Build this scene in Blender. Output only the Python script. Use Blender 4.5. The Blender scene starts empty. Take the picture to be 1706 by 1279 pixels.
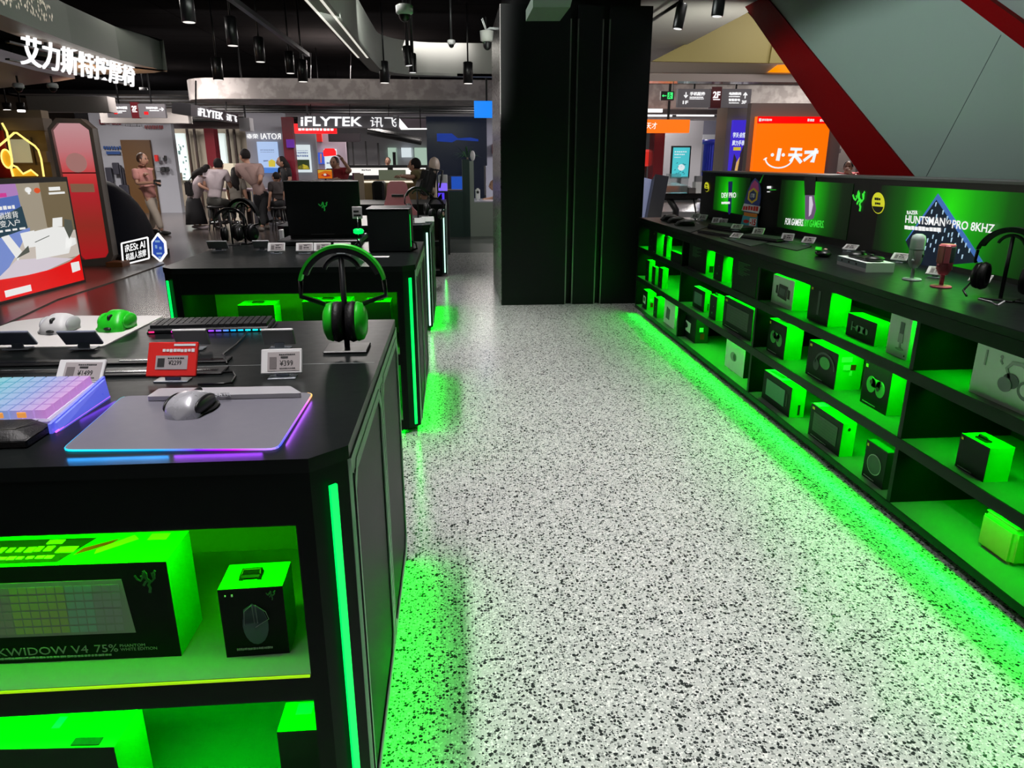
import bpy, bmesh, math, random
from mathutils import Vector, Matrix, Euler
random.seed(7)
PI = math.pi
sc = bpy.context.scene
col = sc.collection
R = math.radians

# ---------------------------------------------------------------- camera
cam_d = bpy.data.cameras.new('camera')
cam_d.sensor_width = 36.0
cam_d.lens = 1180.0 / 1706.0 * 36.0
cam_d.clip_end = 200
cam = bpy.data.objects.new('camera', cam_d)
cam.location = (0, 0, 1.45)
cam.rotation_euler = (R(90 - 17.4), 0, R(-4.53))
col.objects.link(cam)
sc.camera = cam

# ---------------------------------------------------------------- world, exposure
w = bpy.data.worlds.new('world')
sc.world = w
w.use_nodes = True
w.node_tree.nodes['Background'].inputs[0].default_value = (0.8, 0.85, 1.0, 1)
w.node_tree.nodes['Background'].inputs[1].default_value = 0.035
sc.view_settings.view_transform = 'Standard'
sc.view_settings.look = 'None'
sc.view_settings.gamma = 1
sc.view_settings.exposure = 0.0
sc.view_settings.use_curve_mapping = False
sc.cycles.use_denoising = True
sc.cycles.max_bounces = 6
sc.cycles.sample_clamp_indirect = 4

# ---------------------------------------------------------------- lamps
def lamp_to(o, target):
    o.rotation_euler = (Vector(target) - Vector(o.location)).to_track_quat('-Z', 'Y').to_euler()
def spot(loc, target, power, size, blend=0.35, c=(1, 0.97, 0.93), rad=0.04):
    l = bpy.data.lights.new('spot_lamp', 'SPOT')
    l.energy = power; l.spot_size = R(size); l.spot_blend = blend; l.color = c; l.shadow_soft_size = rad
    o = bpy.data.objects.new('spot_lamp', l); o.location = loc; lamp_to(o, target); col.objects.link(o)
    return o
def area(loc, target, power, sx, sy, c=(1, 1, 1), spread=180, up=None):
    l = bpy.data.lights.new('area_lamp', 'AREA')
    l.energy = power; l.shape = 'RECTANGLE'; l.size = sx; l.size_y = sy; l.color = c; l.spread = R(spread)
    o = bpy.data.objects.new('area_lamp', l); o.location = loc
    d = (Vector(target) - Vector(loc)).normalized()
    if up is None:
        o.rotation_euler = d.to_track_quat('-Z', 'Y').to_euler()
    else:                                   # long side (size x) runs along 'up'
        z = -d; x = Vector(up).normalized(); y = z.cross(x).normalized(); x = y.cross(z)
        o.rotation_euler = Matrix((x, y, z)).transposed().to_euler()
    col.objects.link(o)
    return o
GREEN = (0.0, 1.0, 0.01)
# linear lamps hung over the two rows of furniture, washing the aisle
area((-0.685, 3.7, 2.95), (0.62, 3.7, 0), 22, 7.4, 0.05, (1, 0.98, 0.95), 48, up=(0, 1, 0))
area((2.20, 3.7, 2.95), (0.95, 3.7, 0), 24, 7.4, 0.05, (1, 0.98, 0.95), 50, up=(0, 1, 0))
area((-0.78, 4.4, 3.1), (-0.95, 4.4, 0), 52, 9.0, 0.08, (1, 0.95, 0.95), 70, up=(0, 1, 0))
spot((-0.5, -0.8, 2.7), (-0.62, 1.25, 0.62), 3, 34, 0.6)  # spot added behind the camera to brighten the near counter's front
# downlights of the mall behind
for (x, y, e) in [(-7.2, 17.0, 80), (-8.8, 23.3, 110), (-2.2, 15.5, 130), (-6.5, 20, 130), (-2.5, 21, 130), (1.0, 20, 130), (-9.5, 18.5, 130), (4.2, 17, 130), (7.0, 20, 160), (7.5, 13, 110), (-4.3, 9.5, 22)]:
    area((x, y, 3.3), (x, y, 0), e * 2.2, 1.2, 1.2, (1, 0.93, 0.88))
area((-5.0, 13.6, 2.75), (-5.4, 16.5, 1.2), 46, 1.6, 0.4, (1, 0.93, 0.9), 150)  # added fill lamp lighting the customers from the front, no fitting modelled
area((-4.6, 10.0, 1.95), (-4.4, 10.2, 2.6), 3.5, 0.6, 0.3, (1, 0.6, 0.3), 120)  # unseen warm uplight added for the canopy underside
area((4.6, 9.0, 3.4), (4.6, 11.0, 2.0), 12, 1.5, 0.3, (1, 0.93, 0.9), 150)  # unseen lamp added to brighten the taupe housing of the orange screen
# unseen lamps added to brighten soffit, canopy, concrete ring, escalator flank and worktop
area((-0.4, 9.2, 3.1), (-0.2, 12.6, 3.05), 12, 1.2, 0.3, (0.96, 1.0, 0.92), 150)
area((0.4, 7.0, 2.9), (-1.1, 9.0, 3.1), 6, 0.4, 2.0, (0.96, 1.0, 0.92), 140)
area((-1.0, 5.2, 3.35), (3.0, 5.4, 2.4), 17, 5.0, 0.3, (0.93, 1.0, 0.97), 56, up=(0, 1, 0))
area((-1.6, 7.0, 2.7), (-3.8, 8.5, 2.8), 9, 2.0, 0.3, (0.95, 1.0, 0.93), 130, up=(0, 1, 0))
area((-2.2, 12.5, 3.3), (-2.2, 14.5, 2.75), 22, 5.0, 0.3, (1, 0.93, 0.9), 150, up=(1, 0, 0))
area((3.0, 12.5, 3.3), (3.5, 15, 2.8), 14, 2.5, 0.3, (1, 0.95, 0.95), 150, up=(1, 0, 0))
area((2.3, 4.0, 3.0), (2.1, 4.0, 0.9), 15, 6.0, 0.06, (1, 0.97, 0.94), 50, up=(0, 1, 0))
area((2.9, 7.6, 2.2), (2.7, 9.8, 3.0), 16, 0.8, 0.3, (1, 0.95, 0.85), 150)

# ---------------------------------------------------------------- materials
MATS = {}
def M(name, c=(0.5, 0.5, 0.5), rough=0.5, metal=0.0, spec=0.5, emit=None, es=1.0, noise=0.0, nscale=30.0, alpha=1.0, bump=0.0, trans=0.0):
    if name in MATS: return MATS[name]
    m = bpy.data.materials.new(name); m.use_nodes = True
    nt = m.node_tree; b = nt.nodes['Principled BSDF']
    b.inputs['Base Color'].default_value = (*c, 1)
    b.inputs['Roughness'].default_value = rough
    b.inputs['Metallic'].default_value = metal
    b.inputs['Specular IOR Level'].default_value = spec
    b.inputs['Alpha'].default_value = alpha
    b.inputs['Transmission Weight'].default_value = trans
    if emit is not None:
        b.inputs['Emission Color'].default_value = (*emit, 1)
        b.inputs['Emission Strength'].default_value = es
    tc = nt.nodes.new('ShaderNodeTexCoord')
    nz = nt.nodes.new('ShaderNodeTexNoise'); nz.inputs['Scale'].default_value = nscale; nz.inputs['Detail'].default_value = 4
    nt.links.new(tc.outputs['Object'], nz.inputs['Vector'])
    if noise > 0:
        mx = nt.nodes.new('ShaderNodeMix'); mx.data_type = 'RGBA'
        mx.inputs[6].default_value = (*[x * (1 - noise) for x in c], 1)
        mx.inputs[7].default_value = (*[min(1, x * (1 + noise)) for x in c], 1)
        nt.links.new(nz.outputs['Fac'], mx.inputs[0])
        nt.links.new(mx.outputs[2], b.inputs['Base Color'])
    else:                                   # faint wear in the gloss
        mr = nt.nodes.new('ShaderNodeMapRange')
        mr.inputs['To Min'].default_value = max(0.02, rough - 0.05); mr.inputs['To Max'].default_value = min(1, rough + 0.05)
        nt.links.new(nz.outputs['Fac'], mr.inputs['Value']); nt.links.new(mr.outputs['Result'], b.inputs['Roughness'])
    if bump > 0:
        bp = nt.nodes.new('ShaderNodeBump'); bp.inputs['Strength'].default_value = bump; bp.inputs['Distance'].default_value = 0.01
        nt.links.new(nz.outputs['Fac'], bp.inputs['Height']); nt.links.new(bp.outputs['Normal'], b.inputs['Normal'])
    MATS[name] = m
    return m
def E(name, c=None, s=1.0):
    if c is None: return MATS[name]
    return M(name, tuple(x * 0.3 for x in c), 0.4, emit=c, es=s)
def ramp_emit(name, stops, s, axis=0, size=1.0, off=0.0, base=(0.05, 0.05, 0.05)):
    """light source whose colour runs along one axis of the object (rainbow strips)"""
    if name in MATS: return MATS[name]
    m = bpy.data.materials.new(name); m.use_nodes = True
    nt = m.node_tree; b = nt.nodes['Principled BSDF']; b.inputs['Base Color'].default_value = (*base, 1)
    tc = nt.nodes.new('ShaderNodeTexCoord'); sp = nt.nodes.new('ShaderNodeSeparateXYZ')
    nt.links.new(tc.outputs['Object'], sp.inputs[0])
    mr = nt.nodes.new('ShaderNodeMapRange'); mr.inputs['From Min'].default_value = off; mr.inputs['From Max'].default_value = off + size
    nt.links.new(sp.outputs[axis], mr.inputs['Value'])
    cr = nt.nodes.new('ShaderNodeValToRGB')
    el = cr.color_ramp.elements
    while len(el) < len(stops): el.new(0.5)
    for e, (p, c) in zip(el, stops): e.position = p; e.color = (*c, 1)
    nt.links.new(mr.outputs['Result'], cr.inputs['Fac'])
    nt.links.new(cr.outputs['Color'], b.inputs['Emission Color']); b.inputs['Emission Strength'].default_value = s
    MATS[name] = m
    return m

BLACK = M('black_laminate', (0.004, 0.006, 0.0055), 0.42, spec=0.12)
TOPM = M('black_counter_top', (0.007, 0.009, 0.009), 0.36, spec=0.18)
SHELF = M('shelf_board_grey', (0.14, 0.15, 0.14), 0.5)
TRIM = M('grey_green_trim', (0.60, 0.70, 0.65), 0.5)
DGREY = M('dark_grey_plastic', (0.025, 0.026, 0.028), 0.4)
BPLA = M('black_plastic', (0.008, 0.008, 0.009), 0.35)
BSOFT = M('black_leatherette', (0.01, 0.01, 0.01), 0.5, bump=0.2, nscale=200)
GREY = M('grey_plastic', (0.28, 0.29, 0.32), 0.4)
LGREY = M('light_grey_plastic', (0.55, 0.56, 0.58), 0.4)
WHITE = M('white_plastic', (0.78, 0.78, 0.78), 0.4)
SILVER = M('silver_shell', (0.50, 0.50, 0.54), 0.28, metal=0.25)
CHROME = M('chrome', (0.7, 0.72, 0.74), 0.15, metal=1.0)
GBOX = M('green_card', (0.02, 0.52, 0.02), 0.45)
GPLA = M('green_plastic', (0.02, 0.68, 0.02), 0.35)
BCARD = M('black_card', (0.004, 0.007, 0.006), 0.45, spec=0.12, noise=0.3)
WCARD = M('white_card', (0.85, 0.88, 0.88), 0.5, noise=0.04)
PAPER = M('paper_white', (0.8, 0.8, 0.8), 0.6)
EINK = M('e_ink_grey', (0.42, 0.38, 0.38), 0.5)
INK = M('ink_black', (0.02, 0.02, 0.02), 0.6)
RED = M('red_plastic', (0.75, 0.02, 0.015), 0.4)
YEL = M('yellow_print', (0.75, 0.68, 0.02), 0.5)
LEDG = E('green_led', (0.0, 1.0, 0.10), 1.6)
LEDW = E('white_green_led', (0.55, 1.0, 0.80), 1.6)

# ---------------------------------------------------------------- mesh building
class MB:
    def __init__(s): s.v = []; s.f = []; s.mi = []; s.sm = []; s.mats = []; s.cur = 0
    def mat(s, m):
        if m not in s.mats: s.mats.append(m)
        s.cur = s.mats.index(m); return s
    def add(s, vs, fs, smooth=False):
        o = len(s.v); s.v += [tuple(v) for v in vs]
        for f in fs: s.f.append([i + o for i in f]); s.mi.append(s.cur); s.sm.append(smooth)
        return s
    def box(s, a, b, bev=0.0, mtx=None, seg=1):
        bm = bmesh.new(); bmesh.ops.create_cube(bm, size=1)
        c = [(a[i] + b[i]) / 2 for i in range(3)]; d = [max(abs(b[i] - a[i]), 1e-5) for i in range(3)]
        for v in bm.verts: v.co = Vector((v.co.x * d[0], v.co.y * d[1], v.co.z * d[2])) + Vector(c)
        if bev > 0: bmesh.ops.bevel(bm, geom=bm.edges[:], offset=min(bev, min(d) * 0.45), segments=seg, affect='EDGES')
        return s.bm(bm, mtx)
    def bm(s, bm, mtx=None, smooth=False):
        bm.verts.index_update()
        vs = [(mtx @ v.co) if mtx else v.co.copy() for v in bm.verts]
        s.add(vs, [[v.index for v in f.verts] for f in bm.faces], smooth); bm.free(); return s
    def prism(s, pts, d):
        """polygon (3D points) swept by vector d"""
        n = len(pts); P = [Vector(p) for p in pts]; D = Vector(d)
        nm = Vector((0, 0, 0))
        for i in range(n): nm += P[i].cross(P[(i + 1) % n])
        if nm.dot(D) > 0: P.reverse()
        return s.add(P + [p + D for p in P], [list(range(n)), list(range(2 * n - 1, n - 1, -1))] + [[i, n + i, n + (i + 1) % n, (i + 1) % n] for i in range(n)])
    def tube(s, pts, r, n=8, closed=False, cap=True, flat=None):
        P = [Vector(p) for p in pts]; m = len(P)
        rs = r if isinstance(r, (list, tuple)) else [r] * m
        vs = []; up = None
        for i in range(m):
            a = P[(i - 1) % m] if (closed or i > 0) else P[i]; b = P[(i + 1) % m] if (closed or i < m - 1) else P[i]
            t = (b - a).normalized()
            if up is None:
                up = t.orthogonal().normalized() if flat is None else (Vector(flat) - t * t.dot(Vector(flat))).normalized()
            u = (up - t * t.dot(up))
            u = u.normalized() if u.length > 1e-6 else t.orthogonal().normalized()
            up = u; w_ = t.cross(u)
            for k in range(n):
                a_ = 2 * PI * k / n; vs.append(P[i] + (u * math.cos(a_) + w_ * math.sin(a_)) * rs[i])
        fs = []
        for i in range(m if closed else m - 1):
            j = (i + 1) % m
            for k in range(n):
                k2 = (k + 1) % n; fs.append([i * n + k, i * n + k2, j * n + k2, j * n + k])
        if cap and not closed: fs += [list(range(n - 1, -1, -1)), [(m - 1) * n + k for k in range(n)]]
        return s.add(vs, fs, True)
    def lathe(s, prof, c=(0, 0, 0), mtx=None, n=24, smooth=True):
        vs = []; m = len(prof)
        for (r, z) in prof:
            for k in range(n):
                a = 2 * PI * k / n; p = Vector((r * math.cos(a), r * math.sin(a), z))
                if mtx: p = mtx @ p
                vs.append(p + Vector(c))
        fs = []
        for i in range(m - 1):
            for k in range(n):
                k2 = (k + 1) % n; fs.append([i * n + k, i * n + k2, (i + 1) * n + k2, (i + 1) * n + k])
        fs += [list(range(n - 1, -1, -1)), [(m - 1) * n + k for k in range(n)]]
        return s.add(vs, fs, smooth)
    def ell(s, c, r, mtx=None, nu=16, nv=10, zmin=-1.0):
        vs = []; rows = []
        for i in range(nv + 1):
            t = -PI / 2 + PI * i / nv
            z = max(math.sin(t), zmin); rr = math.cos(t)
            for k in range(nu):
                a = 2 * PI * k / nu
                p = Vector((rr * math.cos(a) * r[0], rr * math.sin(a) * r[1], z * r[2]))
                if mtx: p = mtx @ p
                vs.append(p + Vector(c))
        fs = []
        for i in range(nv):
            for k in range(nu):
                k2 = (k + 1) % nu; fs.append([i * nu + k, i * nu + k2, (i + 1) * nu + k2, (i + 1) * nu + k])
        return s.add(vs, fs, True)
    def build(s, name, parent=None, mats=None, loc=None, smooth_angle=None):
        me = bpy.data.meshes.new(name); me.from_pydata(s.v, [], s.f)
        for m in (mats or s.mats): me.materials.append(m)
        me.polygons.foreach_set('material_index', s.mi); me.polygons.foreach_set('use_smooth', s.sm)
        me.update()
        o = bpy.data.objects.new(name, me); col.objects.link(o)
        if parent is not None: o.parent = parent
        if loc is not None: o.location = loc
        return o
def tag(o, label=None, cat=None, group=None, kind=None):
    if label: o['label'] = label
    if cat: o['category'] = cat
    if group: o['group'] = group
    if kind: o['kind'] = kind
    return o
def thing(name, label, cat, loc=(0, 0, 0), rz=0.0, group=None, rot=None):
    o = bpy.data.objects.new(name, None); o.empty_display_size = 0.05
    o.location = loc; o.rotation_euler = rot or (0, 0, rz); col.objects.link(o)
    return tag(o, label, cat, group)
def struct(name, mb): return tag(mb.build(name), kind='structure')
def copy_tree(o, parent=None, loc=None, rz=None, label=None, group=None):
    c = o.copy(); col.objects.link(c)
    if parent is not None: c.parent = parent
    if loc is not None: c.location = loc
    if rz is not None: c.rotation_euler.z = rz
    if label: c['label'] = label
    if group: c['group'] = group
    for ch in list(o.children): copy_tree(ch, c)
    return c
class Fr:
    """flat frame: origin, right vector, up vector; u, v run 0..1; N points out"""
    def __init__(s, o, r, u):
        s.o = Vector(o); s.r = Vector(r); s.u = Vector(u); s.n = s.r.cross(s.u).normalized()
    def p(s, u, v, d=0.0): return s.o + s.r * u + s.u * v + s.n * d
    def poly(s, mb, pts, d=0.001, t=0.0015):
        return mb.prism([s.p(u, v, d) for u, v in pts], s.n * t)
    def rect(s, mb, u0, v0, u1, v1, d=0.001, t=0.0015): return s.poly(mb, [(u0, v0), (u1, v0), (u1, v1), (u0, v1)], d, t)
    def oval(s, mb, cu, cv, ru, rv, d=0.001, t=0.0015, n=20):
        return s.poly(mb, [(cu + ru * math.cos(2 * PI * k / n), cv + rv * math.sin(2 * PI * k / n)) for k in range(n)], d, t)
    def line(s, mb, pts, w_, d=0.001, t=0.0015):
        """ribbon of width w_ (metres) along pts"""
        P = [s.p(u, v, d) for u, v in pts]; L = []; Rr = []
        for i in range(len(P)):
            a = P[max(i - 1, 0)]; b = P[min(i + 1, len(P) - 1)]; q = s.n.cross((b - a).normalized()) * (w_ / 2)
            L.append(P[i] + q); Rr.append(P[i] - q)
        for i in range(len(P) - 1): mb.prism([L[i], Rr[i], Rr[i + 1], L[i + 1]], s.n * t)
        return mb
def fr4(bl, br, tl): return Fr(bl, Vector(br) - Vector(bl), Vector(tl) - Vector(bl))
_fc = bpy.data.curves.new('lettering', 'FONT')
_fo = bpy.data.objects.new('lettering', _fc)
TXT = {}
def text_mesh(body, bold=0.0):
    k = (body, bold)
    if k in TXT: return TXT[k]
    _fc.body = body; _fc.size = 1; _fc.offset = bold; _fc.resolution_u = 3
    if _fo.name not in col.objects: col.objects.link(_fo)
    bpy.context.view_layer.update()
    dg = bpy.context.evaluated_depsgraph_get()
    me = bpy.data.meshes.new_from_object(_fo.evaluated_get(dg))
    vs = [v.co.copy() for v in me.vertices]; fs = [list(p.vertices) for p in me.polygons]
    es = {}
    for f in fs:
        for i in range(len(f)):
            a, b = f[i], f[(i + 1) % len(f)]; es.setdefault((min(a, b), max(a, b)), []).append((a, b))
    rim = [x[0] for x in es.values() if len(x) == 1]
    bpy.data.meshes.remove(me)
    if vs:
        x0 = min(v.x for v in vs); x1 = max(v.x for v in vs); y0 = min(v.y for v in vs); y1 = max(v.y for v in vs)
    else: x0 = y0 = 0; x1 = y1 = 1
    TXT[k] = ([((v.x - x0) / max(x1 - x0, 1e-6), (v.y - y0) / max(y1 - y0, 1e-6)) for v in vs], fs, rim)
    return TXT[k]
def text(mb, fr, body, u0, v0, u1, v1, d=0.001, t=0.0015, bold=0.0, slant=0.0):
    """lettering stretched to fill the rectangle u0,v0..u1,v1 of a frame"""
    vs, fs, rim = text_mesh(body, bold); n = len(vs)
    def q(p, dd): return fr.p(u0 + (u1 - u0) * (p[0] + slant * (p[1] - 0.5)), v0 + (v1 - v0) * p[1], dd)
    mb.add([q(p, d) for p in vs] + [q(p, d + t) for p in vs],
           [[i + n for i in f] for f in fs] + [[a, b, b + n, a + n] for a, b in rim])
    return mb
def glyph_bars(mb, fr, u0, v0, u1, v1, n, d=0.001, t=0.0015, gap=0.25):
    """a row of small print too fine to read: plain dashes"""
    w_ = (u1 - u0) / n
    rr = random.Random(n * 31 + int(u0 * 997) + int(v0 * 613))
    for k in range(n):
        a = u0 + w_ * k; fr.rect(mb, a, v0 + (v1 - v0) * 0.15 * rr.random(), a + w_ * (1 - gap * (0.5 + rr.random())), v1 - (v1 - v0) * 0.15 * rr.random(), d, t)
    return mb
SNAKE = [  # three intertwined serpents, simplified: ribbons and two blocky heads
    ([(0.44, 1.0), (0.54, 0.86), (0.48, 0.70), (0.58, 0.58), (0.66, 0.46), (0.58, 0.34), (0.64, 0.20), (0.58, -0.02)], 0.13),
    ([(1.0, 1.0), (0.86, 0.84), (0.90, 0.64), (0.76, 0.50), (0.62, 0.58), (0.44, 0.46), (0.34, 0.32)], 0.11),
    ([(0.0, 0.80), (0.10, 0.62), (0.24, 0.54), (0.34, 0.66), (0.30, 0.78)], 0.09)]
def snake(mb, fr, u0, v0, u1, v1, d=0.001, t=0.0015):
    w_ = (fr.r * (u1 - u0)).length
    for p, k in SNAKE: fr.line(mb, [(u0 + (u1 - u0) * a, v0 + (v1 - v0) * b) for a, b in p], w_ * k, d, t)
    for p in ([(0.36, 0.88), (0.60, 0.90), (0.58, 0.66), (0.40, 0.70)], [(0.78, 0.90), (0.98, 0.86), (0.94, 0.62), (0.82, 0.66)]): fr.poly(mb, [(u0 + (u1 - u0) * a, v0 + (v1 - v0) * b) for a, b in p], d, t)

# ================================================================ SETTING
def nodes_mat(name, rough=0.4, spec=0.5):
    m = bpy.data.materials.new(name); m.use_nodes = True
    nt = m.node_tree; b = nt.nodes['Principled BSDF']
    b.inputs['Roughness'].default_value = rough; b.inputs['Specular IOR Level'].default_value = spec
    return m, nt, b
def mixc(nt, fac, a, b_):
    mx = nt.nodes.new('ShaderNodeMix'); mx.data_type = 'RGBA'
    nt.links.new(fac, mx.inputs[0])
    for i, c in ((6, a), (7, b_)):
        if isinstance(c, tuple): mx.inputs[i].default_value = (*c, 1)
        else: nt.links.new(c, mx.inputs[i])
    return mx.outputs[2]
def math_n(nt, op, a, b_=None):
    n = nt.nodes.new('ShaderNodeMath'); n.operation = op
    for i, x in enumerate((a, b_)):
        if x is None: continue
        if isinstance(x, (int, float)): n.inputs[i].default_value = x
        else: nt.links.new(x, n.inputs[i])
    return n.outputs[0]
def terrazzo():
    m, nt, b = nodes_mat('terrazzo', 0.21, 0.5)
    tc = nt.nodes.new('ShaderNodeTexCoord')
    nz = nt.nodes.new('ShaderNodeTexNoise'); nz.inputs['Scale'].default_value = 90; nz.inputs['Detail'].default_value = 2
    nt.links.new(tc.outputs['Object'], nz.inputs['Vector'])
    vm = nt.nodes.new('ShaderNodeVectorMath'); vm.operation = 'MULTIPLY_ADD'
    vm.inputs[1].default_value = (0.010, 0.010, 0); nt.links.new(nz.outputs['Color'], vm.inputs[0]); nt.links.new(tc.outputs['Object'], vm.inputs[2])
    def chips(scale, lo, dist, c, prev, grey=None):
        v = nt.nodes.new('ShaderNodeTexVoronoi'); v.inputs['Scale'].default_value = scale; v.inputs['Randomness'].default_value = 1
        v.voronoi_dimensions = '2D'
        nt.links.new(vm.outputs[0], v.inputs['Vector'])
        sp = nt.nodes.new('ShaderNodeSeparateColor'); nt.links.new(v.outputs['Color'], sp.inputs[0])
        sel = math_n(nt, 'GREATER_THAN', sp.outputs[0], lo)
        size = math_n(nt, 'MULTIPLY', sp.outputs[1], dist)
        ins = math_n(nt, 'LESS_THAN', v.outputs['Distance'], size)
        return mixc(nt, math_n(nt, 'MULTIPLY', sel, ins), prev, c)
    n2 = nt.nodes.new('ShaderNodeTexNoise'); n2.inputs['Scale'].default_value = 140; nt.links.new(tc.outputs['Object'], n2.inputs['Vector'])
    base = mixc(nt, n2.outputs['Fac'], (0.40, 0.41, 0.40), (0.62, 0.63, 0.61))
    cc = chips(125, 0.45, 0.55, (0.78, 0.78, 0.76), base)
    cc = chips(110, 0.55, 0.5, (0.22, 0.23, 0.22), cc)
    cc = chips(88, 0.66, 0.62, (0.025, 0.028, 0.028), cc)
    cc = chips(160, 0.72, 0.55, (0.04, 0.045, 0.045), cc)
    nt.links.new(cc, b.inputs['Base Color'])
    return m
def planks():
    m, nt, b = nodes_mat('dark_plank_floor', 0.19, 0.5)
    tc = nt.nodes.new('ShaderNodeTexCoord'); br = nt.nodes.new('ShaderNodeTexBrick')
    br.inputs['Scale'].default_value = 1.0; br.inputs['Brick Width'].default_value = 1.2; br.inputs['Row Height'].default_value = 0.22
    br.inputs['Mortar Size'].default_value = 0.004
    br.inputs['Color1'].default_value = (0.085, 0.070, 0.064, 1); br.inputs['Color2'].default_value = (0.060, 0.050, 0.046, 1); br.inputs['Mortar'].default_value = (0.02, 0.017, 0.015, 1)
    nt.links.new(tc.outputs['Object'], br.inputs['Vector'])
    nz = nt.nodes.new('ShaderNodeTexNoise'); nz.inputs['Scale'].default_value = 3; nt.links.new(tc.outputs['Object'], nz.inputs['Vector'])
    nt.links.new(mixc(nt, nz.outputs['Fac'], br.outputs['Color'], (0.075, 0.062, 0.057)), b.inputs['Base Color'])
    return m
def deck():
    m, nt, b = nodes_mat('black_metal_deck', 0.8, 0.0)
    tc = nt.nodes.new('ShaderNodeTexCoord'); br = nt.nodes.new('ShaderNodeTexBrick')
    br.inputs['Scale'].default_value = 1.0; br.inputs['Brick Width'].default_value = 4.5; br.inputs['Row Height'].default_value = 1.1
    br.inputs['Mortar Size'].default_value = 0.012; br.offset = 0
    br.inputs['Color1'].default_value = (0.014, 0.013, 0.0135, 1); br.inputs['Color2'].default_value = (0.011, 0.0105, 0.011, 1); br.inputs['Mortar'].default_value = (0.005, 0.005, 0.005, 1)
    nt.links.new(tc.outputs['Object'], br.inputs['Vector']); nt.links.new(br.outputs['Color'], b.inputs['Base Color'])
    return m
def mottled(name, a, c, scale=4.0, rough=0.7):
    m, nt, b = nodes_mat(name, rough, 0.3)
    tc = nt.nodes.new('ShaderNodeTexCoord'); nz = nt.nodes.new('ShaderNodeTexNoise'); nz.inputs['Scale'].default_value = scale; nz.inputs['Detail'].default_value = 3
    nt.links.new(tc.outputs['Object'], nz.inputs['Vector'])
    cr = nt.nodes.new('ShaderNodeValToRGB'); cr.color_ramp.elements[0].position = 0.45; cr.color_ramp.elements[0].color = (*a, 1)
    cr.color_ramp.elements[1].position = 0.58; cr.color_ramp.elements[1].color = (*c, 1)
    nt.links.new(nz.outputs['Fac'], cr.inputs['Fac']); nt.links.new(cr.outputs['Color'], b.inputs['Base Color'])
    return m
def b6(mb, q, bev=0): return mb.box((q[0], q[1], q[2]), (q[3], q[4], q[5]), bev)
TERR = terrazzo(); PLANK = planks(); DECK = deck()
CONC = mottled('patterned_concrete', (0.30, 0.27, 0.255), (0.42, 0.385, 0.365), 5.0)
SOFF = M('soffit_paint', (0.40, 0.41, 0.38), 0.6)
PAINT = M('pale_grey_paint', (0.48, 0.48, 0.51), 0.6)
LILAC = M('cool_grey_paint', (0.36, 0.37, 0.42), 0.6)
BEIGE = M('beige_panel', (0.42, 0.36, 0.28), 0.5)
TAN = M('brown_panel', (0.16, 0.12, 0.085), 0.6)
BMETAL = M('black_painted_metal', (0.006, 0.006, 0.007), 0.5, spec=0.3)
GLOW_W = E('white_downlight', (1, 0.95, 0.9), 6.0)

mb = MB().mat(TERR); mb.box((-1.56, -1.0, -0.05), (9.0, 12.0, 0)); struct('floor', mb)
mb = MB().mat(PLANK); mb.box((-16, -1.0, -0.05), (-1.56, 34, 0)); struct('floor', mb)
mb = MB().mat(M('dark_floor_tile', (0.075, 0.085, 0.082), 0.25, noise=0.15, nscale=2)); mb.box((-1.56, 12.0, -0.05), (16, 34, 0)); struct('floor', mb)
# pale raised edge of the shop on the left
BEIGEF = M('beige_floor_edge', (0.22, 0.17, 0.145), 0.3)
mb = MB().mat(BEIGEF)
mb.prism([(-9, 5.5, 0), (-4.19, 6.723, 0), (-4.377, 8.076, 0), (-4.309, 9.587, 0), (-4.315, 10.955, 0), (-4.845, 12.066, 0), (-5.507, 11.049, 0), (-9, 12, 0)], (0, 0, 0.012)); struct('floor', mb)
mb = MB().mat(DECK); mb.box((-16, -1, 3.75), (16, 34, 3.85)); struct('ceiling', mb)
# far walls of the mall
mb = MB().mat(PAINT); mb.box((-16, 33.5, 0), (16, 33.8, 3.75)); struct('wall_back', mb)
mb = MB().mat(TAN); mb.box((-16.2, -1, 0), (-16, 34, 3.75)); struct('wall_left', mb)
mb = MB().mat(PAINT); mb.box((16, -1, 0), (16.2, 34, 3.75)); struct('wall_right', mb)
mb = MB().mat(BMETAL); mb.box((-16, -1.1, 0), (16, -1, 3.75)); struct('wall_front', mb)

# ---- black pillar with two grooves
PILL = M('black_pillar_board', (0.004, 0.0045, 0.006), 0.45, spec=0.3)
py = 7.40
def pil(u0, u1, mb, y0=py, y1=8.9):
    mb.box((u0, y0, 0), (u1, y1, 2.87))
x0 = (0.478, 7.4, 0.01)[0]; g1 = (1.152, 7.4, -0.001)[0]; g2 = (1.223, 7.4, -0.002)[0]; g3 = (1.463, 7.4, -0.005)[0]; g4 = (1.528, 7.4, -0.006)[0]; x1 = (1.941, 7.4, -0.013)[0]
pr = thing('pillar', 'tall black square pillar at the end of the terrazzo aisle', 'pillar', (0, 0, 0))
tag(pr, kind='structure')
mb = MB().mat(PILL)
pil(x0, g1, mb); pil(g2, g3, mb); pil(g4, x1, mb); mb.box((x0, py + 0.06, 0), (x1, 8.9, 2.87)); mb.build('boarding', pr)
for gx in (g1, g2, g3, g4):
    mb = MB().mat(M('worn_steel_edge', (0.30, 0.31, 0.30), 0.3, metal=0.9)); mb.box((gx - 0.006, py - 0.006, 0), (gx + 0.006, py + 0.01, 2.75)); mb.build('edge_strip', pr)
mb = MB().mat(M('brushed_steel_side', (0.34, 0.32, 0.32), 0.28, metal=0.9)); mb.box((x0 - 0.006, py + 0.02, 0), (x0, 8.9, 2.87)); mb.build('side_sheet', pr)
mb = MB().mat(BMETAL); mb.box((x0 + 0.1, py + 0.1, 2.87), (x1 - 0.1, 8.8, 3.75)); mb.build('core', pr)

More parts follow.
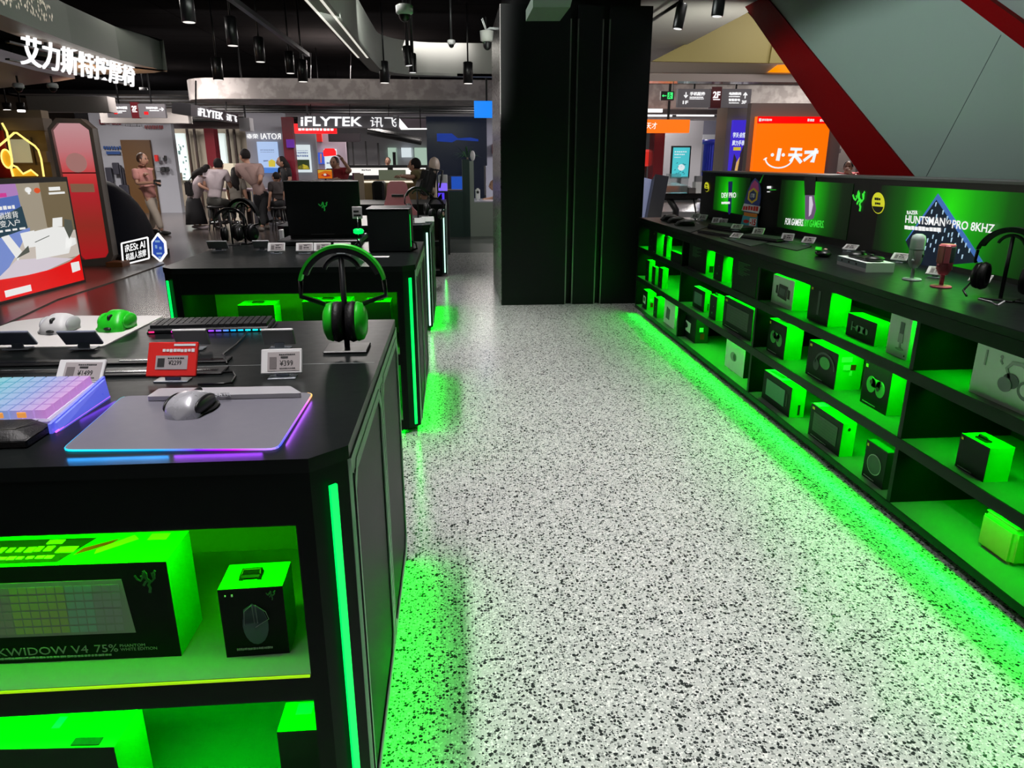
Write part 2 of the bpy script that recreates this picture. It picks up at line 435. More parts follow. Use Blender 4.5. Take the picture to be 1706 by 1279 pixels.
# ---- stepped soffit round the light well over the store
GREYS = M('grey_soffit', (0.30, 0.31, 0.285), 0.6)
inner = [(-1.065, 7.015, 2.8), (-1.074, 7.955, 2.8), (-1.083, 9.298, 2.8), (-1.09, 10.6, 2.8), (-1.086, 11.928, 2.8), (0.1, 12.7, 2.8), (2.3, 12.7, 2.8)]
inner = inner[:4] + [(-0.19 - 0.9 * math.cos(PI / 2 * k / 9), 11.7 + 1.0 * math.sin(PI / 2 * k / 9), 2.8) for k in range(10)] + [(2.3, 12.7, 2.8)]
inner = [(-1.07, 3.0, 2.8)] + inner
mb = MB().mat(GREYS)
for i in range(len(inner) - 1):
    a, b_ = Vector(inner[i]), Vector(inner[i + 1])
    if i == 0: mb.add([q for v in inner for q in (Vector(v), Vector(v) + Vector((0, 0, 0.5)))], [[2 * k, 2 * k + 2, 2 * k + 3, 2 * k + 1] for k in range(len(inner) - 1)], True)
outer = [(-1.28, 3.0, 2.8), (-1.27, 7.03, 2.8), (-1.28, 9.2, 2.8), (-1.28, 10.6, 2.8), (-1.27, 12.1, 2.8), (-1.1, 12.6, 2.8), (-0.6, 12.85, 2.8), (0.1, 12.9, 2.8), (2.3, 12.9, 2.8)]
inn2 = [inner[0], inner[1], inner[3], inner[4], inner[6], inner[9], inner[11], (0.1, 12.7, 2.8), (2.3, 12.7, 2.8)]
for i in range(len(outer) - 1):
    mb.prism([outer[i], outer[i + 1], inn2[i + 1], inn2[i]], (0, 0, 0.04))
    a, b_ = Vector(outer[i]), Vector(outer[i + 1])
    mb.prism([a, b_, b_ + Vector((0.02, -0.02, 0)), a + Vector((0.02, -0.02, 0))], (0, 0, 0.5))
struct('ceiling', mb)
lt = MB().mat(E('soffit_light', (1.0, 0.97, 0.86), 0.75))
for A in (outer, inn2):
    off = 0.035 if A is outer else -0.035
    lt.prism([(A[0][0] + off - 0.012, A[0][1] + 1.5, 2.797), (A[0][0] + off + 0.012, A[0][1] + 1.5, 2.797), (A[3][0] + off + 0.012, A[3][1], 2.797), (A[3][0] + off - 0.012, A[3][1], 2.797)], (0, 0, -0.004))
tag(lt.build('cove_light_strip'), 'pair of pale light lines along the underside of the grey ceiling soffit', 'light')
# ---- flat grey soffit right of the pillar, pale boards above the pillar
mb = MB().mat(M('grey_soffit_board', (0.36, 0.37, 0.345), 0.6))
mb.prism([(3.186, 12.058, 2.95), (3.13, 8.159, 2.95), (2.9, 4.5, 2.95), (1.0, 4.5, 2.95), (1.0, 9.4, 2.95)], (0, 0, 0.06)); struct('ceiling', mb)
# ---- yellow-green underside panel beyond and metal band
mb = MB().mat(M('mustard_panel', (0.36, 0.30, 0.10), 0.55))
mb.prism([(2.694, 10.2, 2.741), (4.326, 10.2, 2.735), (4.365, 10.2, 2.981), (3.951, 10.2, 3.354)], (0, 0.06, 0))
mb.prism([(4.304, 10.15, 2.728), (4.834, 10.15, 2.733), (4.685, 10.15, 2.918), (4.325, 10.15, 2.988)], (0, 0.05, 0)); struct('ceiling', mb)
mb = MB().mat(M('polished_band', (0.50, 0.43, 0.41), 0.15, metal=0.25)); b6(mb, (2.668, 10.6, 2.639, 5.057, 10.65, 2.787)); b6(mb, (2.624, 10.4, 2.516, 4.978, 10.7, 2.616)); struct('trim_1', mb)
mb = MB().mat(E('orange_reflection', (1.0, 0.32, 0.0), 0.9)); mb.prism([(4.47, 10.55, 2.662), (4.891, 10.55, 2.658), (4.79, 10.55, 2.766), (4.599, 10.55, 2.757)], (0, 0.03, 0))  # glowing patch stands in for an orange reflection
tag(mb.build('orange_glow_patch'), 'small glowing patch of orange reflection under the mustard ceiling panel', 'light')
mb = MB().mat(CONC); b6(mb, (3.682, 15, 2.482, 7.668, 15.3, 2.956)); struct('wall_right', mb)
mb = MB().mat(BMETAL); b6(mb, (3.643, 14.9, 2.946, 7.58, 15.3, 3.012)); struct('trim_2', mb)

# ---- escalator flank: big grey-green side panel edged in red
X3 = 3.0
lowL = (3, 7.7, 2.899); botL = (3, 5.154, 1.323); topR = (3, 7.173, 2.883); botR = (3, 4.533, 1.327); u0_ = (3, 4.379, 2.349); u1_ = (3, 3.855, 2.044)
def ext(a, b_, t): return tuple(a[i] + (b_[i] - a[i]) * t for i in range(3))
es = thing('escalator', 'sloping escalator flank, grey-green side panel between red edges', 'escalator', (3.0, 4.5, 0))
def P3(p, dx=0.0): return (p[0] - 3.0 + dx, p[1] - 4.5, p[2])
redm = M('dark_red_paint', (0.20, 0.0, 0.001), 0.6, spec=0.08)
panm = M('escalator_panel', (0.30, 0.40, 0.36), 0.5)
zc = 3.7
a_top = ext(botL, lowL, 1.5); b_top = ext(botR, topR, 1.5); a_bot = ext(lowL, botL, 1.75); b_bot = ext(topR, botR, 1.75)
mb = MB().mat(redm); mb.prism([P3(a_bot), P3(a_top), P3(b_top), P3(b_bot)], (-0.015, 0, 0)); mb.build('lower_edge', es)
u_hi = ext(u1_, u0_, 3.0); u_lo = ext(u0_, u1_, 3.2)
mb = MB().mat(panm); mb.prism([P3(b_bot), P3(b_top), P3(u_hi), P3(u_lo)], (0.05, 0, 0)); mb.build('side_panel', es)
mb = MB().mat(M('panel_joint', (0.12, 0.16, 0.15), 0.6)); s0 = (3, 4.487, 1.339); s1 = (3, 4.037, 2.112)
mb.tube([P3(s0), P3(s1)], 0.003, 4); mb.build('panel_joint', es)
du = (3, 4.444, 2.4); uw = (3, 3.872, 2.104)
mb = MB().mat(redm); mb.prism([P3(u_lo), P3(u_hi), P3(tuple(u_hi[i] + (0, 0, 0.10)[i] for i in range(3))), P3(tuple(u_lo[i] + (0, 0, 0.10)[i] for i in range(3)))], (-0.04, 0, 0)); mb.build('upper_edge', es)
mb = MB().mat(M('balustrade', (0.30, 0.36, 0.34), 0.3)); mb.prism([P3(tuple(u_lo[i] + (0, 0, 0.10)[i] for i in range(3))), P3(tuple(u_hi[i] + (0, 0, 0.10)[i] for i in range(3))), P3(tuple(u_hi[i] + (0, 0, 0.6)[i] for i in range(3))), P3(tuple(u_lo[i] + (0, 0, 0.6)[i] for i in range(3)))], (0.04, 0, 0)); mb.build('balustrade', es)

# ---- curved canopy top left
CAN = M('canopy_grey', (0.17, 0.19, 0.165), 0.6)
cb = [(-3.45, 3.5, 2.6), (-3.58, 5.5, 2.6), (-3.663, 6.736, 2.6), (-3.738, 7.4, 2.6), (-3.83, 8.226, 2.6), (-3.901, 9.479, 2.6), (-3.805, 10.202, 2.6), (-3.8, 10.648, 2.6), (-3.71, 10.575, 2.6)]
last = Vector(cb[-1]); cb += [(-4.0, 10.75, 2.6), (-4.6, 11.0, 2.6), (-5.6, 11.0, 2.6), (-7.5, 10.6, 2.6), (-9, 8, 2.6), (-9, 3.5, 2.6)]
cb[8] = (-3.72, 10.45, 2.6)
ca = thing('ceiling', 'large rounded grey ceiling canopy over the massage chair shop, top left', 'canopy', (0, 0, 0)); tag(ca, kind='structure')
mb = MB().mat(CAN); n = len(cb)
P = [Vector(p) for p in cb]
cen = Vector((-6, 7.5, 2.6))
inn = [p + (cen - p).normalized() * (0.35 if k < 6 else 1.4) for k, p in enumerate(P)]
H_ = Vector((0, 0, 0.36))
for i in range(n):
    j = (i + 1) % n
    mb.add([P[i], P[j], P[j] + H_, P[i] + H_], [[0, 1, 2, 3]], False)
mb.mat(M('canopy_underside', (0.50, 0.42, 0.36), 0.5))
for i in range(n):
    j = (i + 1) % n
    mb.add([P[i], P[j], inn[j], inn[i]], [[0, 1, 2, 3]], False)
    mb.mat(CAN); mb.add([inn[i], inn[j], inn[j] + H_ * 0.5, inn[i] + H_ * 0.5], [[0, 1, 2, 3]], False); mb.mat(M('canopy_underside'))
mb.mat(M('canopy_inner', (0.02, 0.02, 0.02), 0.6)); mb.add([p + H_ * 0.5 for p in inn], [list(range(n))])
mb.mat(CAN); mb.add([p + H_ for p in P], [list(range(n))])
mb.build('canopy_ring', ca)
# perforated plate on the canopy face (pale dots)
dots = MB().mat(M('perforated_pale', (0.55, 0.50, 0.42), 0.5, emit=(0.9, 0.8, 0.65), es=0.35))
rd = random.Random(3)
for k in range(150):
    f = rd.random() ** 1.3; i0 = 2 + f * 1.55
    i = int(i0); p = P[i].lerp(P[i + 1], i0 - i); q = (P[i + 1] - P[i]).normalized()
    z = 2.70 + rd.random() * 0.23 * (1 - f * 0.3); hh = 0.012 + 0.008 * rd.random(); ww = 0.010
    c = Vector((p.x, p.y, z)); nn = Vector((q.y, -q.x, 0))
    if nn.x < 0: nn = -nn
    c += nn * 0.003
    dots.prism([c - q * ww, c - Vector((0, 0, hh)), c + q * ww, c + Vector((0, 0, hh))], nn * 0.002)
dots.build('perforated_plate', ca)

# ---- patterned concrete ring bulkhead behind the light well
mb = MB().mat(CONC)
rz0, rz1 = 2.57, 2.93
rp = [(1.6, 14.5), (-4.3, 14.5)] + [(-4.3 - 0.75 * math.sin(PI * k / 10), 15.25 - 0.75 * math.cos(PI * k / 10)) for k in range(1, 11)] + [(1.6, 16.0)]
mb.prism([(x, y, rz0) for x, y in rp], (0, 0, rz1 - rz0))
struct('ceiling', mb)
mb = MB().mat(BMETAL)
for k in range(14): mb.box((-9, 16.3 + k * 0.9, 2.78), (3, 16.7 + k * 0.9, 2.86))
struct('ceiling', mb)
mb = MB().mat(PAINT); b6(mb, (-6.312, 22, 2.697, 1.515, 22.4, 3.051)); struct('ceiling', mb)
mb = MB().mat(M('concrete_dim', (0.24, 0.22, 0.21), 0.7)); b6(mb, (-7.186, 13.5, 2.269, -5.863, 13.8, 2.518)); b6(mb, (-8.934, 20, 2.4, -6.76, 20.3, 2.973)); struct('wall_left', mb)

# ================================================================ DISPLAY COUNTERS ON THE LEFT
XR = -0.213; T = 0.933; CW = 1.292; CD = 1.20
def counter(y0, label, xo=0.0, lit=1.0, led=None):
    led = led or LEDG
    t = thing('display_counter', label, 'counter', (XR + xo, y0, 0), 0, 'black display counters with green light strips')
    top = [(-0.064, 0), (0, 0.06), (0, CD), (-CW, CD), (-CW, 0.06), (-CW + 0.064, 0)]
    mb = MB().mat(TOPM); mb.prism([(x, y, 0.905) for x, y in top], (0, 0, 0.028))
    mb.build('countertop', t)
    if y0 < 2:
        mb = MB().mat(M('joint_line', (0.25, 0.27, 0.27), 0.4)); mb.box((-CW, 0.645, 0.933), (-0.012, 0.648, 0.9335)); mb.build('joint', t)
    for s in (0, 1):                                        # right and left end blocks
        mb = MB().mat(BLACK); f = (lambda x: x) if s == 0 else (lambda x: -CW - x)
        mb.prism([(f(x), y, 0.03) for x, y in [(-0.098, 0), (-0.064, 0), (-0.004, 0.06), (-0.004, CD), (-0.098, CD)]], (0, 0, 0.875))
        mb.build('end_block', t)
    mb = MB().mat(BLACK); mb.box((-CW + 0.098, 0.002, 0.797), (-0.098, 0.03, 0.905)); mb.build('front_apron', t)
    mb = MB().mat(SHELF); mb.box((-CW + 0.098, 0.50, 0.05), (-0.098, 0.52, 0.905)); mb.build('back_panel', t)
    for (za, zb) in ((0.40, 0.462), (0.03, 0.085)):
        mb = MB().mat(BLACK); mb.box((-CW + 0.098, 0.0, za), (-0.098, 0.5, zb - 0.004)); mb.mat(SHELF); mb.box((-CW + 0.098, 0.002, zb - 0.004), (-0.098, 0.5, zb)); mb.build('shelf_board', t)
    if y0 < 2:
        mb = MB().mat(E('edge_led', (0.45, 0.9, 0.0), 0.7)); mb.box((-CW + 0.1, -0.003, 0.457), (-0.1, 0.0, 0.462)); mb.build('edge_light', t)
    mb = MB().mat(BLACK); mb.box((-CW + 0.06, CD - 0.02, 0.03), (-0.098, CD, 0.905)); mb.build('rear_panel', t)
    mb = MB().mat(BPLA); mb.box((-CW + 0.12, 0.10, 0), (-0.09, CD - 0.08, 0.03)); mb.build('plinth', t)
    # framed right flank: outer frame, middle post, dark insets
    mb = MB().mat(TRIM)
    def bar(y0_, z0, y1_, z1, th=0.004): mb.box((-0.004, y0_, z0), (th - 0.004 + 0.003, y1_, z1))
    bar(0.062, 0.850, CD, 0.905); bar(0.062, 0.06, 0.100, 0.850); bar(CD - 0.016, 0.06, CD, 0.872); bar(0.062, 0.03, CD, 0.06)
    for ya in (0.082, 0.66):
        ye = ya + 0.53
        p = [(0.055, 0.80), (0.055, 0.12), (0.0, 0.12), (0.0, 0.80)]
        # rim of one inset panel with clipped corners
        o_ = [(ya, 0.872), (ye, 0.872), (ye, 0.06), (ya, 0.06)]
        i_ = [(ya + 0.05, 0.858), (ye - 0.05, 0.858), (ye - 0.012, 0.82), (ye - 0.012, 0.11), (ye - 0.05, 0.075), (ya + 0.05, 0.075), (ya + 0.012, 0.11), (ya + 0.012, 0.82)]
        pts = [Vector((0.002, a, b)) for a, b in i_]
        c = Vector((0.002, (ya + ye) / 2, 0.46))
        for i in range(8):
            a, b = pts[i], pts[(i + 1) % 8]
            q = [a, b, b + (b - c).normalized() * 0.026, a + (a - c).normalized() * 0.026]
            mb.prism(q, (0.003, 0, 0))
    mb.box((-0.002, 0.612, 0.06), (0.006, 0.66, 0.872))
    mb.build('side_frame', t)
    mb = MB().mat(M('joint_shadow_gap', (0.003, 0.003, 0.003), 0.6))
    for ya in (0.622, 0.645, 0.069): mb.box((0.0, ya, 0.065), (0.0065, ya + 0.003, 0.87))
    mb.box((0, 0.09, 0.862), (0.0042, CD - 0.03, 0.866)); mb.build('groove', t)
    mb = MB().mat(BCARD); mb.box((-0.005, 0.085, 0.065), (-0.001, 0.61, 0.872)); mb.box((-0.005, 0.662, 0.065), (-0.001, CD - 0.02, 0.872)); mb.build('side_panel', t)
    # LED bars in the chamfered corners
    for s in (0, 1):
        f = (lambda x: x) if s == 0 else (lambda x: -CW - x)
        c = Vector((f(-0.030), 0.026, 0)); d = Vector(((0.7 if s == 0 else -0.7), 0.71, 0)); n = Vector((d.y, -d.x, 0)) if s == 0 else Vector((-d.y, d.x, 0))
        if n.y > 0: n = -n
        a = c - d * 0.008; b = c + d * 0.008
        mb = MB().mat(led)
        mb.prism([a + Vector((0, 0, 0.05)), b + Vector((0, 0, 0.05)), b + Vector((0, 0, 0.868)), a + Vector((0, 0, 0.868))], n * 0.006)
        mb.build('led_strip', t)
        if lit > 0:
            area((XR + xo + c.x + n.x * 0.02, y0 + c.y + n.y * 0.02, 0.46), (XR + xo + c.x + n.x, y0 + c.y + n.y, 0.46), 0.5 * lit, 0.80, 0.015, GREEN, up=(0, 0, 1))
    return t
counter(1.219, 'black display counter carrying the grey mouse pad, lit green shelf bays below', lit=1.0)
counter(3.73, 'second black display counter, laptop and headsets on top', lit=1.0)
counter(6.235, 'third black display counter with white-green corner strip, behind the dark computer tower', lit=0.9, led=LEDW)
counter(9.42, 'farthest black display counter with pale corner strip beside the dark green kiosk', 0.10, lit=0.6, led=LEDW)
# lamps under the lips of the counters' bays and beneath their flanks
for yc, xo in ((1.219, 0), (3.73, 0), (6.235, 0)):
    xm = XR - CW / 2
    area((xm, yc + 0.075, 0.79), (xm, yc + 0.26, 0.40), 6.0, 1.05, 0.02, (0.03, 1.0, 0.0), 150, up=(1, 0, 0))
    area((xm, yc + 0.05, 0.394), (xm, yc + 0.25, 0.05), 6.0, 1.05, 0.02, (0.0, 1.0, 0.01), 150, up=(1, 0, 0))
    area((XR + 0.004, yc + 0.60, 0.055), (XR + 0.12, yc + 0.60, 0), 4.0, 1.12, 0.02, GREEN, 130, up=(0, 1, 0))
    area((XR - 0.02, yc + 0.60, 0.028), (XR + 0.06, yc + 0.60, 0), 3.0, 1.12, 0.02, GREEN, 170, up=(0, 1, 0))
    area((xm, yc + 0.06, 0.026), (xm, yc + 0.0, 0), 2.0, 1.1, 0.03, GREEN, 170, up=(1, 0, 0))

# ---------------------------------------------------------------- goods on the counters
def rounded(pts, r=0.02, n=4):
    out = []; m = len(pts)
    for i in range(m):
        p = Vector(pts[i]); a = Vector(pts[i - 1]); b = Vector(pts[(i + 1) % m])
        da = (a - p).normalized(); db = (b - p).normalized()
        for k in range(n + 1):
            t_ = k / n; out.append((p + da * r * (1 - t_)).lerp(p + db * r * t_, t_))
    return out
def mouse_shape(mb, L, W_, H_, mats, nx=14, ny=20):
    """body of a computer mouse: y forward, origin on the table"""
    vs = []; rows = []
    def half(t): return W_ / 2 * (0.93 + 0.10 * math.cos(2 * PI * (t - 0.05)) - 0.02) * (max(0.0, 1 - (2 * t - 1) ** 6)) ** 0.5
    def top(t): return H_ * (0.30 + 0.70 * math.sin(PI * min(1, 0.12 + 0.88 * (1 - t)) ** 1.15 * 0.86)) * (max(0.0, 1 - abs(2 * t - 1) ** 7)) ** 0.5
    for j in range(ny + 1):
        t = j / ny; y = (t - 0.5) * L; w_ = half(t); h = top(t)
        for i in range(nx + 1):
            a = PI * i / nx; c = math.cos(a); s = math.sin(a)
            vs.append((-w_ * math.copysign(abs(c) ** 0.7, c), y, max(0, h * s ** 0.55)))
    fs = []
    for j in range(ny):
        for i in range(nx):
            a = j * (nx + 1) + i; fs.append([a, a + 1, a + nx + 2, a + nx + 1])
    mb.add(vs, fs, True)
    mb.add([vs[j * (nx + 1)] for j in range(ny + 1)] + [vs[j * (nx + 1) + nx] for j in range(ny + 1)], [[j, j + 1, ny + 1 + j + 1, ny + 1 + j] for j in range(ny)])
    return top, half
def mouse(label, loc, rz, body, side=None, group=None, L=0.122, W_=0.066, H_=0.042, glow=None):
    t = thing('computer_mouse', label, 'mouse', loc, rz, group)
    mb = MB().mat(body); top, half = mouse_shape(mb, L, W_, H_, None); mb.build('shell', t)
    mb = MB().mat(BPLA)
    y = L * 0.30; z = top(0.5 + 0.30)
    mb.lathe([(0.0085, -0.004), (0.010, -0.002), (0.010, 0.002), (0.0085, 0.004)], (0, y, z - 0.002), Matrix.Rotation(PI / 2, 4, 'Y'), 14)
    mb.build('scroll_wheel', t)
    mb = MB().mat(BPLA); mb.ell((0, L * 0.24, top(0.74) - 0.001), (0.0065, 0.016, 0.005)); mb.build('wheel_slot', t)
    mb = MB().mat(BPLA); mb.ell((0, L * 0.488, H_ * 0.20), (0.012, 0.007, 0.005)); mb.build('cable_port', t)
    if side:
        mb = MB().mat(side)
        for s in (-1, 1): mb.ell((s * W_ * 0.44, -L * 0.05, H_ * 0.42), (W_ * 0.10, L * 0.36, H_ * 0.40))
        mb.ell((W_ * 0.30, L * 0.05, H_ * 0.10), (W_ * 0.34, L * 0.40, H_ * 0.08), zmin=-0.9); mb.build('side_grip', t)
    return t
def esl(label, loc, rz, w_=0.088, h=0.05, frame=None, screen=True, tilt=38, price=None, group='electronic price labels', seen=True):
    """electronic shelf label: tilted tag on a small foot"""
    t = thing('price_label', label, 'price label', loc, rz, group)
    frame = frame or WHITE
    mb = MB().mat(M('label_foot_clear', (0.30, 0.33, 0.38), 0.25)); mb.box((-w_ * 0.34, -0.018, 0), (w_ * 0.34, 0.018, 0.003), 0.001)
    mb.box((-w_ * 0.15, -0.002, 0.003), (w_ * 0.15, 0.003, 0.018)); mb.build('foot', t)
    m = Matrix.Translation((0, -0.008, 0.012)) @ Matrix.Rotation(R(-tilt), 4, 'X')
    mb = MB().mat(frame); mb.box((-w_ / 2, -0.004, 0), (w_ / 2, 0.004, h), 0.002, m); mb.build('tag_case', t)
    if screen:
        fr = Fr(m @ Vector((-w_ / 2, -0.004, 0)), m.to_3x3() @ Vector((w_, 0, 0)), m.to_3x3() @ Vector((0, 0, h)))
        mb = MB().mat(EINK); fr.rect(mb, 0.16, 0.10, 0.94, 0.86, 0.0003, 0.0008); mb.build('screen', t)
        mb = MB().mat(INK)
        if price: text(mb, fr, price, 0.46, 0.30, 0.78, 0.52, 0.0012, 0.0006)
        else: glyph_bars(mb, fr, 0.46, 0.32, 0.78, 0.50, 4, 0.0012, 0.0006)
        fr.rect(mb, 0.48, 0.60, 0.66, 0.68, 0.0012, 0.0006); glyph_bars(mb, fr, 0.44, 0.72, 0.84, 0.78, 9, 0.0012, 0.0006); glyph_bars(mb, fr, 0.46, 0.17, 0.84, 0.22, 9, 0.0012, 0.0006)
        mb.mat(M('code_grey', (0.16, 0.14, 0.14), 0.6)); fr.rect(mb, 0.21, 0.18, 0.38, 0.66, 0.0012, 0.0006)
        mb.build('print', t)
    return t
ORG = {}
def headset(label, loc, rz, band, shell, cushion, r=0.088, stand=True, accent=None, scale=1.0, mic=False, drop=0.075, group=None, cups_face=0.0, gap=None):
    """over-ear headset hung on a small stand; x across the head"""
    s = scale
    t = thing('headset', label, 'headset', loc, rz, group)
    zt = 0.265 * s; R_ = r * s; zc = zt - R_ - 0.012 * s
    arc = [(R_ * math.cos(a), 0, zc + R_ * 1.0 * math.sin(a)) for a in [PI * k / 20 for k in range(21)]]
    def strip(mb, r_out, wid, th, a0, a1, zoff=0):
        n = 40
        for k in range(n):
            a = a0 + (a1 - a0) * k / n; b = a0 + (a1 - a0) * (k + 1) / n
            vs = []
            for ang in (a, b):
                for rr in (r_out, r_out - th):
                    for yy in (-wid / 2, wid / 2): vs.append((rr * math.cos(ang), yy, zc + rr * math.sin(ang) + zoff))
            mb.add(vs, [[0, 1, 5, 4], [2, 6, 7, 3], [0, 4, 6, 2], [1, 3, 7, 5]] + ([[0, 2, 3, 1]] if k == 0 else []) + ([[4, 5, 7, 6]] if k == n - 1 else []))
    mb = MB().mat(band); strip(mb, R_ + 0.012 * s, 0.030 * s, 0.007 * s, R(12), R(168)); mb.build('headband', t)
    mb = MB().mat(cushion); strip(mb, R_ + 0.005 * s, 0.028 * s, 0.012 * s, R(22), R(158)); mb.build('headband_pad', t)
    for sx in (-1, 1):
        x = sx * (R_ + 0.006 * s)
        xc = sx * ((R_ - 0.018 * s) if gap is None else gap * s)
        zc2 = zc - drop * s
        mb = MB().mat(BPLA); mb.tube([(x, 0, zc + 0.02 * s), (x * 1.03, 0, zc - 0.02 * s), (xc * 1.25 + sx * 0.012 * s if gap is not None else x * 0.98, 0, zc2 + 0.045 * s)], 0.006 * s, 8); mb.build('yoke', t)
        m = Matrix.Rotation(R(90) * 1, 4, 'Y') @ Matrix.Rotation(0, 4, 'Z')
        mr = Matrix.Rotation(sx * cups_face, 4, 'Z')
        mb = MB().mat(shell); mb.lathe([(0.001, 0.026 * s), (0.026 * s, 0.025 * s), (0.040 * s, 0.017 * s), (0.044 * s, 0.004 * s), (0.043 * s, 0)], (0, 0, 0), mr @ Matrix.Rotation(R(90 * sx), 4, 'Y') @ Matrix.Scale(1.15, 4, (1, 0, 0)), 24)
        o = mb.build('ear_shell', t); o.location = (xc, 0, zc2)
        mb = MB().mat(cushion); mb.lathe([(0.020 * s, 0.002), (0.043 * s, 0), (0.046 * s, -0.010 * s), (0.040 * s, -0.024 * s), (0.026 * s, -0.026 * s), (0.020 * s, -0.012 * s)], (0, 0, 0), mr @ Matrix.Rotation(R(90 * sx), 4, 'Y') @ Matrix.Scale(1.15, 4, (1, 0, 0)), 24)
        o2 = mb.build('ear_cushion', t); o2.location = (xc, 0, zc2)
        if accent:
            mb = MB().mat(accent); mb.lathe([(0.001, 0.001), (0.022 * s, 0.0), (0.022 * s, -0.003)], (0, 0, 0), mr @ Matrix.Rotation(R(90 * sx), 4, 'Y'), 18); o3 = mb.build('ear_badge', t); o3.location = (xc + sx * 0.027 * s, 0, zc2)
    if mic:
        mb = MB().mat(BPLA); mb.tube([(-R_ - 0.005 * s, 0, zc - drop * s - 0.02 * s), (-R_ - 0.01 * s, -0.06 * s, zc - drop * s - 0.055 * s), (-R_ + 0.02 * s, -0.11 * s, zc - drop * s - 0.065 * s)], 0.004 * s, 8); mb.build('microphone_arm', t)
    if stand:
        st = thing('headset_stand', 'stand under the ' + label, 'stand', loc, rz, 'headset stands')
        mb = MB().mat(BPLA); mb.box((-0.055 * s, -0.045 * s, 0), (0.055 * s, 0.045 * s, 0.006 * s), 0.003); mb.build('base_plate', st)
        mb = MB().mat(DGREY); mb.tube([(0, 0, 0.006 * s), (0, 0, zt - 0.03 * s)], 0.007 * s, 10); mb.build('pole', st)
        mb = MB().mat(DGREY); strip2 = [(0.045 * s * math.sin(a), 0, zt - 0.075 * s + 0.045 * s * math.cos(a)) for a in [R(-70 + 10 * k) for k in range(15)]]
        mb.tube(strip2, 0.006 * s, 8); mb.build('hook', st)
    return t
KEYB = M('dark_keycaps', (0.02, 0.021, 0.023), 0.4)
def keyboard(label, loc, rz, L=0.44, D=0.14, body=None, keys=None, rows=6, cols=21, H_=0.022, tilt=4, light=None, group=None, name='keyboard'):
    t = thing(name, label, 'keyboard', loc, rz, group)
    body = body or BPLA; keys = keys or KEYB
    m = Matrix.Rotation(R(tilt), 4, 'X')
    mb = MB().mat(body); mb.box((-L / 2, 0, 0), (L / 2, D, H_ * 0.6), 0.004, m); mb.build('case', t)
    mb = MB().mat(keys)
    kw = (L - 0.012) / cols; kd = (D - 0.012) / rows
    for r_ in range(rows):
        k = 0
        while k < cols:
            span = 6 if (r_ == 0 and k == 3) else 1
            a = -L / 2 + 0.006 + kw * k; b = a + kw * span
            y = 0.006 + kd * r_
            z0 = H_ * 0.6; i = 0.0018
            mb.add([m @ Vector(v) for v in [(a + 0.0008, y + 0.0008, z0), (b - 0.0008, y + 0.0008, z0), (b - 0.0008, y + kd - 0.0008, z0), (a + 0.0008, y + kd - 0.0008, z0), (a + i, y + i, H_), (b - i, y + i, H_), (b - i, y + kd - i, H_), (a + i, y + kd - i, H_)]],
                   [[4, 5, 6, 7], [0, 1, 5, 4], [1, 2, 6, 5], [2, 3, 7, 6], [3, 0, 4, 7]])
            k += span
    mb.build('keycaps', t)
    if light:
        mb = MB().mat(light)
        n = 16
        for k in range(n):
            if k in (1, 2): continue
            a = -L / 2 + 0.004 + (L - 0.01) * k / n
            mb.box((a, -0.002, 0.004), (a + L / n * 0.72, 0.0005, 0.009), 0.0008, m)
        mb.build('light_bar', t)
    return t
# --- grey mouse pad with the glowing rim
pad = rounded([(-0.743, 1.29, 0.933), (-0.342, 1.264, 0.933), (-0.339, 1.604, 0.933), (-0.77, 1.612, 0.933)], 0.022)
t = thing('mouse_pad', 'grey mouse pad with glowing rainbow rim on the mouse-pad counter', 'mouse pad', (-0.55, 1.45, T))
loc = [Vector(p) - Vector((-0.55, 1.45, T)) for p in pad]
mb = MB().mat(M('pad_cloth_grey', (0.17, 0.165, 0.20), 0.45, spec=0.4)); mb.prism([p + Vector((0, 0, 0.0008)) for p in loc], (0, 0, 0.0030)); mb.build('pad_surface', t)
fx = ramp_emit('rainbow_front', [(0, (0, 0.75, 1)), (0.45, (0.0, 0.35, 1)), (0.62, (0.15, 0.0, 1)), (0.8, (0.5, 0, 1)), (1, (0.35, 0.25, 1))], 1.5, 0, 0.40, -0.19)
rx = ramp_emit('rainbow_right', [(0, (0.05, 0.1, 1)), (0.35, (0.35, 0.1, 1)), (0.72, (0.7, 0.1, 0.9)), (0.9, (1, 0.45, 0.1)), (1, (1, 0.7, 0.2))], 1.5, 1, 0.33, -0.17)
lx = ramp_emit('rainbow_left', [(0, (0, 0.8, 1)), (0.3, (0.0, 0.25, 0.9)), (0.7, (0.15, 0.2, 0.9)), (1, (0.0, 0.6, 0.6))], 0.9, 1, 0.33, -0.17)
rim = [p + Vector((0, 0, 0.002)) for p in loc]
for name_, i0, i1, mm in (('front_light_edge', 2, 8, fx), ('right_light_edge', 7, 13, rx), ('left_light_edge', 17, 23, lx)):
    mb = MB().mat(mm); mb.tube([rim[i % len(rim)] for i in range(i0, i1 + 1)], 0.0022, 6); mb.build('light_edge', t)
area((-0.63, 1.262, T + 0.006), (-0.63, 1.1, T - 0.03), 0.05, 0.18, 0.004, (0.02, 0.35, 1), 170, up=(1, 0, 0))
area((-0.45, 1.262, T + 0.006), (-0.45, 1.1, T - 0.03), 0.05, 0.16, 0.004, (0.35, 0.05, 1), 170, up=(1, 0, 0))
area((-0.335, 1.43, T + 0.006), (-0.2, 1.43, T - 0.03), 0.10, 0.26, 0.004, (0.45, 0.1, 1), 170, up=(0, 1, 0))
b0 = Vector((-0.55, 1.45, T))
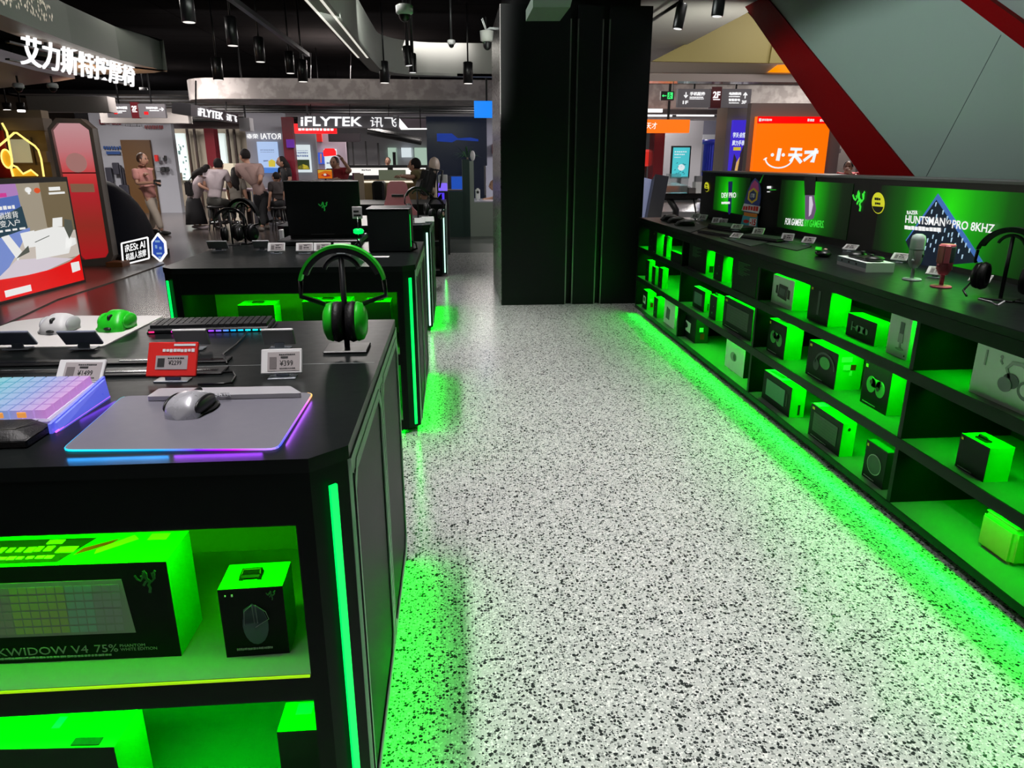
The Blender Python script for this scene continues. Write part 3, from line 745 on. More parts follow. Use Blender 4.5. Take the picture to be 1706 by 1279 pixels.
mb = MB().mat(M('clip_bar_silver', (0.42, 0.41, 0.44), 0.35)); mb.prism([Vector(p) - b0 + Vector((0, 0, -0.005)) for p in rounded([(-0.698, 1.567, 0.943), (-0.356, 1.566, 0.943), (-0.394, 1.623, 0.943), (-0.694, 1.629, 0.943)], 0.008)], (0, 0, 0.010))
o = mb.build('clip_bar', t)
fr = fr4(Vector((-0.547, 1.55, 0.949)) - b0, Vector((-0.509, 1.551, 0.949)) - b0, Vector((-0.556, 1.577, 0.949)) - b0)
mb = MB().mat(GREY); text(mb, fr, 'RAZER', 0, 0, 1, 1, 0.0, 0.0005); mb.build('lettering', o)
mouse('silver computer mouse with black side grips on the glowing grey mouse pad', (-0.576, 1.498, 0.937), R(-8), SILVER, BPLA, L=0.128, W_=0.078, H_=0.045)
# --- pale keyboard lit in rainbow colours, cut by the picture edge, with its wrist rest
kl = ramp_emit('rainbow_keys', [(0, (0.10, 0.65, 0.20)), (0.3, (0.12, 0.65, 0.30)), (0.55, (0.06, 0.60, 0.70)), (0.8, (0.25, 0.38, 0.85)), (1, (0.75, 0.25, 0.80))], 0.60, 0, 0.42, -0.21, (0.2, 0.2, 0.22))
kt = keyboard('pale keyboard with rainbow-lit translucent keys at the left end of the mouse-pad counter', (-1.025, 1.40, T), R(-1), 0.42, 0.20, M('pale_case', (0.5, 0.5, 0.55), 0.3, emit=(0.4, 0.25, 0.8), es=0.25), kl, 6, 17, 0.045, 5)
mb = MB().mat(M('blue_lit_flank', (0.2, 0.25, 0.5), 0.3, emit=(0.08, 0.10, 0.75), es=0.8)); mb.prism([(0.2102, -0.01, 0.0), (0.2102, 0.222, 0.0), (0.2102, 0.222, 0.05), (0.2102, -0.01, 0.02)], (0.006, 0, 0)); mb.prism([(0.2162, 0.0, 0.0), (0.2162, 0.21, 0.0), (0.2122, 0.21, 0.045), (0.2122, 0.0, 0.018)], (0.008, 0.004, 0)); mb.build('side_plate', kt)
mb = MB().mat(E('violet_edge', (0.65, 0.15, 1.0), 1.2)); mb.tube([(0.222, -0.008, 0.003), (0.222, 0.215, 0.004)], 0.0022, 6); mb.build('light_edge', kt)
area((-0.796, 1.50, T + 0.006), (-0.6, 1.47, T), 0.03, 0.2, 0.004, (0.2, 0.05, 1), 170, up=(0, 1, 0))
mb = MB().mat(M('amber_keys', (0.5, 0.25, 0.05), 0.4, emit=(0.9, 0.35, 0.08), es=0.7))
for k in range(9): mb.box((-0.205 + 0.044 * k, 0.002, 0.030), (-0.187 + 0.044 * k, 0.005, 0.042), 0.002)
mb.build('front_legend', kt)
t = thing('wrist_rest', 'black stitched leather wrist rest in front of the rainbow-lit keyboard', 'wrist rest', (-1.03, 1.31, T))
mb = MB().mat(BSOFT)
nn = 16
vs = []
for j in range(9):
    for i in range(nn + 1):
        x = -0.215 + 0.43 * i / nn; y = 0.085 * j / 8
        e = min(1, (0.215 - abs(x)) / 0.025); e2 = min(1, min(y, 0.085 - y) / 0.022)
        vs.append((x, y, 0.016 + 0.020 * math.sqrt(max(0, e * (2 - e))) * math.sqrt(max(0, e2 * (2 - e2)))))
mb.add(vs, [[j * (nn + 1) + i, j * (nn + 1) + i + 1, (j + 1) * (nn + 1) + i + 1, (j + 1) * (nn + 1) + i] for j in range(8) for i in range(nn)], True)
mb.box((-0.215, 0, 0), (0.215, 0.085, 0.0165), 0.003); mb.build('cushion', t)
mb = MB().mat(M('seam_grey', (0.12, 0.11, 0.10), 0.5)); mb.tube([(-0.20, 0.012, 0.0345), (0.0, 0.010, 0.0335), (0.19, 0.014, 0.0345), (0.203, 0.07, 0.032)], 0.0008, 5); mb.build('seam', t)
# --- white desk mat with two mice
mat_ = rounded([(-1.49, 2.12, T), (-1.046, 2.1, 0.933), (-1.011, 2.156, 0.933), (-1.029, 2.541, 0.933), (-1.49, 2.40, T)], 0.02)
mat_ = rounded([(-1.495, 2.115, T), (-1.034, 2.099, 0.933), (-1.025, 2.531, 0.933), (-1.40, 2.56, T), (-1.495, 2.47, T)], 0.015)
mb = MB().mat(M('white_cloth_mat', (0.70, 0.68, 0.66), 0.7, noise=0.04, nscale=300)); mb.prism([Vector(p) - Vector((-1.25, 2.3, T)) for p in mat_], (0, 0, 0.003))
o = mb.build('desk_mat', loc=(-1.25, 2.3, T)); tag(o, 'white desk mat under two mice at the back of the mouse-pad counter', 'mat')
mouse('white computer mouse on the white desk mat', (-1.262, 2.315, T + 0.003), R(180), WHITE, LGREY, 'mice on the white mat', L=0.122, W_=0.09, H_=0.055)
mouse('bright green computer mouse on the white desk mat', (-1.095, 2.335, T + 0.003), R(176), GPLA, GPLA, 'mice on the white mat', L=0.122, W_=0.09, H_=0.06)
# --- black keyboard with rainbow light bar
kr = ramp_emit('rainbow_bar', [(0, (1, 0.02, 0.08)), (0.15, (0.9, 0.0, 0.5)), (0.35, (0.6, 0.0, 0.9)), (0.55, (0.25, 0.05, 1)), (0.68, (0.0, 0.3, 1)), (0.85, (0.0, 0.75, 0.9)), (1, (0.0, 0.8, 0.55))], 1.6, 0, 0.37, -0.185)
kk = keyboard('slim black keyboard with a rainbow row of lights along its front edge', (-0.785, 2.262, T), R(1.5), 0.372, 0.105, DGREY, KEYB, 5, 19, 0.026, 3, kr)
mb = MB().mat(DGREY); mb.box((-0.19, 0.001, 0), (0.19, 0.11, 0.006), 0.002); mb.build('base', kk)
mb = MB().mat(BPLA); mb.tube([(-0.615, 1.876, 0.937), (-0.654, 1.973, 0.937), (-0.65, 2.075, 0.937), (-0.654, 2.172, 0.937), (-0.66, 2.24, T + 0.006)], 0.003, 6)
tag(mb.build('keyboard_cable'), 'black cable lying behind the red price tag up to the slim black keyboard', 'cable')
# --- black trays with bright rails
for (ua, ub, lab) in ((( -1.47, 1.895), (-0.62, 1.945), 'rear black rail tray with a bright metal line on the mouse-pad counter'), ((-1.47, 1.78), (-0.60, 1.845), 'front black rail tray with a bright metal line on the mouse-pad counter')):
    t = thing('rail_tray', lab, 'tray', (ua[0], ua[1], T), 0, 'black rail trays')
    Lx = ub[0] - ua[0]; Ly = ub[1] - ua[1]
    mb = MB().mat(BPLA); mb.box((0, 0, 0), (Lx, Ly, 0.006), 0.002); mb.build('tray', t)
    mb = MB().mat(CHROME); mb.box((0.0, Ly * 0.35, 0.006), (Lx * 0.62, Ly * 0.52, 0.0075)); mb.box((Lx * 0.66, Ly * 0.35, 0.006), (Lx * 0.98, Ly * 0.52, 0.0075)); mb.build('rail', t)
mb = MB().mat(BPLA); mb.tube([(-0.629, 1.693, 0.936), (-0.57, 1.693, 0.936), (-0.552, 1.701, 0.936), (-0.56, 1.758, 0.936), (-0.577, 1.797, 0.936), (-0.706, 1.791, 0.936)], 0.0028, 6)
tag(mb.build('mouse_cable'), 'black cable curling beside the red price tag', 'cable')
# --- price labels on the mouse-pad counter
DARKTAG = M('label_back_blue_grey', (0.26, 0.28, 0.38), 0.35)
esl('price label seen from behind at the left edge, in front of the white mouse', (-1.262, 2.085, T + 0.003), R(180), 0.105, 0.06, DARKTAG, False, 40)
esl('price label seen from behind in front of the green mouse', (-1.075, 2.075, T + 0.003), R(180), 0.105, 0.06, DARKTAG, False, 40)
esl('grey-backed price label in front of the slim black keyboard, second from the headset', (-0.763, 2.055, T), R(180), 0.095, 0.055, WHITE, False, 25)
esl('grey-backed price label closest to the green headset', (-0.514, 2.04, T), R(180), 0.09, 0.055, WHITE, False, 25)
esl('white price label at the corner of the rainbow-lit keyboard', (-0.905, 1.70, T), R(-4), 0.112, 0.062, WHITE, True, 40, '¥1499')
esl('white price label behind the right end of the grey mouse pad', (-0.440, 1.745, T), R(2), 0.10, 0.064, WHITE, True, 30, '¥399')
rt = esl('red price tag with white writing behind the grey mouse pad', (-0.705, 1.74, T), R(-3), 0.122, 0.088, RED, False, 30)
m = Matrix.Translation((0, -0.008, 0.012)) @ Matrix.Rotation(R(-30), 4, 'X')
fr = Fr(m @ Vector((-0.061, -0.0042, 0)), m.to_3x3() @ Vector((0.122, 0, 0)), m.to_3x3() @ Vector((0, 0, 0.088)))
mb = MB().mat(EINK); fr.rect(mb, 0.18, 0.20, 0.82, 0.60, 0, 0.001); mb.build('screen', rt)
mb = MB().mat(INK); text(mb, fr, '¥2299', 0.44, 0.33, 0.70, 0.46, 0.0012, 0.0005); glyph_bars(mb, fr, 0.42, 0.50, 0.76, 0.54, 7, 0.0012, 0.0005); fr.rect(mb, 0.22, 0.27, 0.36, 0.52, 0.0012, 0.0005); mb.build('print', rt)
mb = MB().mat(PAPER); glyph_bars(mb, fr, 0.30, 0.70, 0.95, 0.80, 9, 0, 0.001, 0.15); fr.rect(mb, 0.52, 0.88, 0.95, 0.94, 0, 0.001); mb.build('white_writing', rt)
# --- headset with green shells on its stand
headset('black gaming headset with bright green band and ear shells', (-0.318, 2.02, T), 0, GPLA, GPLA, BSOFT, 0.096, True, None, 1.13, drop=0.085, gap=0.028)
# --- boxes in the lit bays of the mouse-pad counter
def wide_text(mb, fr, s, u0, v0, u1, v1): return text(mb, fr, s, u0, v0, u1, v1, 0.0012, 0.0006)
x1 = -0.592
t = thing('keyboard_box', 'large black and green keyboard carton in the upper bay of the mouse-pad counter', 'box', (x1 - 0.23, 1.30, 0.462), R(-0.8), 'retail boxes in the mouse-pad counter')
mb = MB().mat(BCARD); mb.box((-0.23, 0, 0), (0.23, 0.001, 0.225)); mb.mat(GBOX); mb.box((-0.23, 0.001, 0), (0.23, 0.125, 0.225)); mb.build('carton', t)
fr = Fr((-0.23, 0, 0), (0.46, 0, 0), (0, 0, 0.225))
mb = MB().mat(M('printed_case', (0.30, 0.28, 0.30), 0.5)); fr.poly(mb, [(0.20, 0.28), (0.82, 0.28), (0.80, 0.84), (0.17, 0.84)], 0.0003, 0.0006); mb.build('printed_keyboard', t)
mb = MB()
cols_ = [(0.32, 0.24, 0.28), (0.36, 0.36, 0.16), (0.36, 0.36, 0.16), (0.26, 0.34, 0.38), (0.30, 0.26, 0.34)]
for r_ in range(6):
    for c_ in range(15):
        mb.mat(M('printed_key_%d' % min(4, c_ // 3), tuple(1.15 * x for x in cols_[min(4, c_ // 3)]), 0.5))
        u = 0.20 + c_ * 0.039 + (r_ - 3) * 0.002; v = 0.31 + r_ * 0.083
        fr.rect(mb, u, v, u + 0.034, v + 0.066, 0.001, 0.0004)
mb.build('printed_keys', t)
mb = MB().mat(M('dim_print', (0.30, 0.31, 0.30), 0.5)); wide_text(mb, fr, 'BLACKWIDOW V4', 0.05, 0.085, 0.60, 0.165); wide_text(mb, fr, '75%', 0.63, 0.085, 0.73, 0.165)
text(mb, fr, 'PHANTOM', 0.74, 0.13, 0.85, 0.16, 0.001, 0.0006); text(mb, fr, 'WHITE EDITION', 0.74, 0.09, 0.90, 0.12, 0.001, 0.0006); glyph_bars(mb, fr, 0.1, 0.045, 0.7, 0.065, 40); mb.build('lettering', t)
mb = MB().mat(M('dim_green_print', (0.01, 0.13, 0.02), 0.5)); snake(mb, fr, 0.86, 0.70, 0.95, 0.92); mb.build('snake_mark', t)
ft = Fr((-0.23, 0, 0.225), (0.46, 0, 0), (0, 0.125, 0))
mb = MB().mat(INK); ft.poly(mb, [(0.05, 0.1), (0.53, 0.1), (0.60, 0.85), (0.05, 0.85)], 0.0002, 0.0006); mb.build('black_sticker', t)
mb = MB().mat(PAPER); glyph_bars(mb, ft, 0.1, 0.2, 0.5, 0.3, 10, 0.0009); glyph_bars(mb, ft, 0.1, 0.42, 0.46, 0.6, 9, 0.0009); ft.rect(mb, 0.48, 0.38, 0.56, 0.56, 0.0009); ft.rect(mb, 0.40, 0.68, 0.47, 0.8, 0.0009); mb.build('sticker_print', t)
mb = MB().mat(RED); ft.poly(mb, [(0.57, 0.30), (0.69, 0.62), (0.71, 0.80), (0.585, 0.52)], 0.0002, 0.0006); mb.build('red_seal', t)
mb = MB().mat(PAPER); ft.poly(mb, [(0.66, 0.30), (0.80, 0.75), (0.765, 0.90), (0.65, 0.45)], 0.0009, 0.0006); ft.rect(mb, 0.84, 0.72, 0.925, 0.93, 0.0002, 0.0006); mb.build('white_sticker', t)
t = thing('mouse_box', 'small black and green mouse carton with a hanging tab, right of the large keyboard carton', 'box', (-0.432, 1.287, 0.462), R(2), 'retail boxes in the mouse-pad counter')
mb = MB().mat(BCARD); mb.box((-0.064, 0, 0), (0.064, 0.001, 0.162)); mb.mat(GBOX); mb.box((-0.064, 0.001, 0), (0.064, 0.095, 0.162)); mb.build('carton', t)
fr = Fr((-0.064, 0, 0), (0.128, 0, 0), (0, 0, 0.162))
mb = MB().mat(M('printed_mouse', (0.06, 0.10, 0.12), 0.5)); fr.oval(mb, 0.52, 0.46, 0.20, 0.28); fr.poly(mb, [(0.33, 0.50), (0.36, 0.70), (0.50, 0.78), (0.66, 0.68), (0.72, 0.50)]); mb.build('printed_mouse', t)
mb = MB().mat(M('printed_outline', (0.22, 0.27, 0.28), 0.5)); fr.line(mb, [(0.35, 0.48), (0.37, 0.68), (0.50, 0.77), (0.51, 0.50)], 0.001, 0.003); fr.line(mb, [(0.56, 0.50), (0.55, 0.77), (0.70, 0.66), (0.74, 0.55), (0.52, 0.44)], 0.001, 0.003); mb.build('printed_outline', t)
mb = MB().mat(M('dim_green_print')); snake(mb, fr, 0.74, 0.82, 0.88, 0.95); mb.build('snake_mark', t)
mb = MB().mat(PAPER); fr.rect(mb, 0.20, 0.90, 0.225, 0.93); fr.rect(mb, 0.10, 0.905, 0.12, 0.925); mb.build('white_marks', t); mb = MB().mat(M('dim_print')); glyph_bars(mb, fr, 0.18, 0.10, 0.75, 0.13, 20); mb.build('print', t)
mb = MB().mat(BPLA); mb.tube([(-0.025, 0.03, 0.163), (-0.025, 0.055, 0.172), (0.012, 0.055, 0.172), (0.012, 0.03, 0.163)], 0.004, 8); mb.box((-0.03, 0.032, 0.162), (0.016, 0.062, 0.171), 0.004); mb.build('hang_tab', t)
t = thing('accessory_box', 'bright green carton low in the lower bay of the mouse-pad counter, cut by the frame', 'box', (-0.93, 1.10 + 0.14, 0.085), R(-3), 'retail boxes in the mouse-pad counter')
mb = MB().mat(BCARD); mb.box((-0.21, 0, 0), (0.205, 0.001, 0.215)); mb.mat(GBOX); mb.box((-0.21, 0.001, 0), (0.205, 0.12, 0.215)); mb.build('carton', t)
ft = Fr((-0.21, 0, 0.215), (0.415, 0, 0), (0, 0.12, 0))
mb = MB().mat(PAPER); ft.rect(mb, 0.62, 0.45, 0.66, 0.72); mb.build('white_sticker', t); mb = MB().mat(M('green_print_dark', (0.02, 0.35, 0.03), 0.5)); glyph_bars(mb, ft, 0.7, 0.6, 0.8, 0.7, 6); glyph_bars(mb, ft, 0.88, 0.7, 0.95, 0.9, 4); mb.build('green_print', t); mb = MB().mat(INK); ft.rect(mb, 0.78, 0.05, 0.92, 0.22); mb.build('black_sticker', t)
t = thing('small_box', 'top of a small green carton peeking at the right of the lower bay', 'box', (-0.365, 1.29, 0.085), 0, 'retail boxes in the mouse-pad counter')
mb = MB().mat(BCARD); mb.box((-0.05, 0, 0), (0.05, 0.001, 0.172)); mb.mat(GBOX); mb.box((-0.05, 0.001, 0), (0.05, 0.09, 0.172)); mb.mat(PAPER); mb.box((-0.02, 0.05, 0.172), (0.015, 0.085, 0.1728)); mb.build('carton', t)
# --- second counter: boxes in its bay, green headsets' lids show over the near counter
for (xa, xb, h, lab) in ((-1.17, -0.98, 0.255, 'flat green carton in the bay of the second counter, farther left'), (-0.83, -0.57, 0.27, 'long green carton in the bay of the second counter, behind the green headset'), (-0.50, -0.36, 0.262, 'green carton at the right end of the second counter bay')):
    t = thing('stock_box', lab, 'box', ((xa + xb) / 2, 3.73 + 0.12, 0.462), 0, 'cartons in the second counter'); ww = (xb - xa) / 2
    mb = MB().mat(BCARD); mb.box((-ww, 0, 0), (ww, 0.001, h)); mb.mat(GBOX); mb.box((-ww, 0.001, 0), (ww, 0.14, h)); mb.build('carton', t)
    mb = MB().mat(BPLA); mb.box((-0.03, 0.04, h), (0.03, 0.07, h + 0.012), 0.004); mb.build('hang_tab', t)
# --- second counter: laptop, tower, headsets, price labels
t = thing('laptop', 'open black laptop seen from behind with a dim green emblem on its lid', 'laptop', (-0.855, 4.95, T + 0.035), R(3))
mb = MB().mat(BPLA); mb.box((-0.23, -0.10, 0), (0.23, 0.22, 0.02), 0.004); mb.build('base', t)
lid = Matrix.Translation((0, -0.10, 0.02)) @ Matrix.Rotation(R(8), 4, 'X')
mb = MB().mat(M('laptop_lid', (0.006, 0.008, 0.008), 0.35)); mb.box((-0.236, -0.008, 0.0), (0.236, 0.006, 0.352), 0.004, lid); o = mb.build('lid', t)
fr = Fr(lid @ Vector((-0.236, -0.008, 0)), lid.to_3x3() @ Vector((0.472, 0, 0)), lid.to_3x3() @ Vector((0, 0, 0.352)))
mb = MB().mat(M('lid_emblem', (0.02, 0.25, 0.03), 0.4, emit=(0.01, 0.25, 0.03), es=0.5)); snake(mb, fr, 0.44, 0.46, 0.56, 0.62); mb.build('emblem', o)
mb = MB().mat(M('lid_vent', (0.10, 0.10, 0.10), 0.5)); fr.rect(mb, 0.30, 0.02, 0.62, 0.03); mb.build('vent_line', o)
t = thing('laptop_riser', 'low black riser under the open laptop on the second counter', 'riser', (-0.88, 4.72, T))
mb = MB().mat(BPLA); mb.box((-0.26, 0, 0), (0.26, 0.48, 0.035), 0.006); mb.build('block', t)
mb = MB().mat(CHROME); mb.box((-0.20, -0.002, 0.026), (0.12, 0.0, 0.031)); mb.build('bright_edge', t)
mb = MB().mat(PAPER); mb.box((-0.30, 0.02, 0.0), (-0.275, 0.06, 0.09), 0.003); tag(mb.build('card_stand', loc=(-0.86, 4.85, T)), 'small white upright card left of the laptop riser', 'card')
t = thing('computer_tower', 'small matt black computer tower at the right end of the second counter', 'computer', (-0.39, 4.33, T))
mb = MB().mat(M('tower_shell', (0.005, 0.008, 0.009), 0.5)); mb.box((-0.125, 0, 0), (0.125, 0.30, 0.250), 0.008); mb.build('case', t)
mb = MB().mat(DGREY); mb.box((-0.129, -0.004, 0.247), (0.129, 0.305, 0.257), 0.004); mb.build('top_plate', t)
mb = MB().mat(LEDG); mb.box((0.124, 0.02, 0.03), (0.1265, 0.026, 0.22)); mb.build('side_light', t)
mb = MB().mat(BPLA); mb.tube([(0.125, 0.05, 0.06), (0.155, 0.03, 0.05), (0.160, 0.02, 0.02), (0.13, 0.06, 0.006)], 0.006, 8); mb.build('cable_loop', t)
t = thing('mini_figure_stand', 'thin wire stand with green lit base between laptop and computer tower', 'stand', (-0.585, 4.45, T))
mb = MB().mat(CHROME); mb.tube([(-0.06, 0, 0.0), (0.0, 0, 0.06), (0.0, 0, 0.21)], 0.004, 6); mb.tube([(0.0, 0, 0.0), (0.0, 0, 0.07)], 0.012, 10); mb.build('wire', t)
mb = MB().mat(LEDG); mb.lathe([(0.02, 0.10), (0.03, 0.105), (0.03, 0.125), (0.02, 0.13)], n=12); mb.build('lit_ring', t)
mb = MB().mat(PAPER); mb.box((-0.03, -0.003, 0.19), (0.03, 0.003, 0.26), 0.002); mb.mat(INK); mb.box((-0.022, -0.0045, 0.205), (0.022, -0.003, 0.215)); mb.box((-0.022, -0.0045, 0.228), (0.01, -0.003, 0.238)); mb.build('card', t)
headset('black headset at the front left of the second counter', (-1.446, 4.812, 0.933), R(12), BPLA, BPLA, BSOFT, 0.100, True, None, 0.9, gap=0.05, group='headsets on the second counter')
headset('black headset standing behind the other one, left of the laptop', (-1.385, 4.897, 0.933), R(-28), BPLA, BPLA, BSOFT, 0.112, True, None, 1.1, gap=0.055, group='headsets on the second counter')
for (x, y, w_, lab) in ((-1.055, 4.335, 0.10, 'price label on the second counter, leftmost of four in front of the laptop'), (-0.889, 4.32, 0.10, 'price label on the second counter, second of four'), (-0.785, 4.315, 0.10, 'price label on the second counter, third of four'), (-0.668, 4.31, 0.10, 'price label on the second counter, just left of the computer tower')):
    esl(lab, (x, y, T), 0, w_, 0.055, WHITE, True, 30, group='price labels on the second counter')
esl('backward-facing pale price label under the front left headset', (-1.44, 4.5, T), R(180), 0.12, 0.06, LGREY, False, 35)
esl('backward-facing pale price label right of the front left headset', (-1.18, 4.5, T), R(180), 0.10, 0.06, LGREY, False, 35)
mb = MB().mat(PAPER); mb.box((-0.055, -0.03, 0), (0.055, 0.03, 0.002)); mb.box((-0.055, -0.03, 0.002), (-0.03, 0.03, 0.0025)); tag(mb.build('paper_slip', loc=(-0.433, 4.118, 0.933)), 'white paper slip on the second counter in front of the computer tower', 'paper')
# --- third counter
headset('black headset on the third counter beside the pink chair', (-0.345, 6.95, T), R(15), BPLA, BPLA, BSOFT, 0.10, True, None, 1.12)
ce = headset('silver headset with pink cat ears on the third counter', (-0.165, 6.80, T), R(-30), CHROME, DGREY, BSOFT, 0.075, False, M('pink_badge', (0.75, 0.38, 0.40), 0.4), 0.9)
mb = MB().mat(CHROME)
for sx in (-1, 1): mb.prism([(sx * 0.02, -0.006, 0.235), (sx * 0.062, -0.006, 0.225), (sx * 0.058, -0.006, 0.275)], (0, 0.012, 0))
mb.build('cat_ears', ce); ce.location.z = T - 0.035
mb = MB().mat(M('grey_mat', (0.05, 0.055, 0.05), 0.7)); mb.prism(rounded([(-0.235, -0.15, 0), (0.225, -0.15, 0), (0.225, 0.14, 0), (-0.235, 0.14, 0)], 0.02), (0, 0, 0.004)); tag(mb.build('dark_mat', loc=(-0.50, 6.55, T)), 'dark grey mat on the third counter', 'mat')
esl('white price label at the right edge of the third counter', (-0.235, 6.45, T), R(8), 0.11, 0.05, WHITE, False, 30)
esl('lower white price label at the front right of the third counter', (-0.30, 6.30, T), R(8), 0.09, 0.05, WHITE, False, 30)

# ================================================================ RIGHT-HAND SHELVING
XF = 1.79; XB = 2.27; YE = 6.93; YN = 0.9
DIV = [2.57, 4.07, 5.545]
t = thing('shelving_unit', 'long black shelving unit with three tiers of lit green shelves full of cartons', 'shelving', (XF, 4.0, 0))
def sx(x): return x - XF
def sy(y): return y - 4.0
mb = MB().mat(TOPM); mb.box((0, sy(YN), 0.905), (sx(2.75), sy(YE), 0.935), 0.002); mb.build('worktop', t)
mb = MB().mat(BLACK); mb.box((0.0, sy(YN), 0.855), (0.03, sy(YE), 0.905)); mb.build('front_lip', t)
mb = MB().mat(M('shelf_back_black', (0.012, 0.014, 0.013), 0.5)); mb.box((sx(XB), sy(YN), 0.06), (sx(XB) + 0.02, sy(YE), 0.905)); mb.build('back_panel', t)
for y in [YN] + DIV + [YE]:
    mb = MB().mat(BLACK); mb.box((0.004, sy(y) - 0.012, 0.06), (sx(XB), sy(y) + 0.012, 0.905)); mb.build('end_panel' if y in (YN, YE) else 'divider', t)
ys = [YN] + DIV + [YE]
for zt, th in ((0.662, 0.045), (0.372, 0.045), (0.085, 0.03)):
    mb = MB().mat(BLACK); mb.box((0, sy(YN), zt - th), (0.006, sy(YE), zt)); mb.build('shelf_edge', t)
    for i in range(4):
        a, b_ = sy(ys[i]) + 0.012, sy(ys[i + 1]) - 0.012
        mb = MB().mat(BLACK); mb.box((0.006, a, zt - th), (sx(XB), b_, zt - 0.004)); mb.mat(SHELF); mb.box((0.006, a, zt - 0.004), (sx(XB), b_, zt)); mb.build('shelf_board', t)
mb = MB().mat(BPLA); mb.box((0.10, sy(YN), 0), (sx(XB), sy(YE) - 0.05, 0.055)); mb.build('plinth', t)
for i in range(4):
    yc = (ys[i] + ys[i + 1]) / 2; Ly = ys[i + 1] - ys[i] - 0.10
    for ztop in (0.85, 0.612, 0.322):
        area((XF + 0.085, yc, ztop), (XF + 0.17, yc, ztop - 0.30), 6.0, Ly, 0.02, (0.0, 1.0, 0.005), 140, up=(0, 1, 0))
area((XF + 0.02, (YN + YE) / 2, 0.053), (XF - 0.06, (YN + YE) / 2, 0), 17, YE - YN - 0.1, 0.02, GREEN, 125, up=(0, 1, 0))
area((XF - 0.004, (YN + YE) / 2, 0.05), (XF - 0.12, (YN + YE) / 2, 0), 4, YE - YN - 0.1, 0.02, (0, 1.0, 0.10), 125, up=(0, 1, 0))

# ---------------------------------------------------------------- cartons in the bays
# each: x of the front, y of the near side, shelf height, depth, length, height
def carton(label, q, front=None, side=None, art=None, top=None, group='retail boxes on the long shelving', dy=0.0, name='retail_box', hang=False):
    xf, yn, z, d, L, h = q
    t = thing(name, label, 'box', (xf, yn, z), 0, group)
    front = front or BCARD; side = side or GBOX
    d = max(d, 0.03); L = max(L, 0.02)
    mb = MB().mat(front); mb.box((0, 0, 0), (0.0015, L, h)); mb.mat(side); mb.box((0.0015, 0, 0), (d, L, h)); mb.build('carton', t)
    fr = Fr((0, L, 0), (0, -L, 0), (0, 0, h)); ft = Fr((0, L, h), (0, -L, 0), (d, 0, 0)); fs = Fr((0, 0, 0), (d, 0, 0), (0, 0, h))
    if art: art(t, fr, ft, fs, d, L, h)
    if hang:
        mb = MB().mat(BPLA); mb.tube([(d * 0.35, L * 0.35, h), (d * 0.35, L * 0.4, h + 0.014), (d * 0.35, L * 0.65, h + 0.014), (d * 0.35, L * 0.7, h)], 0.004, 6); mb.box((d * 0.22, L * 0.32, h), (d * 0.5, L * 0.72, h + 0.006), 0.002); mb.build('hang_tab', t)
    return t
DIMG = M('dim_green_print'); DIMP = M('dim_print'); MIDG = M('green_print', (0.03, 0.35, 0.05), 0.5); PGREY = M('print_grey', (0.07, 0.09, 0.09), 0.5)
PWHITE = PAPER; DARKP = M('print_dark_grey', (0.03, 0.04, 0.04), 0.5)
def corner_marks(mb, fr):
    mb.mat(YEL); fr.rect(mb, 0.06, 0.86, 0.13, 0.93); mb.mat(DIMP); glyph_bars(mb, fr, 0.1, 0.05, 0.6, 0.075, 12)
def a_lines(t, fr, ft, fs, d, L, h):
    mb = MB().mat(DIMG)
    for k in range(9): fr.rect(mb, 0.22, 0.50 + 0.045 * k, 0.22 + 0.25 + 0.12 * ((k * 7) % 3), 0.515 + 0.045 * k)
    mb.build('small_print', t)
    mb = MB().mat(INK); fs.rect(mb, 0.35, 0.06, 0.75, 0.30); mb.build('side_label', t)
def a_plain(t, fr, ft, fs, d, L, h):
    mb = MB(); corner_marks(mb, fr); mb.build('print', t)
def a_top_white(t, fr, ft, fs, d, L, h):
    mb = MB().mat(PWHITE); ft.rect(mb, 0.05, 0.05, 0.95, 0.55, 0.0003); mb.build('top_label', t)
    mb = MB(); corner_marks(mb, fr); mb.build('print', t)
def a_pad(t, fr, ft, fs, d, L, h):               # controller outline in green
    mb = MB().mat(MIDG); fr.oval(mb, 0.34, 0.52, 0.17, 0.19); fr.oval(mb, 0.68, 0.50, 0.17, 0.19); fr.rect(mb, 0.34, 0.48, 0.68, 0.68); mb.build('printed_gamepad', t)
    mb = MB().mat(INK); fr.oval(mb, 0.34, 0.58, 0.05, 0.05, 0.0028, 0.0006); fr.oval(mb, 0.60, 0.48, 0.05, 0.05, 0.0028, 0.0006); fr.oval(mb, 0.70, 0.60, 0.03, 0.03, 0.0028, 0.0006); mb.build('printed_sticks', t)
    mb = MB(); corner_marks(mb, fr); mb.build('print', t)
def a_headset(t, fr, ft, fs, d, L, h):
    mb = MB().mat(MIDG); fr.oval(mb, 0.62, 0.58, 0.17, 0.17); mb.build('printed_ear_cup', t)
    mb = MB().mat(DARKP); fr.line(mb, [(0.30 + 0.32 * (1 - math.cos(PI * k / 12)), 0.48 + 0.36 * math.sin(PI * k / 12)) for k in range(13)], 0.012); fr.oval(mb, 0.34, 0.42, 0.10, 0.16); mb.build('printed_band', t)
    mb = MB(); corner_marks(mb, fr); mb.build('print', t)
    mb = MB().mat(PWHITE); fs.rect(mb, 0.15, 0.78, 0.55, 0.92); fs.rect(mb, 0.25, 0.55, 0.52, 0.70); fs.rect(mb, 0.52, 0.40, 0.60, 0.54); mb.mat(RED); fs.rect(mb, 0.52, 0.55, 0.72, 0.70); mb.build('seals', t)
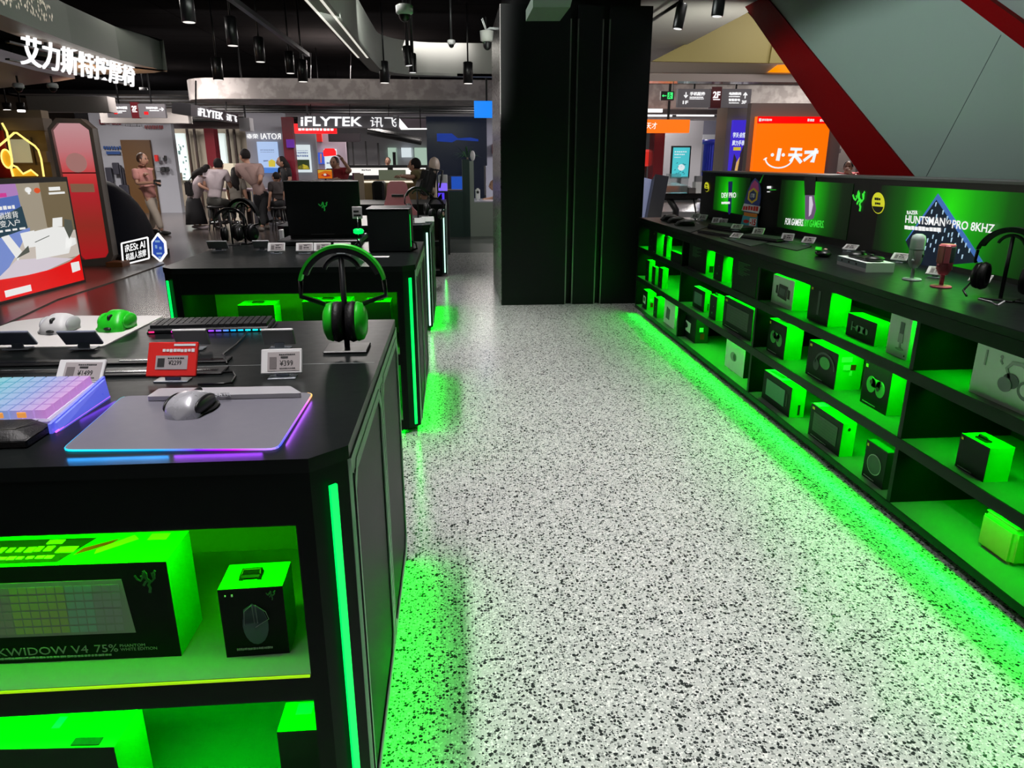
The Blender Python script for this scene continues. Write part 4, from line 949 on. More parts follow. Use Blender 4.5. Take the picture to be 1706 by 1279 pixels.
def a_keyboard(t, fr, ft, fs, d, L, h):
    mb = MB().mat(M('print_key_grey', (0.05, 0.052, 0.052), 0.5)); fr.rect(mb, 0.13, 0.22, 0.88, 0.80)
    mb.mat(DARKP)
    for r_ in range(6):
        for c_ in range(17): fr.rect(mb, 0.15 + 0.042 * c_, 0.25 + 0.088 * r_, 0.15 + 0.042 * c_ + 0.033, 0.25 + 0.088 * r_ + 0.065, 0.0028, 0.0004)
    mb.build('printed_keyboard', t)
    mb = MB(); corner_marks(mb, fr); mb.build('print', t)
    mb = MB().mat(PWHITE); ft.rect(mb, 0.02, 0.1, 0.22, 0.85, 0.0003); mb.build('top_label', t); mb = MB().mat(INK); fs.oval(mb, 0.5, 0.82, 0.10, 0.05); mb.build('side_mark', t)
def a_screen(t, fr, ft, fs, d, L, h):
    mb = MB().mat(M('print_teal', (0.05, 0.17, 0.11), 0.4)); fr.rect(mb, 0.14, 0.22, 0.80, 0.78); mb.build('printed_screen', t)
    mb = MB().mat(INK); fs.rect(mb, 0.55, 0.08, 0.70, 0.42); mb.build('side_label', t); mb = MB().mat(INK); fr.rect(mb, 0.86, 0.3, 0.9, 0.7); mb.build('front_label', t)
    mb = MB().mat(PWHITE); ft.rect(mb, 0.02, 0.06, 0.62, 0.9, 0.0003); mb.mat(INK); ft.poly(mb, [(0.08, 0.2), (0.5, 0.3), (0.54, 0.7), (0.1, 0.6)], 0.001); mb.build('top_label', t)
def a_camera(t, fr, ft, fs, d, L, h):            # webcam-like device on a white front
    mb = MB().mat(INK); fr.poly(mb, [(0.30, 0.30), (0.72, 0.24), (0.74, 0.72), (0.34, 0.74)]); fr.poly(mb, [(0.20, 0.40), (0.28, 0.38), (0.28, 0.68), (0.20, 0.66)]); fr.poly(mb, [(0.76, 0.34), (0.85, 0.32), (0.85, 0.62), (0.76, 0.64)]); mb.build('printed_device', t)
    mb = MB().mat(PGREY); fr.poly(mb, [(0.38, 0.40), (0.64, 0.36), (0.66, 0.62), (0.40, 0.64)], 0.0028); mb.build('printed_lens', t)
def a_mic(t, fr, ft, fs, d, L, h):
    mb = MB().mat(M('print_pale_green', (0.18, 0.30, 0.24), 0.5)); fr.rect(mb, 0.42, 0.32, 0.68, 0.62); fr.oval(mb, 0.68, 0.47, 0.09, 0.15); fr.oval(mb, 0.42, 0.47, 0.09, 0.15); fr.rect(mb, 0.22, 0.45, 0.36, 0.49); fr.rect(mb, 0.18, 0.30, 0.22, 0.70); mb.build('printed_microphone', t)
def a_wmic(t, fr, ft, fs, d, L, h):
    mb = MB().mat(PGREY); fr.rect(mb, 0.52, 0.58, 0.70, 0.86); mb.mat(M('print_light_grey', (0.36, 0.39, 0.38), 0.5)); fr.rect(mb, 0.50, 0.36, 0.72, 0.58); fr.rect(mb, 0.58, 0.22, 0.64, 0.36); fr.oval(mb, 0.61, 0.20, 0.18, 0.03); mb.mat(INK); fr.rect(mb, 0.86, 0.06, 0.90, 0.10); mb.build('printed_microphone', t)
def a_ring(t, fr, ft, fs, d, L, h):
    mb = MB().mat(DIMP); fr.oval(mb, 0.50, 0.48, 0.33, 0.27); mb.build('printed_rim', t)
    mb = MB().mat(DARKP); fr.oval(mb, 0.50, 0.48, 0.30, 0.245, 0.0028, 0.0006); mb.build('printed_disc', t)
    mb = MB(); corner_marks(mb, fr); mb.build('print', t)
def a_white_cut(t, fr, ft, fs, d, L, h):
    mb = MB().mat(PGREY); fr.poly(mb, [(0.20, 0.24), (0.52, 0.22), (0.56, 0.66), (0.26, 0.72)]); mb.build('printed_device', t)
def a_white_ball(t, fr, ft, fs, d, L, h):
    mb = MB().mat(M('print_light_grey')); fr.oval(mb, 0.45, 0.48, 0.17, 0.15); mb.mat(PGREY); fr.oval(mb, 0.52, 0.49, 0.07, 0.12, 0.0028); mb.build('printed_device', t)
def a_head2(t, fr, ft, fs, d, L, h):
    mb = MB().mat(WCARD); fr.poly(mb, [(0.15, 0.30), (0.70, 0.26), (0.72, 0.66), (0.18, 0.70)]); mb.mat(INK); fr.oval(mb, 0.42, 0.50, 0.14, 0.12, 0.0028); mb.build('printed_device', t)
    mb = MB().mat(PWHITE); fs.rect(mb, 0.3, 0.45, 0.6, 0.62); mb.mat(RED); fs.rect(mb, 0.4, 0.15, 0.7, 0.38); mb.build('seals', t)
def a_tall(t, fr, ft, fs, d, L, h):
    mb = MB().mat(DARKP); fr.rect(mb, 0.45, 0.2, 0.55, 0.8); mb.build('print', t); mb = MB().mat(YEL); fr.rect(mb, 0.08, 0.78, 0.16, 0.84); mb.build('yellow_mark', t)
    mb = MB().mat(PWHITE); ft.rect(mb, 0.05, 0.06, 0.95, 0.95, 0.0003); mb.mat(INK); ft.rect(mb, 0.3, 0.3, 0.75, 0.6, 0.002, 0.006); mb.build('top_label', t)
def a_dots(t, fr, ft, fs, d, L, h):
    mb = MB().mat(DIMP); fr.oval(mb, 0.6, 0.55, 0.03, 0.015); mb.build('pale_mark', t); mb = MB().mat(MIDG); fr.oval(mb, 0.45, 0.25, 0.05, 0.04); mb.build('green_mark', t)
def a_wh(t, fr, ft, fs, d, L, h):                # white headset carton
    mb = MB().mat(M('print_light_grey')); fr.line(mb, [(0.50, 0.50), (0.44, 0.66), (0.50, 0.78), (0.62, 0.80), (0.74, 0.72), (0.80, 0.55)], 0.012); mb.mat(PGREY); fr.oval(mb, 0.52, 0.47, 0.10, 0.13); mb.mat(M('print_mid_grey', (0.16, 0.18, 0.19), 0.5)); fr.oval(mb, 0.46, 0.38, 0.09, 0.13, 0.0028); fr.oval(mb, 0.74, 0.40, 0.12, 0.17, 0.0028); mb.mat(WCARD); fr.oval(mb, 0.73, 0.41, 0.07, 0.11, 0.0045); mb.build('printed_headset', t)
    mb = MB().mat(M('print_light_grey')); fr.line(mb, [(0.36, 0.80), (0.35, 0.74), (0.38, 0.70)], 0.006); fr.oval(mb, 0.355, 0.82, 0.02, 0.03); glyph_bars(mb, fr, 0.14, 0.55, 0.17, 0.9, 1); mb.build('printed_boom', t)
S1 = .662; S2 = .372; S3 = .085
B = []
# top tier
B += [('narrow dark carton at the far end of the top shelf, first from the pillar', (1.798, 6.403, 0.662, 0.033, 0.167, 0.191), None, None, a_dots, False),
      ('green-sided carton near the far end of the top shelf, second from the pillar', (1.799, 6.31, 0.662, 0.072, 0.097, 0.189), None, None, a_top_white, False),
      ('slim carton with bright green side, third from the pillar on the top shelf', (1.823, 6.079, 0.662, 0.045, 0.09, 0.169), None, None, a_dots, False),
      ('low flat carton beside the far divider on the top shelf', (1.802, 5.59, 0.662, 0.035, 0.281, 0.081), None, None, None, False),
      ('large dark carton with green print lines, far end of the second bay top shelf', (1.831, 5.091, 0.662, 0.077, 0.4, 0.194), None, None, a_lines, False),
      ('tall black carton with a hang tab, second bay top shelf', (1.821, 4.735, 0.662, 0.069, 0.16, 0.18), None, None, a_dots, True),
      ('large dark carton at the near end of the second bay top shelf', (1.798, 4.107, 0.662, 0.022, 0.383, 0.211), None, None, a_lines, False),
      ('white-fronted carton picturing a small camera, third bay top shelf', (1.853, 3.739, 0.662, 0.092, 0.27, 0.164), WCARD, None, a_camera, True),
      ('tall black carton with white top, third bay top shelf', (1.844, 3.331, 0.662, 0.11, 0.212, 0.202), None, None, a_tall, False),
      ('flat black carton picturing a pale microphone, third bay top shelf', (1.858, 2.941, 0.662, 0.069, 0.239, 0.104), None, None, a_mic, False),
      ('white upright carton picturing a microphone at the near end of the third bay', (1.859, 2.702, 0.662, 0.053, 0.149, 0.174), WCARD, WCARD, a_wmic, False)]
# middle tier
B += [('slim carton first from the pillar on the middle shelf', (1.814, 6.567, 0.372, 0.058, 0.113, 0.189), None, None, a_dots, False),
      ('slim carton second from the pillar on the middle shelf', (1.81, 6.334, 0.372, 0.037, 0.104, 0.161), None, None, a_dots, False),
      ('slim carton with wide green side, third from the pillar on the middle shelf', (1.822, 6.146, 0.372, 0.054, 0.122, 0.176), None, None, a_dots, False),
      ('carton with a pale green screen picture, second bay middle shelf', (1.848, 5.109, 0.372, 0.05, 0.262, 0.155), None, None, a_screen, False),
      ('slim carton between the screen carton and the wide dark one, middle shelf', (1.833, 4.818, 0.372, 0.064, 0.135, 0.168), None, None, a_dots, True),
      ('wide dark keyboard carton, near end of the second bay middle shelf', (1.836, 4.198, 0.372, 0.025, 0.49, 0.202), None, None, a_keyboard, False),
      ('black carton with a green gamepad picture, far end of the third bay middle shelf', (1.849, 3.761, 0.372, 0.103, 0.229, 0.195), None, None, a_pad, True),
      ('large black headset carton with white and red seals on its side', (1.852, 3.203, 0.372, 0.134, 0.297, 0.183), None, None, a_headset, False),
      ('black carton with a green gamepad picture beside the near divider, middle shelf', (1.89, 2.824, 0.372, 0.079, 0.209, 0.202), None, None, a_pad, False)]
# bottom tier
B += [('dark carton first from the pillar on the bottom shelf', (1.829, 6.622, 0.085, 0.088, 0.161, 0.177), None, None, a_head2, False),
      ('slim carton second from the pillar on the bottom shelf', (1.822, 6.244, 0.085, 0.068, 0.116, 0.179), None, None, a_dots, False),
      ('white carton with a grey device picture, first bay bottom shelf', (1.848, 5.787, 0.085, 0.026, 0.323, 0.213), WCARD, WCARD, a_white_cut, False),
      ('black headset carton with white picture and small seals, second bay bottom shelf', (1.863, 5.293, 0.085, 0.104, 0.418, 0.202), None, M('dark_card_side', (0.03, 0.028, 0.025), 0.5), a_head2, False),
      ('white-fronted carton with a faint round device, second bay bottom shelf', (1.873, 4.343, 0.085, 0.041, 0.33, 0.207), WCARD, BCARD, a_white_ball, False),
      ('carton with a green screen picture and white top label, third bay bottom shelf', (1.837, 3.592, 0.085, 0.085, 0.366, 0.173), None, None, a_screen, False),
      ('black keyboard carton with green side, third bay bottom shelf', (1.829, 3.038, 0.085, 0.069, 0.312, 0.171), None, None, a_keyboard, False),
      ('black carton with a round speaker picture beside the near divider, bottom shelf', (1.83, 2.675, 0.085, 0.042, 0.159, 0.174), None, M('dark_card_side'), a_ring, False)]
# near bay
B += [('black carton with green top and hang tab on the middle shelf beyond the last divider', (1.835, 2.142, 0.372, 0.093, 0.146, 0.129), None, None, a_plain, True)]
for lab, q, f_, s_, art, hang in B:
    carton(lab, q, f_, s_, art, hang=hang)
carton('large white headset carton on the top shelf, the largest white carton', (1.835, 1.95, .662, 0.20, 0.345, 0.195), WCARD, WCARD, a_wh)
t = thing('wooden_box', 'golden tan rounded box on the bottom shelf, cut by the right edge', 'box', ((1.919, 2.046, 0.085)[0], (1.919, 2.046, 0.085)[1], 0.085), R(0))
mb = MB().mat(M('golden_tan', (0.45, 0.28, 0.07), 0.5, noise=0.1)); mb.box((0, 0, 0), (0.16, 0.17, 0.14), 0.015, seg=3); mb.build('body', t)
mb = MB().mat(M('golden_tan_lid', (0.52, 0.34, 0.10), 0.5)); mb.box((0.01, 0.01, 0.14), (0.15, 0.16, 0.146), 0.004); mb.build('lid', t)

# ---------------------------------------------------------------- lit graphic wall on the worktop
XP = 2.45
PT = (2.45, 2.985, 1.355)[2]
t = thing('lightbox_wall', 'long black display wall with three glowing green product graphics above the shelving', 'lightbox', (XP, 4.0, 0.935))
yA = (2.45, 7.119, 1.164)[1]
mb = MB().mat(M('lightbox_black', (0.004, 0.005, 0.004), 0.35)); mb.box((0, YN - 4.0, 0), (0.14, yA - 4.0, PT - 0.935)); mb.build('housing', t)
mb = MB().mat(M('ledge_grey', (0.12, 0.12, 0.12), 0.4)); mb.box((-0.012, YN - 4.0, PT - 0.935), (0.30, yA - 4.0, PT - 0.922)); mb.build('top_ledge', t)
def glow_mat(name, s, spread=0.42, lift=0.0):
    m = bpy.data.materials.new(name); m.use_nodes = True; nt = m.node_tree; b = nt.nodes['Principled BSDF']; b.inputs['Base Color'].default_value = (0.004, 0.006, 0.004, 1)
    tc = nt.nodes.new('ShaderNodeTexCoord'); gr = nt.nodes.new('ShaderNodeTexGradient'); gr.gradient_type = 'SPHERICAL'
    mp = nt.nodes.new('ShaderNodeMapping'); mp.inputs['Scale'].default_value = (1, 1 / spread, 1 / (spread * 1.3)); mp.inputs['Location'].default_value = (0, 0, lift)
    nt.links.new(tc.outputs['Object'], mp.inputs['Vector']); nt.links.new(mp.outputs['Vector'], gr.inputs['Vector'])
    cr = nt.nodes.new('ShaderNodeValToRGB'); cr.color_ramp.elements[0].color = (0, 0.004, 0, 1); cr.color_ramp.elements[1].color = (0.015, 0.80, 0.0, 1); cr.color_ramp.elements[1].position = 1.0
    for ps, g_ in ((0.3, 0.012), (0.55, 0.09), (0.8, 0.38)): e_ = cr.color_ramp.elements.new(ps); e_.color = (0.01 * g_, g_, 0, 1)
    nt.links.new(gr.outputs['Fac'], cr.inputs['Fac']); nt.links.new(cr.outputs['Color'], b.inputs['Emission Color']); b.inputs['Emission Strength'].default_value = s
    return m
def panel(yl, yr, z0, z1, mat, yc, zc, name='glowing_print'):
    """lit print on the wall, viewed from the aisle: yl is the far edge"""
    mb = MB().mat(mat); mb.box((-0.003, yr - yc, z0 - zc), (0.0, yl - yc, z1 - zc)); return mb.build(name, t, loc=(-0.001, yc - 4.0, zc - 0.935))
zt_ = PT - 0.012
g1c = (2.45, 6.393, 1.166); g2c = (2.45, 4.867, 1.212); g3c = (2.45, 3.42, 1.237)
p1 = panel((2.45, 6.735, 1.124)[1], (2.45, 5.918, 1.162)[1], 1.02, zt_ - 0.02, glow_mat('green_glow_far', 0.85, 0.6), g1c[1], g1c[2])
p2 = panel((2.45, 5.333, 1.19)[1], (2.45, 4.333, 1.237)[1], 0.98, zt_ - 0.02, glow_mat('green_glow_mid', 0.85, 0.6), g2c[1], g2c[2])
p3 = panel((2.45, 4.032, 1.201)[1], YN, 0.96, zt_ - 0.02, glow_mat('green_glow_near', 0.9, 0.85), g3c[1], g3c[2])
W0 = Vector((XP, 4.0, 0.935))
def wq(bl, br, tl): return fr4(Vector(bl) - W0, Vector(br) - W0, Vector(tl) - W0)
# printed black device, purple-lit on the middle print
f = wq((2.45, 4.91, 1.038), (2.45, 4.724, 1.053), (2.45, 4.99, 1.344))
mb = MB().mat(INK); f.poly(mb, [(0.1, 0.62), (0.85, 0.60), (0.95, 1.0), (0.05, 1.0)], 0.005); mb.build('printed_arm', t)
mb = MB().mat(M('device_violet', (0.05, 0.03, 0.06), 0.4, emit=(0.25, 0.15, 0.3), es=0.5)); f.poly(mb, [(0.12, 0.05), (0.75, 0.10), (0.95, 0.30), (0.80, 0.60), (0.12, 0.62)], 0.005); mb.build('printed_device', t)
mb = MB().mat(E('device_highlight', (0.85, 0.75, 0.9), 0.7)); f.poly(mb, [(0.45, 0.15), (0.60, 0.2), (0.75, 0.40), (0.66, 0.58), (0.48, 0.58)], 0.008); mb.build('printed_highlight', t)
# slogan
WL = E('white_lit_print', (1, 1, 1), 0.85); GL = E('green_lit_print', (0.05, 0.8, 0.05), 0.8)
f = wq((2.45, 5.175, 1.008), (2.45, 4.605, 1.032), (2.45, 5.187, 1.055))
mb = MB().mat(WL); text(mb, f, 'FOR GAMERS.', 0, 0, 0.50, 1, 0.012, 0.001, 0.01, 0.06); mb.build('slogan_white', t)
mb = MB().mat(GL); text(mb, f, 'BY GAMERS.', 0.53, 0, 1.0, 1, 0.012, 0.001, 0.01, 0.06); mb.build('slogan_green', t)
f = wq((2.45, 4.301, 1.167), (2.45, 4.168, 1.168), (2.45, 4.331, 1.28))
mb = MB().mat(GL); snake(mb, f, 0, 0, 1, 1, 0.004); mb.build('snake_mark', t)
f = wq((2.45, 5.567, 1.224), (2.45, 5.448, 1.229), (2.45, 5.578, 1.269))
mb = MB().mat(WL); f.rect(mb, 0, 0.6, 0.6, 1.0, 0.004); f.rect(mb, 0, 0, 0.4, 0.14, 0.004); mb.mat(GL); f.rect(mb, 0.4, 0.35, 1.3, 0.42, 0.004); mb.build('small_print', t)
for (uc, vc, ru, rv) in ((1178.5, 0, 0, 0),): pass
for q in (((2.45, 7.007, 1.174), (2.45, 6.879, 1.173), (2.45, 7.029, 1.264)), ((2.45, 4.09, 1.163), (2.45, 3.963, 1.165), (2.45, 4.122, 1.281))):
    f = wq(*q)
    mb = MB().mat(M('yellow_badge', (0.75, 0.72, 0.02), 0.5, emit=(0.8, 0.8, 0.03), es=0.55)); f.oval(mb, 0.5, 0.5, 0.5, 0.5, 0.004, 0.002, 28); o = mb.build('yellow_badge', t)
    mb = MB().mat(INK); f.poly(mb, [(0.5 + 0.46 * math.cos(a), 0.5 + 0.46 * math.sin(a)) for a in [R(200 + 14 * k) for k in range(11)]], 0.0065); glyph_bars(mb, f, 0.25, 0.62, 0.75, 0.76, 3, 0.0065); glyph_bars(mb, f, 0.28, 0.42, 0.72, 0.54, 4, 0.0065); mb.build('badge_print', o)
# far print: blue stick device and lettering
f = wq((2.45, 6.439, 0.995), (2.45, 6.196, 1.007), (2.45, 6.508, 1.277))
mb = MB().mat(M('navy_print', (0.01, 0.015, 0.05), 0.4, emit=(0.01, 0.02, 0.10), es=0.6)); f.poly(mb, [(0.42, 0.05), (0.55, 0.0), (0.70, 0.08), (0.85, 1.0), (0.45, 1.0)], 0.005); mb.build('printed_device', t)
mb = MB().mat(WL); text(mb, wq((2.45, 6.515, 1.118), (2.45, 6.173, 1.135), (2.45, 6.53, 1.181)), 'DEV PRO', 0, 0.3, 1, 1, 0.010, 0.001, 0.01); glyph_bars(mb, wq((2.45, 6.506, 1.081), (2.45, 6.302, 1.093), (2.45, 6.511, 1.103)), 0, 0, 1, 1, 6, 0.010); mb.build('lettering', t)
# near print: blue keyboard corner with keys, product lettering
f = wq((2.45, 3.852, 0.863), (2.45, 2.886, 1.003), (2.45, 3.967, 1.287))
def k2(u, v): return ((u - 1480) / 226.0, 1 - (v - 320) / 130.0)
kp = [(2.45, 3.528, 1.298), (2.45, 3.856, 0.88), (2.45, 3.637, 0.888), (2.45, 3.085, 0.996)]
mb = MB().mat(M('blue_print', (0.03, 0.07, 0.2), 0.4, emit=(0.06, 0.18, 0.55), es=0.7))
tri = [Vector(p) - W0 + Vector((-0.006, 0, 0)) for p in ((2.45, 3.528, 1.298), (2.45, 3.728, 1.044), (2.45, 3.592, 0.914), (2.45, 3.127, 1.007))]
mb.prism(tri, (-0.0015, 0, 0)); mb.build('printed_keyboard', t)
mb = MB().mat(M('dark_blue_print', (0.003, 0.006, 0.012), 0.4, emit=(0.004, 0.012, 0.03), es=0.6))
tri = [Vector(p) - W0 + Vector((-0.009, 0, 0)) for p in ((2.45, 3.528, 1.266), (2.45, 3.721, 1.038), (2.45, 3.588, 0.914), (2.45, 3.157, 1.001))]
mb.prism(tri, (-0.001, 0, 0)); mb.build('printed_keys', t)
mb = MB().mat(E('key_legend', (0.55, 0.8, 1.0), 0.7))
KEYPTS = [(2.45, 3.523, 1.246), (2.45, 3.545, 1.208), (2.45, 3.458, 1.211), (2.45, 3.502, 1.188), (2.45, 3.419, 1.185), (2.45, 3.562, 1.165), (2.45, 3.363, 1.111), (2.45, 3.316, 1.113), (2.45, 3.284, 1.09), (2.45, 3.254, 1.071), (2.45, 3.223, 1.049), (2.45, 3.388, 1.106), (2.45, 3.427, 1.084), (2.45, 3.36, 1.085), (2.45, 3.328, 1.062), (2.45, 3.295, 1.037), (2.45, 3.263, 1.015), (2.45, 3.502, 1.086), (2.45, 3.539, 1.064), (2.45, 3.473, 1.065), (2.45, 3.509, 1.042), (2.45, 3.547, 1.023), (2.45, 3.475, 1.022), (2.45, 3.327, 1.013), (2.45, 3.173, 1.015), (2.45, 3.464, 1.119), (2.45, 3.421, 1.126), (2.45, 3.426, 1.046), (2.45, 3.382, 1.021), (2.45, 3.42, 0.992)]
for p in KEYPTS:
    c = Vector(p) - W0 + Vector((-0.0105, 0, 0)); mb.prism([c + Vector((0, 0.006, 0.008)), c + Vector((0, -0.004, 0.010)), c + Vector((0, -0.001, -0.012)), c + Vector((0, 0.005, -0.012))], (-0.001, 0, 0))
mb.build('printed_legends', t)
mb = MB().mat(WL)
text(mb, wq((2.45, 3.747, 1.135), (2.45, 3.425, 1.143), (2.45, 3.753, 1.176)), 'HUNTSMAN', 0, 0, 1, 1, 0.013, 0.001, 0.012)
text(mb, wq((2.45, 3.371, 1.139), (2.45, 3.088, 1.14), (2.45, 3.373, 1.179)), 'PRO 8KHZ', 0, 0, 1, 1, 0.013, 0.001, 0.012)
text(mb, wq((2.45, 3.743, 1.18), (2.45, 3.652, 1.186), (2.45, 3.749, 1.199)), 'RAZER', 0, 0, 1, 1, 0.013, 0.001, 0.015)
text(mb, wq((2.45, 3.42, 1.155), (2.45, 3.384, 1.156), (2.45, 3.421, 1.176)), 'V3', 0, 0, 1, 1, 0.013, 0.001, 0.0)
glyph_bars(mb, wq((2.45, 3.743, 1.1), (2.45, 3.444, 1.112), (2.45, 3.749, 1.122)), 0, 0, 1, 1, 10, 0.013, 0.001, 0.15); mb.build('lettering', t)
area((XP - 0.03, g3c[1], 1.2), (XP - 1, g3c[1], 1.1), 1.2, 0.7, 0.3, (0.05, 1.0, 0.0), 150, up=(0, 1, 0))
area((XP - 0.03, g2c[1], 1.2), (XP - 1, g2c[1], 1.1), 0.7, 0.5, 0.3, (0.05, 1.0, 0.0), 150, up=(0, 1, 0))

# ---------------------------------------------------------------- goods on the worktop
TW = 0.935
def micro(label, loc, c, dark, rz, flat):
    t = thing('microphone', label, 'microphone', loc, rz, 'desktop microphones')
    mb = MB().mat(c); mb.lathe([(0.001, 0), (0.052, 0.0), (0.053, 0.004), (0.048, 0.009), (0.012, 0.013), (0.001, 0.0135)], n=28); mb.build('base', t)
    mb = MB().mat(c); mb.tube([(0, 0, 0.012), (0, 0, 0.075)], 0.011, 14); mb.build('neck', t)
    if flat:
        prof = [(0.001, 0.064), (0.022, 0.068), (0.038, 0.098), (0.038, 0.222), (0.036, 0.228), (0.001, 0.229)]
    else:
        prof = [(0.001, 0.070), (0.020, 0.072), (0.034, 0.098), (0.039, 0.130), (0.040, 0.235), (0.034, 0.258), (0.018, 0.268), (0.001, 0.269)]
    mb = MB().mat(c); mb.lathe(prof, n=26); o = mb.build('body', t)
    mb = MB().mat(dark)
    if flat:
        mb.lathe([(0.0385, 0.135), (0.0392, 0.14), (0.0392, 0.212), (0.0385, 0.217)], n=26); mb.build('grille', t)
        mb = MB().mat(c)
        for k in range(5): 
            a = R(-40 + 45 * k); mb.box((-0.014, 0.035, 0.13), (0.014, 0.0415, 0.222), 0.002, Matrix.Rotation(a, 4, 'Z'))
        mb.build('grille_frame', t)
    else:
        mb.lathe([(0.0398, 0.175), (0.0405, 0.178), (0.0405, 0.183), (0.0398, 0.186)], n=26); mb.build('band', t)
        mb = MB().mat(DGREY); mb.box((-0.010, -0.042, 0.135), (0.010, -0.034, 0.155), 0.003); mb.build('dial', t)
    mb = MB().mat(c); mb.ell((-0.042, 0, 0.118), (0.008, 0.008, 0.008)); mb.build('knob', t)
    t.scale = (0.80, 0.80, 0.80) if flat else (0.77, 0.77, 0.77)
    return t
micro('pale grey-green desktop microphone with a rounded top', (2.081, 3.084, 0.935), M('mint_plastic', (0.62, 0.76, 0.70), 0.4), M('mint_band', (0.30, 0.40, 0.37), 0.4), R(40), False)
micro('pink desktop microphone with a flat top and dark grille', (2.085, 2.887, 0.935), M('pink_plastic', (0.92, 0.22, 0.27), 0.4), M('grille_grey_green', (0.08, 0.15, 0.12), 0.4), R(10), True)
hq = (2.13, 2.576, 0.935)
headset('black headset at the near end of the worktop', (hq[0], hq[1] + 0.02, TW), R(-55), BPLA, BPLA, BSOFT, 0.098, True, DGREY, 1.05, mic=True)
mb = MB().mat(LGREY); mb.tube([(2.046, 2.605, 0.938), (2.048, 2.542, 0.938), (2.023, 2.472, 0.938), (2.166, 2.596, 0.938)], 0.003, 6); mb.tube([(2.138, 2.56, 0.938), (2.158, 2.509, 0.938), (2.202, 2.505, 0.938)], 0.003, 6); tag(mb.build('white_cable'), 'pale cable lying in front of the near black headset', 'cable')
# white open carton with black device
q = (1.995, 3.319, 0.935, 0.146, 0.266, 0.049)
xf, yn, z, d, L, h = ((1.995, 3.319, 0.935)[0], (1.995, 3.319, 0.935)[1], .935, 0.17, 0.34, 0.045)
pa = (1.995, 3.319, 0.935); pb = (2.006, 3.611, 0.935); pc = (2.133, 3.308, 0.935)
ang = math.atan2(pb[1] - pa[1], pb[0] - pa[0]); Lf = math.hypot(pb[0] - pa[0], pb[1] - pa[1]); Ws = math.hypot(pc[0] - pa[0], pc[1] - pa[1])
t = thing('device_carton', 'low open pale carton holding a black device on the worktop', 'carton', pa, 0)
mb = MB().mat(WCARD); A = Vector((0, 0, 0)); Bv = Vector((pb[0] - pa[0], pb[1] - pa[1], 0)); Cv = Vector((pc[0] - pa[0], pc[1] - pa[1], 0))
mb.prism([A, Cv, Cv + Bv, Bv], (0, 0, 0.045)); mb.build('carton', t)
f = Fr(Bv, -Bv, (0, 0, 0.045))
mb = MB().mat(M('carton_blue_grey', (0.34, 0.45, 0.46), 0.5)); f.rect(mb, 0, 0.42, 1, 1, 0.0005, 0.0008); o = mb.build('printed_band', t)
mb = MB().mat(INK)
for k in range(3): f.rect(mb, 0.16 + 0.25 * k, 0.55, 0.20 + 0.25 * k, 0.75, 0.0016)
glyph_bars(mb, f, 0.28, 0.84, 0.68, 0.91, 14, 0.0016); mb.build('print', o)
t2 = thing('capture_device', 'black handheld controller lying in the low open carton', 'controller', (pa[0] + (Bv.x + Cv.x) * 0.5, pa[1] + (Bv.y + Cv.y) * 0.5, TW + 0.045), math.atan2(Bv.y, Bv.x))
mb = MB().mat(BPLA); mb.box((-0.10, -0.045, 0), (0.10, 0.045, 0.014), 0.006, seg=2); mb.ell((-0.085, 0, 0.012), (0.035, 0.05, 0.016)); mb.ell((0.085, 0, 0.012), (0.035, 0.05, 0.016)); mb.build('body', t2)
mb = MB().mat(DGREY); mb.lathe([(0.012, 0.018), (0.008, 0.022), (0.010, 0.030), (0.009, 0.034)], (-0.07, 0.01, 0), n=14); mb.build('thumbstick', t2)
mb = MB().mat(DGREY); mb.lathe([(0.012, 0.018), (0.008, 0.022), (0.010, 0.030), (0.009, 0.034)], (0.06, -0.015, 0), n=14); mb.build('thumbstick', t2)
# keyboards and pads lying along the worktop
keyboard('black full-size keyboard on the worktop in front of the far green graphic', (2.105, 5.529, 0.935), R(-75), 0.44, 0.16, BPLA, KEYB, 6, 21, 0.035, 3, group='black keyboards on the worktop')
t = thing('wrist_pad', 'black wrist rest in front of the full-size keyboard on the worktop', 'wrist rest', (1.943, 5.204, 0.935), R(-75))
mb = MB().mat(BSOFT); mb.box((-0.21, -0.05, 0), (0.21, 0.035, 0.02), 0.009, seg=3); mb.build('cushion', t)
mb = MB().mat(M('pad_edge', (0.10, 0.11, 0.11), 0.5)); mb.box((0.19, -0.045, 0.0195), (0.2, 0.03, 0.0208)); mb.build('stripe', t)
keyboard('low black keyboard lying on a dark mat, second along the worktop', (2.061, 4.765, 0.94), R(-72), 0.36, 0.13, BPLA, M('grey_keycaps', (0.05, 0.052, 0.055), 0.4), 5, 15, 0.022, 2, group='black keyboards on the worktop')
for lab, pts in (('dark rectangular mat under the second keyboard on the worktop', [(1.883, 4.99, 0.935), (1.872, 4.428, 0.935), (2.263, 4.837, 0.935), (2.293, 5.316, 0.935)]), ('dark mat beyond the green gadget, third along the worktop', [(2.025, 4.554, 0.935), (2.066, 4.189, 0.935), (2.26, 4.397, 0.935), (2.294, 4.875, 0.935)]), ('dark grey mat at the far end of the worktop with a row of mice', [(1.774, 5.996, 0.935), (1.784, 5.356, 0.935), (2.099, 5.854, 0.935), (2.138, 6.621, 0.935)])):
    mb = MB().mat(M('dark_cloth_mat', (0.018, 0.02, 0.021), 0.7)); c = Vector(pts[0]); mb.prism([Vector(p) - c for p in pts], (0, 0, 0.004)); tag(mb.build('gaming_mat', loc=c), lab, 'mat')
for k, p in enumerate(((1.968, 6.511, 0.939), (1.948, 6.243, 0.939), (1.926, 5.936, 0.939))):
    mouse(['black mouse at the far end of the worktop, closest to the pillar', 'black mouse in the middle of the far row on the worktop', 'black mouse nearest in the far row on the worktop'][k], p, R(80), DGREY, BPLA, 'black mice on the far mat', L=0.17, W_=0.10, H_=0.055)
